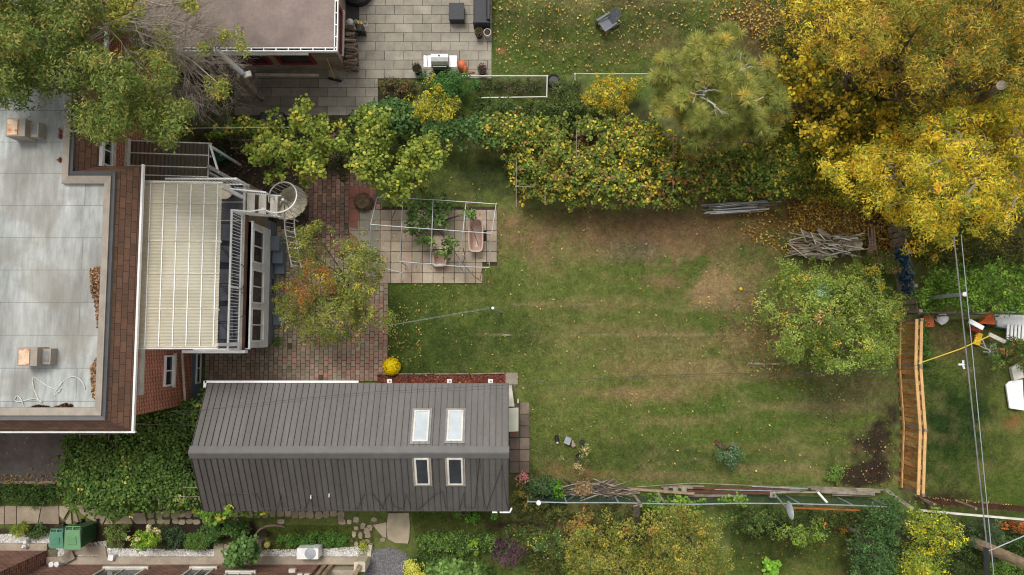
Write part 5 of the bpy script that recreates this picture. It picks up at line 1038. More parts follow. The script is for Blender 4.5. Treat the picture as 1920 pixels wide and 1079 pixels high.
wire('service_wire', 'pale wire strung below the big dark tree at the upper left', [P(320,241,2.6), P(545,239,2.6)], .014, 'steel')
e = empty('utility_pole', P(1850,190,0), 'grey wooden pole top poking through the autumn trees', 'utility pole'); p = P(1856,176,5.5); MB().tube([(p.x-.15, p.y-.1, 0), (p.x, p.y, 5.0), P(1878,160,7.2)], [.17,.15,.13], 10).build('pole', M['greywood'], e)
# ================================================================== SOUTH BRICK HOUSE AND ITS BITS
yA, yB = P(300,1057,0).y, P(40,1031,0).y; xA, xC, xD = P(90,1040,0).x, P(600,1057,0).x, P(690,1060,0).x
SH_ = empty('brown_brick_house', (xA, yA, 0), 'brown brick house wall rising along the bottom left edge', 'house')
MB().b2(-34, xC, yA-9, yA, -.1, 5.5).build('wall', M['dbrick'], SH_); MB().b2(-34, xA, yA-.01, yB, -.1, 3.2).build('wall', M['dbrick'], SH_)
MB().b2(-34, xC+.2, yA-9, yA+.1, 5.51, 5.7).build('roof', M['nroof'], SH_); MB().b2(-34, xA+.05, yA+.12, yB+.05, 3.21, 3.3).build('roof', M['nroof'], SH_)
MB().b2(xA+.02, P(680,1055,0).x, yA+.002, yA+.26, -.1, .12).build('footing', M['concrete'], SH_); MB().b2(-34, xA+.02, yB+.002, yB+.24, -.1, .12).build('footing', M['concrete'], SH_)
for xa, xb, z0 in ((0,26,1.0),(188,268,.7),(352,398,.7),(430,480,.9)):
    a = hit(xa, 1072, (0, yA, 0), (0, 1, 0)); b_ = hit(xb, 1072, (0, yA, 0), (0, 1, 0)); k = hit(xa, 1068 if z0 < .8 else 1076, (0, yA, 0), (0,1,0)); window(SH_, 'y', yA, 1, a.x, b_.x, k.z, k.z+1.4, 'offwhite', .06, 'v', 'glass', .05, 'offwhite')
MB().b2(P(613,1060,0).x, P(672,1060,0).x, yA-2, yA-.1, 0, .4).build('porch_step', M['concrete'], SH_)
for x in (603, 615): c = P(x, 1058, .6); MB().b2(c.x-.07, c.x+.07, c.y-.3, c.y-.16, 0, 2.6).build('porch_post', M['wood'], SH_)
c = P(684,1052,.5); MB().b2(c.x-.3, c.x+.1, c.y-.25, c.y+.1, 0, .9).build('pillar', M['cream'], SH_); MB().beam((c.x-.1, c.y-.05, .9), (c.x-.5, c.y-.9, 2.4), .14, .14).build('porch_post', M['wood'], SH_)
e = empty('air_conditioner', P(577,1043,0), 'white air conditioning unit on the marble chips by the brick wall', 'air conditioner'); p, q_ = P(556,1043,.62), P(597,1035,.62)
MB().b2(p.x, q_.x, p.y-.12, q_.y+.12, .08, .62).build('casing', M['white'], e, bevel=.015); MB().lathe(((p.x+q_.x)/2+.1, (p.y+q_.y)/2+.02, .621), [(.2,0),(.2,.02),(.03,.03)], 24).build('fan_guard', M['steel'], e); MB().b2(p.x+.05, q_.x-.05, p.y-.1, q_.y+.1, 0, .078).build('feet', M['black'], e)
for (x, w_, lab) in ((549,.16,'small white wall box left of the air conditioner'),(563,.12,'white meter box below the air conditioner, left of its pair'),(576,.12,'white meter box below the air conditioner, right of its pair')):
    c = P(x, 1053 if x < 555 else 1067, .9 if x < 555 else 1.4); tag(MB().box((c.x, yA+.06, c.z), (w_*1.5,.12,.16)).build('wall_box', M['offwhite'], bevel=.01), lab, 'box')
c = P(517,1016,.1); tag(MB().box((c.x, yA+.8, .1), (.1,.1,.1)).build('x', M['white'])) if False else None
e = empty('crate', P(481,1018,0), 'weathered wooden crate holding a blue tub among the shrubs', 'crate'); p = P(481,1022,0)
MB().box((p.x, p.y+.17, .16), (.5,.06,.3)).build('side', M['greywood'], e); MB().box((p.x+.25, p.y, .16), (.06,.36,.3)).build('side', M['greywood'], e)
e = empty('storage_tub', P(481,1023,0), 'blue plastic tub inside the weathered crate', 'tub'); MB().box((p.x-.02, p.y-.02, .15), (.38,.26,.26)).build('tub', M['blue'], e, bevel=.03); MB().lathe((p.x+.12, p.y-.1, .28), [(.05,0),(.05,.03)], 10).build('cap', M['offwhite'], e)
e = empty('watering_can', P(502,1023,0), 'pale yellow watering can standing beside the wooden crate', 'watering can'); p = P(502,1021,.1); MB().lathe((p.x, p.y, 0), [(.1,0),(.12,.18),(.09,.24),(.03,.25)], 16).build('body', M['paleyellow'], e); MB().tube([(p.x, p.y-.08, .1),(p.x+.06, p.y-.3, .26)], .022, 7).build('spout', M['paleyellow'], e); MB().lathe((p.x+.06, p.y-.31, .25), [(.02,0),(.05,.03)], 10).build('rose', M['paleyellow'], e)
c = P(693,1033,.2); tag(MB().box((c.x, c.y, .12), (.13,.42,.22), R(-6)).build('timber_block', M['cream']), 'pale timber block at the west end of the gravel patch', 'block')
mb = MB()
for poly in ([(402,1020),(420,1018),(420,1047),(404,1047)],[(421,1018),(438,1024),(438,1032),(421,1032)]): mb.prism([tuple(P(x,y,0))[:2] for x,y in poly], -.05, .09)
tag(mb.build('window_well_kerb', M['concrete']), 'concrete kerb of the window well beside the leafy shrub', 'kerb')
mb = MB(); mb.prism([tuple(P(x,y,0))[:2] for x,y in [(122,1023),(200,1023),(204,1049),(190,1049),(189,1039),(124,1039)]], -.05, .1); tag(mb.build('window_well_kerb', M['concrete']), 'concrete kerb of the window well right of the green bins', 'kerb')
tag(MB().prism([tuple(P(x,y,0))[:2] for x,y in [(90,1030),(109,1030),(108,1058),(90,1058)]], -.05, .06).build('concrete_slab', plain('dark_concrete', lin(112,104,86), .9, var=.2)), 'dark concrete slab below the smaller teal bin', 'slab')
tag(MB().beam(P(118,1050,.25), P(138,1040,.2), .32, .05).build('grey_board', M['greywood']), 'grey board lying below the bright green bin', 'board')
for i, x in enumerate((97,107)): c = P(x, 1058, .5); tag(MB().lathe((c.x, c.y, .4), [(.08,0),(.09,.14),(.07,.15)], 16).build('white_can', M['white']), ['white can on the sill below the teal bin, left of two','white can on the sill below the teal bin, right of two'][i], 'can', 'white cans on the sill')
c = P(98,1066,.5); tag(MB().b2(c.x-.2, c.x+.22, c.y-.1, c.y+.1, .1, .4).build('white_sill_box', M['offwhite']), 'long white box carrying the two white cans', 'box')
c = P(206,1049,.3); tag(MB().box((c.x, c.y+.04, .14), (.18,.2,.26), R(-10)).build('downspout_end', M['white']), 'white downspout end at the brick wall by the hydrangea', 'downspout')
c = P(46,1022,.25); e = empty('stone_figure', (c.x, c.y, 0), 'small white stone garden figure on the marble chips', 'figurine'); MB().lathe((c.x, c.y-.06, 0), [(.1,0),(.1,.1),(.06,.14),(.08,.28),(.03,.36)], 10).build('base', M['white'], e); MB().box((c.x, c.y+.1, .2), (.14,.12,.14), .4).build('top', M['white'], e, bevel=.03)
def wheelie(label, cx, cy, w_, d_, h, mat, dmat):
    c = P(cx, cy, h); e = empty('wheelie_bin', (c.x, c.y, 0), label, 'bin', 'green bins by the path')
    MB().hexa([(c.x-w_*.4, c.y-d_*.4, .04),(c.x+w_*.4, c.y-d_*.4, .04),(c.x+w_*.4, c.y+d_*.4, .04),(c.x-w_*.4, c.y+d_*.4, .04)], [(c.x-w_*.48, c.y-d_*.46, h-.04),(c.x+w_*.48, c.y-d_*.46, h-.04),(c.x+w_*.48, c.y+d_*.46, h-.04),(c.x-w_*.48, c.y+d_*.46, h-.04)]).build('body', M[dmat], e, bevel=.03)
    l = MB(); l.hexa([(c.x-w_*.5, c.y-d_*.52, h-.03),(c.x+w_*.5, c.y-d_*.52, h-.03),(c.x+w_*.46, c.y+d_*.4, h-.03),(c.x-w_*.46, c.y+d_*.4, h-.03)], [(c.x-w_*.5, c.y-d_*.52, h),(c.x+w_*.5, c.y-d_*.52, h),(c.x+w_*.44, c.y+d_*.38, h+.06),(c.x-w_*.44, c.y+d_*.38, h+.06)]); lo = l.build('lid', M[mat], e, bevel=.02)
    MB().hexa([(c.x-w_*.27, c.y-d_*.28, h+.02),(c.x+w_*.27, c.y-d_*.28, h+.02),(c.x+w_*.24, c.y+d_*.12, h+.04),(c.x-w_*.24, c.y+d_*.12, h+.04)], [(c.x-w_*.25, c.y-d_*.26, h+.035),(c.x+w_*.25, c.y-d_*.26, h+.035),(c.x+w_*.22, c.y+d_*.1, h+.075),(c.x-w_*.22, c.y+d_*.1, h+.075)]).build('lid_panel', M[mat], lo, bevel=.008)
    mb = MB(); mb.tube([(c.x-w_*.42, c.y+d_*.36, h+.03),(c.x-w_*.42, c.y+d_*.53, h),(c.x+w_*.42, c.y+d_*.53, h),(c.x+w_*.42, c.y+d_*.36, h+.03)], .022, 7); mb.beam((c.x, c.y+d_*.38, h+.02), (c.x, c.y+d_*.53, h), .03, .03); mb.build('handle', M[mat], e)
    for s_ in (-1, 1): MB().tube([(c.x+s_*w_*.42, c.y+d_*.44, .1),(c.x+s_*w_*.52, c.y+d_*.44, .1)], .1, 14).build('wheel', M['black'], e)
wheelie('bright green wheelie bin, the larger of the two by the concrete path', 136.5, 1010, .6, .76, 1.05, 'gbin', 'dbin')
wheelie('teal green wheelie bin, the smaller of the two by the concrete path', 106.5, 1011, .52, .64, .85, 'tbin', 'dtbin')
e = empty('garden_cart', P(410,292,0), 'dark green bin in the shade beside the brown canopy', 'bin'); c = P(410,290,.6); MB().lathe((c.x, c.y, 0), [(.2,0),(.27,.55),(.28,.6),(.24,.62),(.22,.5)], 18).build('bin', plain('bottle_green', lin(10,84,60), .5, var=.1), e); MB().box((c.x+.1, c.y, .63), (.06,.14,.02)).build('sticker', M['offwhite'], e)
for lab, a, b_, z in (('grey ladder lying in the shadow under the vine left of the light green trees, upper', (426,262), (520,264), .5), ('grey ladder lying in the shadow under the vine left of the light green trees, lower', (434,272), (500,273), .3)):
    e = empty('ladder', P(*a), lab, 'ladder'); p, q_ = P(*a, z), P(*b_, z); off = Vector((.1,-.3,-.1))
    for o_ in (Vector(), off): MB().beam(p+o_, q_+o_, .07, .04).build('side_rail', M['greywood'], e)
    mb = MB(); [mb.beam(p.lerp(q_, i/7+.05), p.lerp(q_, i/7+.09)+off, .03, .03) for i in range(7)]; mb.build('rungs', M['greywood'], e)
e = empty('bbq_cover', P(512,222,0), 'dark grey covered object on the patio above the light green tree', 'cover'); c = P(512,222,.5); MB().b2(c.x-.5, c.x+.4, c.y-.3, c.y+.25, 0, .55).build('cover', plain('dark_tarp', lin(46,48,54), .6, var=.3), e, bevel=.08)
e = empty('street_light_arm', P(455,140,0), 'grey metal arm with green tinged lamp sticking out of the bare tree', 'lamp'); MB().tube([P(405,92,3.4), P(455,138,2.6)], [.07,.1], 8).build('arm', M['steel'], e); MB().box(P(464,140,2.5), (.28,.2,.1), .3).build('lamp_head', M['offwhite'], e, bevel=.02); MB().b2(P(456,150,2).x-.06, P(456,150,2).x+.04, P(456,150,2).y-.1, P(456,150,2).y+.15, 0, 2.4).build('post', M['greywood'], e)

# ================================================================== RIGHT YARD JUNK
e = empty('lattice_crate', P(1741,603,0), 'orange lattice crate against the dark rail fence', 'crate'); c = P(1741,603,.3); MB().box((c.x, c.y, .17), (.36,.42,.32), R(4)).build('crate', M['terracotta'], e)
mb = MB()
for i in range(5): mb.box((c.x-.14+i*.07, c.y, .335), (.02,.4,.012), R(4)); mb.box((c.x, c.y-.16+i*.08, .342), (.34,.02,.012), R(4))
mb.build('lattice', M['copper'], e)
c = P(1770,597,.3); e = empty('white_sack', (c.x, c.y, 0), 'crumpled white sack beside the orange lattice crate', 'sack'); mb = MB(); mb.lathe((0,0,0), [(.02,0),(.2,.05),(.22,.2),(.15,.32),(.03,.38)], 11); mb.v = [(c.x+x*(1+rnd.uniform(-.2,.2)), c.y+y*(1+rnd.uniform(-.2,.2)), z) for x,y,z in mb.v]; mb.build('sack', M['white'], e)
def plank(name, label, a, b_, z, wd, ht, mat, cat): return tag(MB().beam(P(*a, z), P(*b_, z+.05), wd, ht).build(name, M[mat]), label, cat)
plank('white_gutter_length', 'long white gutter length lying across the junk pile', (1817,602), (1843,616), .5, .16, .08, 'white', 'gutter')
plank('white_gutter_length', 'second white gutter length lower in the junk pile', (1854,627), (1885,642), .4, .14, .08, 'offwhite', 'gutter')
c = P(1851,599,.4); tag(MB().hexa([(c.x-.3,c.y-.15,.25),(c.x+.25,c.y-.2,.3),(c.x+.15,c.y+.25,.3),(c.x-.1,c.y+.05,.25)],[(c.x-.3,c.y-.15,.4),(c.x+.25,c.y-.2,.45),(c.x+.15,c.y+.25,.5),(c.x-.1,c.y+.05,.45)]).build('orange_toy', M['orange']), 'angular orange plastic piece at the top of the junk pile', 'plastic piece')
c = P(1862,604,.4); e = empty('lawn_mower', (c.x, c.y, 0), 'dark machine with round wheels among the junk, partly hidden', 'mower'); MB().b2(c.x-.2, c.x+.2, c.y-.16, c.y+.16, .1, .32).build('deck', M['black'], e, bevel=.04); [MB().lathe((c.x+a, c.y, .33), [(.09,0),(.07,.06),(.03,.08)], 14).build('wheel', M['grey'], e) for a in (-.1,.1)]
c = P(1830,619,.3); tag(MB().box((c.x, c.y, .2), (.34,.1,.2), R(-22)).build('red_box', M['redp']), 'red plastic bar under the upper white gutter length', 'plastic bar')
e = empty('yellow_sled', P(1835,636,0), 'yellow plastic sled on the grass beside the white gutter lengths', 'sled'); c = P(1835,636,.15); MB().box((c.x, c.y, .1), (.24,.48,.1), R(-18)).build('sled', M['yellow'], e, bevel=.03); mb = MB(); [mb.box((c.x-.03*k, c.y+.12*k-.02, .155), (.25,.02,.03), R(-18)) for k in (-1,0,1)]; mb.build('ribs', M['yellow'], e)
e = empty('folding_chair', P(1857,655,0), 'tipped pale metal folding chair frame on the right lawn', 'chair')
for pts_ in ([(1842,637),(1848,652),(1858,660)],[(1837,649),(1856,658),(1868,652)],[(1868,645),(1858,648),(1854,664),(1866,668)],[(1843,660),(1860,661)]): MB().tube([P(x,y,.25+.05*i) for i,(x,y) in enumerate(pts_)], .018, 6).build('tube', M['steel'], e)
mb = MB(); [mb.box(P(1863,650+k*5,.35), (.26,.035,.012), .2) for k in range(3)]; mb.build('webbing', M['greywall'], e)
e = empty('boat_hull', P(1906,600,0), 'upturned white boat hull with blue stripe at the right edge by the fence', 'boat'); c = P(1906,600,.5); mb = MB(); mb.lathe((0,0,0), [(.02,.5),(.3,.46),(.5,.3),(.56,.1),(.57,.05)][::-1], 20); mb.v = [(c.x+x*1.4, c.y+y*.6, z) for x,y,z in mb.v]; mb.build('hull', M['white'], e, smooth=True)
mb = MB(); mb.lathe((0,0,0), [(.585,.14),(.585,.18)], 20); mb.v = [(c.x+x*1.4, c.y+y*.6, z) for x,y,z in mb.v]; mb.build('stripe', M['blue'], e)
e = empty('white_railing', P(1905,622,0), 'leaning row of white slats below the boat hull', 'slats')
for i in range(6): MB().box((P(1889+i*7,624,.4).x, P(1889,624,.4).y, .42), (.09,.6,.03), R(3), (R(12),0)).build('slat', M['white'], e)
e = empty('metal_sheet', P(1903,735,0), 'large white sheet panel lying on the grass at the right edge', 'panel'); mb = MB(); mb.prism([tuple(P(x,y,.15))[:2] for x,y in [(1886,722),(1893,715),(1917,712),(1920,770),(1893,766)]], .1, .16); mb.build('sheet', M['white'], e)
tag(MB().prism([tuple(P(x,y,.1))[:2] for x,y in [(1893,690),(1912,680),(1916,708),(1898,714)]], .05, .2).build('board', M['offwhite']), 'smaller pale panel above the large white sheet', 'panel')

# ================================================================== PERGOLAS
frame('grape_arbour', 'thin pipe arbour under the dark green grapevine behind the brick house', [(150,815),(255,815),(370,770),(370,945),(160,945)], 1.45, .022, 'greywood', 'arbour')
AR = [o for o in COL.objects if o.get('label','').startswith('thin pipe arbour')][0]
for a, b_ in (((205,812),(190,945)),((217,812),(217,900)),((300,790),(298,945)),((345,775),(345,945)),((175,845),(230,845)),((160,879),(300,878)),((270,915),(372,914)),((225,932),(380,931)),((180,862),(260,860)),((250,795),(370,798))): MB().beam(P(*a, 1.72), P(*b_, 1.74), .022, .022).build('rail', M['greywood'], AR)
TR = frame('vine_trellis', 'long pipe trellis under the yellowing grapevines north of the lawn', [(968,350),(968,298),(1500,300),(1500,352)], 1.3, .022, 'greywood', 'trellis')
for x, ya, yb in ((968,298,388),(1022,350,385),(1081,245,350),(1139,245,306),(1199,255,300),(1262,250,360),(1192,328,350)): MB().beam(P(x, ya, 1.75), P(x, yb, 1.7), .022, .022).build('rail', M['greywood'], TR)
MB().beam(P(966,350,1.8), P(1003,351,1.8), .022, .022).build('rail', M['greywood'], TR); MB().beam(P(1100,349,1.75), P(1210,349,1.75), .018, .018).build('rail', M['offwhite'], TR)

# ================================================================== TREES
dark = [(70,84,38,3),(84,96,46,2),(98,104,54,1.4),(116,112,56,.7)]
tree('leafy_tree', 'big dense dark green tree overhanging the flat roof at the upper left', 'tree', [[(-60,-60),(175,-60),(185,20),(165,60),(180,110),(150,168),(110,178),(75,170),(45,195),(0,190),(-60,180)],[(160,80),(200,95),(225,110),(265,150),(290,170),(270,215),(235,225),(200,190),(168,165),(165,120)],[(138,200),(165,185),(205,200),(245,215),(250,245),(215,262),(170,258),(140,235)],[(255,195),(300,185),(355,190),(358,235),(320,270),(280,262),(255,240)],[(290,120),(320,125),(318,165),(295,165)]],
 dark+[(120,110,60,.4)], 101, 6.2, 9.0, base=P(140,120,0), r=.2, ztr=5.0, nl=20, thick=1.6, rc=.3, per=42, L=.12, Wd=.05, dens=1.7, gain=1.9, group='trees around the gardens')
tree('sparse_tree', 'half bare tree with few olive leaf clumps over the low timber house', 'tree', [[(190,36),(215,30),(235,45),(232,70),(205,76),(192,60)],[(238,40),(262,34),(274,55),(262,78),(240,78)],[(285,60),(305,50),(325,60),(328,100),(300,108),(286,90)],[(300,95),(328,92),(330,112),(300,122)],[(404,58),(424,54),(430,78),(412,88),(404,74)],[(438,64),(452,55),(470,92),(455,108),(440,96)],[(375,80),(392,78),(392,100),(376,102)],[(170,-30),(250,-30),(280,20),(240,60),(190,50)],[(225,85),(290,80),(340,110),(335,160),(280,150),(230,120)],[(330,-10),(372,-5),(370,30),(340,28)],[(120,-30),(180,-30),(175,20),(130,10)],[(385,145),(430,150),(420,190),(390,180)]],
 [(100,104,50,2),(122,118,58,1.2),(80,92,40,1.6),(140,124,50,.4)], 102, 4.6, 6.2, base=P(300,90,0), r=.11, ztr=3.6, nl=30, mat='palebark', thick=1.0, rc=.2, per=34, L=.1, Wd=.05, gain=2.3, group='trees around the gardens')
SPT = [o for o in COL.objects if o.name.startswith('sparse_tree')][0]
rg = random.Random(5); tw = MB(); tb = P(300,90,3.6)
def branch(p, d, L_, r_, dep):
    q_ = p+d*L_; m1 = (p+q_)/2+Vector((rg.uniform(-.08,.08), rg.uniform(-.08,.08), rg.uniform(-.04,.08)))*L_; tw.tube([p, m1, q_], [r_, r_*.8, r_*.55], 4 if dep > 1 else 3, cap=False)
    if dep == 0: return
    for k in range(3 if dep > 1 else 4):
        nd = (d+Vector((rg.uniform(-.75,.75), rg.uniform(-.75,.75), rg.uniform(-.25,.3)))).normalized(); branch(m1.lerp(q_, rg.random()), nd, L_*rg.uniform(.5,.8), r_*.55, dep-1)
for k in range(18):
    a = rg.uniform(0, 6.28); branch(P(225,70,5.6)+Vector((0,0,rg.uniform(0,.8))), Vector((math.cos(a), math.sin(a), .1)).normalized(), rg.uniform(.8,1.5), .02, 4)
for k in range(44):
    a = rg.uniform(-1.3, 1.0) if k % 4 else rg.uniform(0, 6.28); d = Vector((math.cos(a)*1.2, math.sin(a)*.9, rg.uniform(-.02,.5))).normalized(); branch(tb+Vector((0,0,rg.uniform(0,1.5))), d, rg.uniform(1.1,1.9), .02, 4)
tw.build('bare_branches', M['twig'], SPT)
tw = MB()
for k in range(18):
    a = rg.uniform(0, 6.28); branch(P(405,35,1.4), Vector((math.cos(a), math.sin(a), .5)).normalized(), rg.uniform(.5,.8), .011, 4)
for k in range(16):
    a = rg.uniform(0, 6.28); branch(P(425,170,1.2), Vector((math.cos(a), math.sin(a), .5)).normalized(), rg.uniform(.6,.9), .011, 4)
tb_ = empty('bare_shrub', P(410,100,0), 'grey brown leafless thicket against the timber house roof', 'shrub'); tw.build('twigs', M['twig'], tb_)
lime = [(112,126,54,3),(134,142,62,2),(92,108,44,2),(164,158,66,.5)]
kw = dict(rc=.2, per=16, L=.115, Wd=.1, shape='round', thick=1.0, gain=1.45, holes=.36, dens=1.15)
tree('lime_leaved_tree', 'light green round leaved tree just above the spiral staircase', 'tree', [[(460,262),(490,255),(500,230),(505,205),(535,215),(560,185),(575,180),(585,205),(620,215),(648,255),(640,282),(610,300),(600,335),(575,352),(560,335),(545,312),(520,335),(495,330),(470,300)]], lime, 103, 2.2, 3.6, r=.07, ztr=1.8, group='trees around the gardens', **kw)
tree('lime_leaved_tree', 'light green round leaved tree above the red paving tiles, middle of three', 'tree', [[(655,245),(675,205),(700,200),(725,215),(728,260),(735,300),(715,330),(690,350),(660,330),(640,320),(655,290)]], lime, 104, 2.2, 3.4, r=.06, ztr=1.8, group='trees around the gardens', **kw)
tree('lime_leaved_tree', 'light green round leaved tree over the north west corner of the greenhouse floor', 'tree', [[(735,300),(760,275),(800,245),(835,260),(840,290),(820,320),(790,345),(765,375),(735,382),(708,365),(712,340),(735,335)]], lime+[(170,164,60,.5)], 105, 2.2, 3.5, r=.07, ztr=1.8, group='trees around the gardens', **kw)
pz = P(683,381,0); e = empty('dead_stump', (pz.x, pz.y, 0), 'dark woven stump like a root ball beside the red tile strip', 'stump'); mb = MB(); mb.lathe((pz.x, pz.y, 0), [(.34,0),(.36,.2),(.28,.34),(.1,.3)], 12); mb.build('stump', plain('dark_brown_fibre', lin(92,76,60), .95, var=.4, scale=6, bump=.8), e)
tree('apple_tree', 'olive green fruit tree with rusty patch spreading over the brick patio', 'tree', [[(520,560),(545,500),(535,460),(560,425),(590,412),(610,430),(620,465),(650,445),(690,440),(712,470),(720,500),(708,540),(700,570),(735,590),(748,608),(725,625),(690,612),(665,635),(640,640),(600,645),(565,640),(548,615),(520,600)]],
 [(104,112,52,3),(124,124,60,2),(84,98,44,2),(150,140,64,.7)], 106, 2.0, 3.4, r=.1, ztr=1.5, nl=22, rc=.19, per=34, L=.08, Wd=.04, thick=1.1, gain=1.7, spots=[(585,525,50,(140,90,52),.7),(600,520,12,(190,140,40),.8),(560,550,28,(132,84,56),.6)], holes=.36, dens=1.25, group='trees around the gardens')
tree('round_bush_tree', 'round light green tree at the right end of the lawn beside the cedar fence', 'tree', [[(1420,575),(1445,540),(1440,500),(1480,485),(1520,495),(1560,478),(1600,485),(1640,498),(1655,530),(1690,560),(1695,590),(1680,610),(1688,650),(1665,670),(1668,700),(1620,690),(1580,700),(1540,690),(1510,672),(1470,680),(1445,650),(1455,625),(1430,605)]],
 [(106,122,56,3),(126,138,70,2),(86,104,46,2),(168,150,60,.45)], 107, 2.0, 3.8, r=.12, ztr=1.4, nl=26, rc=.22, per=36, L=.09, Wd=.045, thick=1.3, gain=1.85, dens=1.35, holes=.36, spots=[(1540,550,14,(120,146,120),.7),(1535,600,25,(150,120,84),.4)], group='trees around the gardens')
ora = [(150,126,46,2),(122,112,44,2.4),(98,102,42,2.6),(166,132,50,.9),(142,100,52,.5),(76,88,38,1.6)]
tree('autumn_tree', 'orange and olive autumn tree filling the top right corner', 'tree', [[(1490,-40),(1990,-60),(1990,190),(1900,180),(1850,175),(1800,195),(1740,200),(1690,180),(1640,180),(1590,150),(1560,110),(1500,90),(1475,40)]], ora, 108, 4.6, 7.6, r=.2, ztr=4, nl=40, rc=.28, per=40, L=.14, Wd=.04, thick=2.4, gain=1.6, dens=1.3, holes=.28, spots=[(1520,40,120,(180,156,50),.6),(1600,120,110,(168,146,50),.5),(1700,180,90,(156,140,50),.45),(1640,20,90,(140,130,50),.4)], group='trees around the gardens')
yel = [(188,162,48,3),(172,154,50,2),(150,146,50,2.4),(118,126,48,2.2),(200,146,44,.7)]
tree('yellow_tree', 'large bright golden yellow tree at the right edge above the weathered fence', 'tree', [[(1532,320),(1560,280),(1620,270),(1680,250),(1740,215),(1790,205),(1840,190),(1990,170),(1990,300),(1925,330),(1910,400),(1880,420),(1840,430),(1800,440),(1760,462),(1720,470),(1690,450),(1680,410),(1640,400),(1620,370),(1580,350)]], yel, 109, 4.2, 7.2, base=P(1760,320,0), r=.2, ztr=3.8, nl=44, mat='palebark', rc=.26, per=40, L=.13, Wd=.045, thick=2.0, gain=1.5, dens=1.3, holes=.3, group='trees around the gardens')
tree('yellow_vine_tree', 'bright yellow large leaved climber between the pine and the orange autumn tree', 'tree', [[(1465,140),(1490,100),(1530,95),(1570,130),(1640,150),(1690,185),(1700,240),(1660,290),(1600,285),(1545,300),(1500,270),(1498,220),(1475,180)]], [(188,158,48,2),(168,146,50,1.4),(96,96,36,2),(76,84,34,1.6),(140,130,44,1)], 110, 2.6, 4.4, r=.09, ztr=2, nl=20, rc=.24, per=22, L=.13, Wd=.1, shape='round', thick=1.8, gain=1.55, holes=.3, dens=1.15, group='trees around the gardens')
# pine: radiating needle tufts
pp = [(1212,112),(1240,82),(1275,72),(1300,45),(1330,62),(1365,48),(1400,70),(1412,100),(1445,112),(1460,150),(1492,190),(1500,225),(1465,240),(1445,265),(1400,262),(1370,275),(1330,270),(1310,292),(1285,280),(1275,245),(1245,225),(1222,200),(1228,165),(1208,145)]
r_ = np.random.default_rng(111); x, y = sample_poly(pp, 640, r_); k = (fbm(x, y, 4, 40, 3) > .36); x, y = x[k], y[k]; k = edged(x, y, pp)+(vnoise(x, y, 77, 26)-.5)*34 > 6; x, y = x[k], y[k]; d_ = edged(x, y, pp); dn = np.clip(d_/d_.max()*1.2, 0, 1); z = 2.6+2.4*np.sqrt(1-(1-dn)**2)+(vnoise(x,y,7,30)-.5)*1.3-r_.random(len(x))**2*.9; wx, wy = Pn(x, y, z); C = np.stack([wx, wy, z], 1)
e = empty('pine_tree', (P(1370,170,0).x, P(1370,170,0).y, 0), 'olive green pine with long needles and bare white branches beside the grapevines', 'tree', 'trees around the gardens')
m_ = 120; idx = np.repeat(np.arange(len(C)), m_); n_ = len(idx); d_ = r_.normal(size=(n_, 3)); d_[:,2] = d_[:,2]*.6+.3; d_ /= np.linalg.norm(d_, axis=1, keepdims=True); ln = r_.uniform(.26,.36, n_)[:,None]; sd_ = np.cross(d_, r_.normal(size=(n_,3))); sd_ /= np.linalg.norm(sd_, axis=1, keepdims=True); sd_ *= .012
Vv = np.stack([C[idx]-sd_, C[idx]+sd_, C[idx]+d_*ln], 1); base = pick([(112,116,62,3),(130,130,72,2),(94,102,54,2),(150,136,72,.5)], r_, len(C))[idx]*r_.uniform(.8,1.2,(n_,1))*2.5
npmesh('crown', Vv.reshape(-1,3), 3, n_, base, M['leafcol'], e); limbs(e, P(1380,180,0), C, 5, 2.6, .13, 26, 'palebark')
tw = MB(); rg = random.Random(8)
for pts_ in ([(1300,145),(1335,152),(1365,168),(1392,178),(1412,192),(1425,208)],[(1365,168),(1372,150)],[(1392,178),(1388,200),(1380,210)],[(1392,178),(1394,150)],[(1412,192),(1432,182)],[(1335,152),(1322,168)]): tw.tube([P(x_, y_, 5.0-.1*i) for i,(x_,y_) in enumerate(pts_)], [.026]*(len(pts_)-1)+[.01], 5)
for k in range(9): branch(P(1340+rg.uniform(-20,80), 160+rg.uniform(-15,40), 4.9), Vector((rg.uniform(-1,1), rg.uniform(-1,1), .1)).normalized(), rg.uniform(.25,.5), .016, 2)
tw.build('bare_branches', M['offwhite'], e)
# south row
orol = [(108,112,54,3),(126,122,60,1.6),(96,106,46,3),(142,106,60,.45),(150,136,60,.6)]
gk = dict(rc=.2, per=34, L=.085, Wd=.045, thick=1.1, gain=1.7, dens=1.25, holes=.27, group='trees around the gardens')
tree('olive_tree', 'olive and rust tree at the bottom edge, left of the closely paired two', 'tree', [[(1068,1010),(1085,975),(1110,985),(1150,970),(1185,985),(1205,1010),(1215,1060),(1220,1130),(1060,1130),(1058,1060)]], orol, 112, 1.9, 3.2, r=.1, ztr=1.4, **gk)
tree('olive_tree', 'olive and rust tree at the bottom edge, right of the closely paired two', 'tree', [[(1215,965),(1250,945),(1290,955),(1330,965),(1345,990),(1362,1020),(1368,1070),(1360,1130),(1215,1130),(1205,1060),(1212,1010)]], orol, 113, 2.0, 3.5, r=.1, ztr=1.4, **gk)
tree('dark_green_tree', 'dark green fine leaved tree beside the foot of the cedar fence', 'tree', [[(1622,960),(1650,935),(1680,935),(1700,965),(1695,1010),(1690,1060),(1670,1130),(1600,1130),(1590,1060),(1605,1010)]], [(62,88,50,3),(78,102,58,2),(52,74,42,2)], 114, 1.9, 3.2, r=.09, ztr=1.3, **gk)
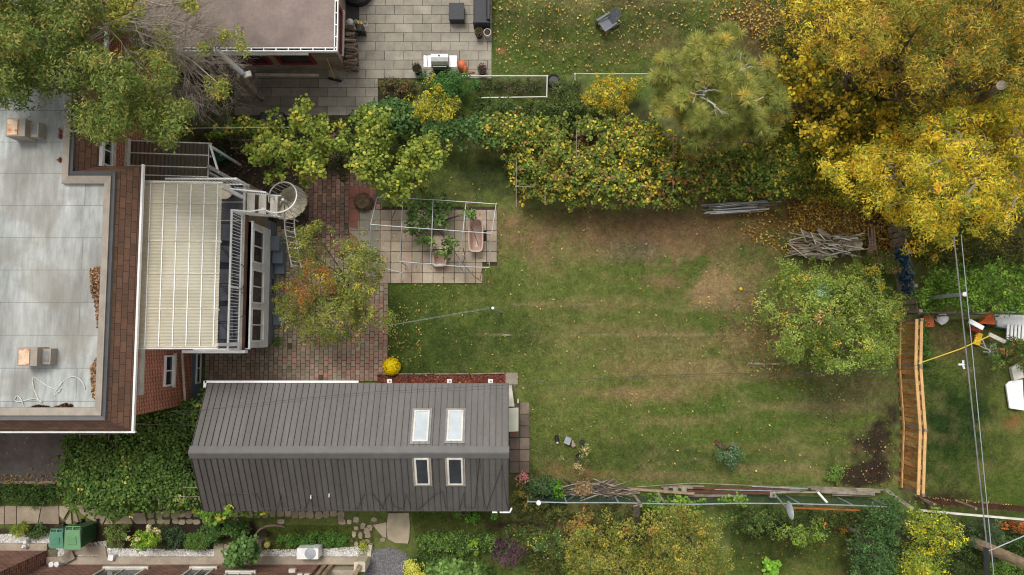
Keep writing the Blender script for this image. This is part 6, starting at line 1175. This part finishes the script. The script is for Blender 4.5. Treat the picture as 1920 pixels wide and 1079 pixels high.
tree('yellow_green_tree', 'yellow green tree between the dark green tree and the utility pole', 'tree', [[(1712,960),(1745,955),(1775,965),(1800,985),(1812,1010),(1790,1030),(1765,1070),(1720,1130),(1670,1130),(1690,1060),(1700,1010)]], [(110,124,50,3),(160,154,48,1),(90,106,44,2),(190,170,40,.6)], 115, 1.9, 3.2, r=.09, ztr=1.3, **gk)
tree('young_tree', 'small green young tree below the satellite dish', 'tree', [[(1448,1005),(1470,990),(1500,985),(1530,975),(1548,1000),(1540,1020),(1500,1028),(1470,1032),(1450,1020)]], [(104,126,52,2),(88,108,46,2)], 116, 1.2, 2.1, r=.04, ztr=.8, nl=12, **{**gk, 'thick': .5, 'dens': .9, 'holes': .35})

# ------------------------------------------------------------------ shrubs and vines
G3 = [(78,98,46,3),(94,112,54,2),(62,82,38,2)]
V1 = dict(rc=.17, per=14, L=.13, Wd=.11, shape='round', thick=.45, gain=1.7, lump=.8)
shrub('grapevine', 'dark green grapevine carpet over the thin arbour behind the brick house', 'vine', [[(125,815),(255,812),(256,778),(300,770),(350,757),(385,745),(395,760),(375,800),(366,845),(372,880),(382,925),(392,950),(330,960),(300,950),(250,960),(215,968),(180,958),(120,945),(118,900)]], [(70,92,44,3),(84,104,50,2),(58,80,38,2),(150,144,70,.08)], 120, 1.95, dens=1.9, **{**V1, 'holes': .16, 'L': .1, 'Wd': .088, 'gain': 2.1})
shrub('grapevine', 'green and yellow grapevines covering the long pipe trellis', 'vine', [[(955,330),(945,280),(900,250),(880,225),(960,215),(1040,225),(1100,220),(1180,215),(1230,235),(1290,290),(1380,275),(1450,270),(1500,265),(1530,300),(1520,350),(1490,368),(1400,364),(1330,368),(1270,392),(1200,385),(1110,380),(1040,378),(985,372)]],
 [(92,108,48,3),(110,122,56,2),(78,92,42,2),(172,154,58,1),(130,100,66,.7)], 121, 1.95, dens=1.9, mix=.4, **{**V1, 'L': .1, 'Wd': .085, 'holes': .32, 'thick': .9, 'gain': 1.6}, spots=[(1210,290,90,(178,158,52),.35),(1060,330,60,(160,140,60),.3),(1270,330,60,(130,90,60),.25)])
shrub('vine_hedge', 'dense green leafy hedge between the paved patio and the grass nook', 'hedge', [[(690,190),(720,180),(760,195),(800,225),(860,225),(900,215),(945,230),(960,265),(930,275),(880,262),(840,262),(790,245),(740,255),(690,235),(660,215)]], [(74,100,56,3),(88,112,62,2),(60,84,46,2)], 122, 1.7, dens=1.3, **{**V1, 'L': .12, 'Wd': .1})
shrub('yellow_shrub', 'yellow and lime shrub right below the barbecue grill', 'shrub', [[(762,185),(785,160),(820,150),(842,175),(862,190),(850,215),(820,235),(785,232),(768,215)]], [(170,156,50,2),(140,140,52,2.4),(108,118,48,2)], 123, 1.9, dens=1.0, gain=1.45, holes=.3)
shrub('peony_bush', 'glossy dark green bush just below the grill', 'shrub', [[(790,140),(815,132),(850,130),(885,135),(893,160),(880,180),(850,188),(815,175),(795,160)]], [(56,88,44,3),(70,104,52,2)], 124, 1.1, dens=1.2, gain=1.7)
shrub('brown_groundcover', 'brownish low plants at the patio corner left of the glossy bush', 'plants', [[(712,146),(765,146),(785,165),(760,190),(730,180),(708,178)]], [(92,88,56,2),(76,72,48,2),(120,96,66,1)], 125, .4, dens=.9, gain=1.6)
shrub('golden_shrub', 'golden yellow feathery shrub left of the pine', 'shrub', [[(1092,180),(1105,155),(1135,142),(1165,140),(1200,150),(1205,175),(1180,200),(1150,215),(1115,212),(1095,200)]], [(184,156,48,2.4),(150,142,50,2),(104,114,48,2)], 126, 1.8, dens=1.0, gain=1.45, holes=.3)
shrub('mixed_hedge', 'mixed green weeds between the raised beds and the grapevines', 'plants', [[(895,190),(1028,187),(1036,150),(1085,150),(1090,215),(1030,225),(960,215),(900,218)]], [(72,88,46,2),(60,72,40,2),(96,104,56,1)], 127, .8, dens=1.0, gain=1.6)
shrub('bed_weeds', 'low weeds growing inside the left raised garden bed', 'plants', [[(876,147),(1022,147),(1021,178),(900,180)]], [(70,82,46,2),(56,64,38,2),(96,78,60,.8)], 128, .35, dens=.65, gain=1.6)
shrub('trellis_climber', 'yellowing climber between the grapevines and the golden yellow tree', 'vine', [[(1440,250),(1500,240),(1560,255),(1600,290),(1560,330),(1600,365),(1640,400),(1600,392),(1540,370),(1500,350),(1450,310)]], [(130,132,46,2),(96,108,42,2),(168,150,46,1.2),(74,84,38,1.4)], 129, 1.8, dens=1.0, gain=1.6, holes=.35)
shrub('leafy_hedge', 'glossy bright green bushes above the dark rail fence at the right', 'hedge', [[(1722,545),(1735,515),(1765,495),(1810,500),(1850,488),(1900,490),(1960,490),(1960,585),(1880,582),(1800,580),(1745,585),(1722,570)]], [(84,112,42,3),(104,130,50,2),(66,92,36,2)], 130, 1.8, dens=1.1, gain=1.6, L=.11, Wd=.07, per=22, rc=.2, holes=.3)
shrub('dark_undergrowth', 'dark brown green undergrowth between the golden tree and the bright hedge', 'shrub', [[(1715,480),(1760,465),(1830,445),(1870,440),(1960,445),(1960,490),(1880,485),(1800,495),(1740,500),(1718,520)]], [(60,62,36,2),(76,76,42,1.4),(50,50,32,2)], 131, 1.4, dens=.8, gain=1.5, holes=.38)
shrub('overhanging_shrub', 'sprawling shrub with rusty leaves over the junk pile', 'shrub', [[(1875,640),(1900,625),(1960,640),(1960,700),(1910,690),(1885,680),(1862,700),(1850,670)]], [(84,102,50,2),(66,84,42,2),(150,92,60,.5)], 132, 1.4, dens=.75, gain=1.6, holes=.34)
shrub('grapevine', 'light vine tumbling over the middle of the greenhouse floor', 'vine', [[(762,400),(775,375),(800,365),(835,368),(850,385),(838,405),(850,425),(835,440),(805,430),(790,450),(770,440),(748,425)],[(838,440),(850,445),(862,460),(855,480),(838,492),(815,480),(830,460)],[(790,445),(808,445),(812,462),(795,462)],[(870,392),(892,396),(888,406),(872,404)]], [(84,106,58,3),(98,118,66,2),(72,92,50,2)], 133, 1.4, dens=.75, **{**V1, 'L': .11, 'Wd': .1, 'per': 14}, holes=.36)
VN = [o for o in COL.objects if o.get('label','').startswith('light vine')][0]; tw = MB(); rg = random.Random(6)
for pts_ in ([(918,538),(890,520),(868,495),(850,470),(835,450)],[(868,495),(872,480),(868,465)],[(897,460),(890,440),(883,425)],[(900,525),(905,500)],[(835,450),(820,420),(790,410)],[(735,410),(745,385)],[(776,420),(800,440)]): tw.tube([P(x_, y_, .6+.15*i) for i,(x_,y_) in enumerate(pts_)], .016, 5)
tw.build('vine_stems', M['bark'], VN)
shrub('shade_vine', 'yellow spotted vine in the shade left of the light green tree', 'vine', [[(385,245),(430,235),(450,215),(480,225),(520,240),(545,255),(520,262),(470,258),(430,255),(395,262)]], [(104,120,48,2),(78,98,40,2),(190,160,70,.6)], 134, 1.7, dens=.8, **V1)
shrub('variegated_shrub', 'cream and olive variegated shrub on the lawn below the tipped box', 'shrub', [[(1040,850),(1060,842),(1075,835),(1100,835),(1110,848),(1098,862),(1112,870),(1100,882),(1080,885),(1068,872),(1050,868)]], [(150,150,104,2),(116,122,76,2),(170,150,110,.8)], 135, 1.0, dens=.7, gain=1.5, L=.1, Wd=.035, holes=.4)
shrub('blue_green_shrub', 'small bluish green shrub standing alone on the lawn', 'shrub', [[(1352,828),(1368,822),(1380,838),(1396,855),(1388,872),(1370,880),(1355,872),(1345,858)]], [(84,108,76,2),(100,124,96,1.4),(64,88,58,2)], 136, .9, dens=1.0, gain=1.5, L=.07, Wd=.05)
e = shrub('chrysanthemum', 'round bright yellow chrysanthemum at the shed corner of the brick patio', 'flower', [[(723,690),(722,682),(726,677),(732,676),(741,679),(744,686),(743,695),(737,699),(728,698),(723,695)]], [(90,110,40,2)], 137, .3, dens=1.0, gain=1.5)
r_ = np.random.default_rng(9); n_ = 520; c = P(733,688,.3); u_ = r_.normal(size=(n_,3)); u_[:,2] = abs(u_[:,2]); u_ /= np.linalg.norm(u_, axis=1, keepdims=True); pos = np.array([c.x, c.y, .12])+u_*np.array([.33,.33,.34]); leafmesh('blooms', pos, u_+r_.normal(size=(n_,3))*.2, .075, .075, pick([(246,214,20,4),(230,190,16,1),(252,226,60,1)], r_, n_)*1.1, 'round', M['petal'], e, r_)
shrub('dark_shrub', 'dark leafy shrub by the east end of the garden building', 'shrub', [[(985,905),(1000,895),(1025,893),(1048,900),(1050,925),(1030,935),(1000,930),(985,920)]], [(62,84,52,3),(78,98,60,1)], 138, .9, dens=1.0, gain=1.6)
shrub('bright_fern', 'bright green feathery plant between the dark shrub and brush pile', 'plant', [[(1034,905),(1044,893),(1052,910),(1054,928),(1040,932)]], [(96,140,44,2),(80,120,40,1)], 139, .7, dens=.9, gain=1.5)
shrub('pink_flower_bush', 'pink flowering plant at the slab path corner', 'flower', [[(966,893),(980,890),(992,896),(984,902),(970,900)]], [(206,140,136,3),(190,110,110,1),(110,110,60,.6)], 140, .5, dens=.8, gain=1.3)
shrub('weed_strip', 'tangled yellow green weeds at the west end of the wire fence', 'plants', [[(960,905),(985,910),(1010,935),(1060,948),(1090,958),(1060,968),(1000,968),(962,950)]], [(104,108,56,2),(84,90,48,2),(150,120,60,.6)], 141, .5, dens=.7, gain=1.6, holes=.32)
shrub('fence_vine', 'round leaved vine on the wire fence right of the brush pile', 'vine', [[(1206,945),(1225,930),(1255,935),(1290,930),(1320,935),(1330,950),(1300,958),(1262,950),(1235,965),(1210,962)],[(1340,930),(1390,932),(1400,945),(1350,946)]], [(100,128,50,3),(84,110,44,2)], 142, 1.1, dens=.8, **{**V1, 'thick': .5, 'L': .1, 'Wd': .1})
for i, (nm, lab, cat, poly, pal, z) in enumerate([
 ('rust_bush', 'rust tipped bush at the left foot of the olive trees', 'shrub', [(1065,975),(1090,958),(1120,965),(1100,990),(1080,1010),(1062,1000)], [(150,96,60,1),(110,96,54,2),(96,104,50,1)], 1.3),
 ('fern_bank', 'feathery green bank behind the wire fence left of the satellite dish', 'plants', [(1360,960),(1400,952),(1460,955),(1470,985),(1440,1000),(1380,1000),(1355,985)], [(78,96,48,2),(60,80,42,2),(110,112,58,.7)], .9),
 ('marigold_patch', 'orange marigolds behind the wire fence right of the satellite dish', 'flowers', [(1540,965),(1575,960),(1610,975),(1615,1000),(1570,1000),(1540,985)], [(210,140,40,1),(80,84,44,3),(100,70,52,1)], .6),
 ('broad_leaf_plant', 'bright broad leaved plant near the bottom edge of the right lawn', 'plant', [(1430,1055),(1445,1047),(1462,1060),(1455,1079),(1432,1082)], [(112,150,54,2),(96,130,48,1)], .6),
 ('purple_shrub', 'dark purple shrub at the bottom edge of the flower beds', 'shrub', [(922,1020),(945,1010),(975,1012),(992,1035),(975,1055),(945,1065),(925,1050)], [(84,60,68,3),(66,50,56,2),(70,84,60,1)], .9),
 ('variegated_bush', 'yellow and cream round bush at the gravel path', 'shrub', [(756,1062),(770,1054),(790,1054),(800,1068),(795,1090),(760,1095)], [(190,180,80,3),(150,156,70,1)], .8),
 ('hosta_clump', 'big leaved green clump right of the yellow and cream bush', 'plants', [(802,1050),(850,1045),(900,1058),(915,1085),(800,1095)], [(84,108,56,2),(100,124,66,1.4)], .5),
 ('perennial_bed', 'green perennials left of the purple shrub', 'plants', [(775,1000),(830,992),(880,1000),(925,1005),(920,1030),(870,1038),(800,1032),(775,1020)], [(80,104,52,2),(96,120,54,1.4),(64,84,46,2)], .55),
 ('perennial_bed', 'flower speckled perennials right of the purple shrub', 'plants', [(925,990),(990,985),(1050,1000),(1070,1030),(1050,1050),(1000,1035),(985,1010)], [(84,104,56,2),(66,86,46,2),(190,170,70,.35),(180,180,170,.12)], .7),
 ('under_eave_plants', 'fresh green plants under the south eave of the garden building', 'plants', [(848,960),(880,958),(925,960),(935,972),(900,980),(860,975)], [(80,120,46,2),(96,130,56,1)], .6),
 ('lime_perennial', 'lime green perennial clump in the middle of the south flower bed', 'plant', [(878,1010),(895,1008),(900,1030),(888,1042),(878,1030)], [(120,146,46,2),(96,126,44,1)], .7),
 ('hydrangea', 'lime hydrangea with cream flower heads right of the green bins', 'shrub', [(240,1010),(262,995),(285,992),(300,1006),(300,1022),(285,1032),(265,1030),(245,1022)], [(110,140,44,3),(140,160,60,1),(80,108,40,2)], .9),
 ('box_shrub', 'olive small leaved shrub between the green bins and hydrangea', 'shrub', [(195,992),(220,985),(243,988),(245,1006),(232,1020),(205,1018),(195,1006)], [(84,100,52,2),(100,116,60,1)], .9),
 ('grass_tuft', 'spiky green grass tuft beside the crazy paving', 'plant', [(340,1005),(370,998),(390,1006),(388,1022),(360,1030),(338,1026)], [(70,96,44,2),(88,110,52,1)], .6),
 ('dark_perennial', 'dark blue green perennial right of the hydrangea', 'plant', [(305,990),(335,985),(345,1006),(338,1028),(312,1028),(304,1014)], [(52,72,48,2),(70,88,62,1)], .7),
 ('leafy_shrub', 'rounded dark green shrub against the brown brick wall', 'shrub', [(425,1025),(450,1008),(475,1015),(488,1035),(475,1055),(450,1065),(430,1062),(418,1045)], [(70,96,52,2),(84,110,60,1.4)], 1.6),
 ('climbing_vine', 'lime vine climbing from the path up to the shed roof corner', 'vine', [(372,935),(392,925),(400,940),(440,945),(470,955),(500,957),(515,955),(500,968),(440,962),(420,975),(395,985),(375,975),(362,960)], [(104,132,56,2),(88,116,50,2),(160,156,60,.3)], 2.5),
 ('herb_patch', 'green herb patch south of the flagstones', 'plants', [(585,1000),(620,998),(650,1003),(665,1014),(640,1022),(590,1022),(520,1026),(505,1006),(540,1003)], [(78,112,50,2),(64,94,42,2)], .4),
 ('border_plants', 'low green border along the concrete path near the driveway', 'plants', [(-40,910),(60,908),(118,912),(118,945),(60,946),(-40,946)], [(60,84,42,2),(72,96,48,2),(56,76,40,2)], .45),
 ('garden_lily', 'yellow green strappy plant by the marble chips at the left edge', 'plant', [(20,988),(42,978),(58,990),(50,1003),(28,1005)], [(100,116,50,2),(120,126,56,1)], .5),
 ('garden_fern', 'dark fern left of the teal bin', 'plant', [(50,990),(78,985),(88,998),(78,1010),(60,1013),(48,1002)], [(60,82,44,2),(74,92,50,1)], .5),
 ('corner_shrub', 'bright green shrub tip at the bottom left corner', 'shrub', [(-20,1050),(12,1050),(22,1065),(15,1090),(-20,1095)], [(92,128,44,2),(80,112,40,1)], 1.2),
 ('dark_groundcover', 'dark green groundcover under the climbing vine', 'plants', [(385,975),(440,972),(470,985),(460,1012),(420,1020),(385,1020),(372,1000)], [(58,84,42,2),(72,98,50,2)], .7),
 ('yellow_leaf_plant', 'small yellow green plant by the pale timber block', 'plant', [(665,1020),(680,1015),(690,1025),(688,1038),(670,1038)], [(130,136,60,2),(110,110,50,1)], .3),
 ('corner_bush', 'green bush in the lower right corner below the utility pole', 'shrub', [(1860,1050),(1900,1040),(1960,1060),(1960,1110),(1850,1110)], [(90,116,50,2),(74,98,44,2)], 1.2),
 ('twiggy_shrub', 'grey green twiggy shrub below the picket fence', 'shrub', [(1810,985),(1845,975),(1870,985),(1878,1010),(1850,1030),(1820,1020)], [(76,92,60,2),(60,74,50,2)], 1.2),
 ('russet_hedge', 'russet orange hedge at the right edge under the picket fence', 'hedge', [(1862,975),(1900,978),(1960,985),(1960,1005),(1910,998),(1870,988)], [(150,84,46,2),(120,70,44,1.4),(90,80,46,1)], 1.2),
 ('dark_hedge', 'dark green shrub right of the russet hedge base', 'shrub', [(1870,1000),(1910,1005),(1960,1010),(1960,1040),(1905,1030),(1875,1022)], [(60,84,44,2),(74,94,50,1)], .9),
 ('soil_weeds', 'weeds sprouting beside the bare dark soil by the cedar fence', 'plants', [(1545,885),(1575,870),(1590,890),(1570,905),(1548,905)], [(88,112,52,2)], .2),
 ('fence_weeds', 'green weeds along the foot of the cedar fence', 'plants', [(1722,600),(1738,600),(1745,660),(1735,720),(1722,700)], [(56,84,36,2),(70,98,44,1)], .35),
 ('patio_weeds', 'small weeds along the base of the sunroom wall', 'plants', [(506,640),(525,632),(532,645),(515,652)], [(80,106,50,2)], .25),
 ('woodpile_vines', 'brown green twining growth between plank heap and weathered fence', 'plants', [(1590,480),(1640,470),(1680,470),(1700,500),(1680,520),(1640,500),(1600,495)], [(96,108,56,2),(120,100,66,1)], .9)]):
    big = dict(L=.14, Wd=.12, shape='round', per=12) if nm in ('leafy_shrub','hosta_clump','broad_leaf_plant','climbing_vine') else (dict(shape='blade', L=.22, Wd=.02, per=60) if nm in ('grass_tuft','garden_lily','twiggy_shrub') else dict(L=.075, Wd=.045, per=28))
    shrub(nm, lab, cat, [poly], pal, 200+i, z, gain=1.85, dens=1.3, rc=.14, thick=z*.6, holes=.25 if z < 1.5 else .0, **big)
hy = [o for o in COL.objects if o.name.startswith('hydrangea')][0]; r_ = np.random.default_rng(3)
for (x_, y_) in ((279,994),(279,988),(291,994),(241,1010),(258,1012),(297,998)):
    c = P(x_, y_, .95); n_ = 60; u_ = r_.normal(size=(n_,3)); u_ /= np.linalg.norm(u_, axis=1, keepdims=True); leafmesh('flower_head', np.array(c)+u_*.09, u_, .05, .05, pick([(226,214,170,2),(210,200,150,1)], r_, n_)*1.1, 'round', M['petal'], hy, r_)
e = empty('undergrowth', (P(1700,200,0).x, P(1700,200,0).y, 0), None, None)
for o_, (pl, pal_, z_) in enumerate((([(1440,60),(1500,-40),(1990,-40),(1990,480),(1720,500),(1690,430),(1600,380),(1500,380),(1440,260)], [(92,96,42,2),(130,120,44,1.8),(74,82,38,2),(164,140,48,1)], 1.6),([(880,186),(1090,190),(1230,225),(1230,250),(880,240),(840,215)], [(72,90,44,2),(58,72,38,2),(92,104,54,1)], .9),([(395,250),(640,235),(700,300),(640,330),(560,300),(470,300),(400,290)], [(60,70,40,2),(74,84,44,1)], .5),([(960,955),(1080,955),(1240,960),(1240,1100),(1060,1100),(960,1070)], [(84,92,48,2),(66,76,40,2),(110,96,52,.7)], .5),([(770,1030),(930,1036),(930,1090),(770,1090)], [(76,98,46,2),(62,82,40,2)], .4),([(1370,950),(1700,955),(1660,1010),(1560,1010),(1380,995)], [(74,88,46,2),(58,70,38,2)], .7),([(1640,960),(1940,985),(1940,1100),(1600,1100),(1600,1020)], [(70,86,44,2),(56,68,38,2)], .6),([(965,900),(1060,905),(1060,960),(965,960)], [(78,92,50,2),(62,76,44,2)], .4),([(650,215),(740,200),(870,235),(860,262),(720,290),(650,260)], [(68,88,46,2),(56,74,40,2)], 1.0))):
    ob, _ = crown('ground_cover', pl, pal_, None, 400+o_, z_*.3, z_, thick=z_*.6, dens=.75, rc=.24, per=30, L=.12, Wd=.06, gain=1.3, holes=.2); tag(ob, kind='stuff')
bpy.data.objects.remove(e)
# ------------------------------------------------------------------ fallen leaves, grass
pale = [(206,178,110,2),(222,200,120,1.4),(176,140,70,1)]; gold = [(194,148,60,3),(160,116,56,2),(212,174,80,2),(120,86,52,2)]
P0 = pale
litter('fallen_leaves', None, [[(730,300),(1500,400),(1660,900),(960,900),(730,700)]], 520, .02, pale, 301, .07)
litter('fallen_leaves', None, [[(925,0),(1480,0),(1480,60),(1250,60),(1210,110),(1090,136),(925,136)]], 650, .02, pale, 302, .075)
litter('fallen_leaves', None, [[(1330,0),(1490,0),(1500,80),(1440,100),(1380,50),(1330,40)]], 500, .02, pale+gold, 303, .075)
litter('fallen_leaves', None, [[(1470,385),(1560,370),(1640,375),(1690,420),(1690,470),(1640,470),(1560,440),(1500,430)]], 2200, .03, gold+pale, 304, .085)
litter('fallen_leaves', None, [[(1380,385),(1500,385),(1560,460),(1470,480),(1390,440)]], 420, .02, gold+pale, 305, .08)
litter('fallen_leaves', None, [[(715,560),(790,580),(790,680),(722,690)]], 130, .04, pale, 306, .07)
litter('fallen_leaves', None, [[(0,890),(118,890),(118,912),(0,912)]], 260, .06, pale+brown, 307, .06)
litter('fallen_leaves', None, [[(0,820),(118,820),(118,898),(0,898)]], 22, .03, pale, 308, .07)
litter('fallen_leaves', None, [[(1370,960),(1590,1000),(1590,1079),(1370,1079)],[(985,1040),(1060,1040),(1060,1079),(980,1079)]], 160, .03, pale+gold, 309, .06)
litter('fallen_leaves', None, [[(950,240),(1500,270),(1500,380),(960,370)]], 2600, .05, gold+brown, 310, .1)
litter('fallen_leaves', None, [[(400,240),(560,250),(570,350),(420,340)]], 400, .05, brown, 311, .07)
litter('fallen_leaves', None, [[(700,390),(930,390),(930,520),(700,520)]], 90, .06, pale, 312, .06)
litter('fallen_leaves', None, [[(1420,560),(1470,620),(1480,700),(1600,760),(1400,700)]], 200, .02, pale+gold+brown, 313, .06)
litter('fallen_leaves', None, [[(1725,930),(1900,945),(1900,958),(1725,945)]], 240, .03, pale+brown, 314, .06)
litter('fallen_leaves', None, [[(1570,820),(1675,790),(1680,910),(1560,910)]], 120, .02, brown+pale, 315, .06)
litter('fallen_leaves', None, [[(1380,540),(1480,560),(1490,700),(1400,720),(1340,640)]], 700, .02, brown+[(150,110,80,2)], 325, .05)
# grass blades
lawnpoly = [[(726,300),(960,270),(960,390),(1480,395),(1665,480),(1680,600),(1680,915),(990,905),(990,755),(960,700),(726,705)],[(922,-30),(1500,-30),(1500,120),(1200,140),(922,140)],[(1722,600),(1960,600),(1960,950),(1722,940)],[(1370,980),(1640,980),(1640,1130),(1370,1130)],[(770,960),(960,960),(960,1130),(800,1130)],[(500,985),(700,985),(700,1035),(500,1035)],[(1760,440),(1960,440),(1960,500),(1760,500)]]
r_ = np.random.default_rng(55); PX, PY = [], []
for i, (pl, n_) in enumerate(zip(lawnpoly, (230000, 60000, 60000, 24000, 24000, 14000, 6000))): x, y = sample_poly(pl, n_, r_); PX.append(x); PY.append(y)
x = np.concatenate(PX); y = np.concatenate(PY)
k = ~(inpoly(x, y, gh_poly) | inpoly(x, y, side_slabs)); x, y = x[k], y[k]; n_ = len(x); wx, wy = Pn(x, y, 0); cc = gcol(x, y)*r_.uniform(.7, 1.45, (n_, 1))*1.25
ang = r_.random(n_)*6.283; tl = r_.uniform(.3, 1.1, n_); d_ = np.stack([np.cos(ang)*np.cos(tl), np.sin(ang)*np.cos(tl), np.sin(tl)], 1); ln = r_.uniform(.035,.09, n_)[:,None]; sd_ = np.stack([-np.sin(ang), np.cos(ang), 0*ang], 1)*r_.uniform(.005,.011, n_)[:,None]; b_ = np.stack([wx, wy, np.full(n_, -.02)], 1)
tag(npmesh('grass', np.stack([b_-sd_, b_+sd_, b_+d_*ln], 1).reshape(-1, 3), 3, n_, cc, M['leafcol']), kind='stuff')
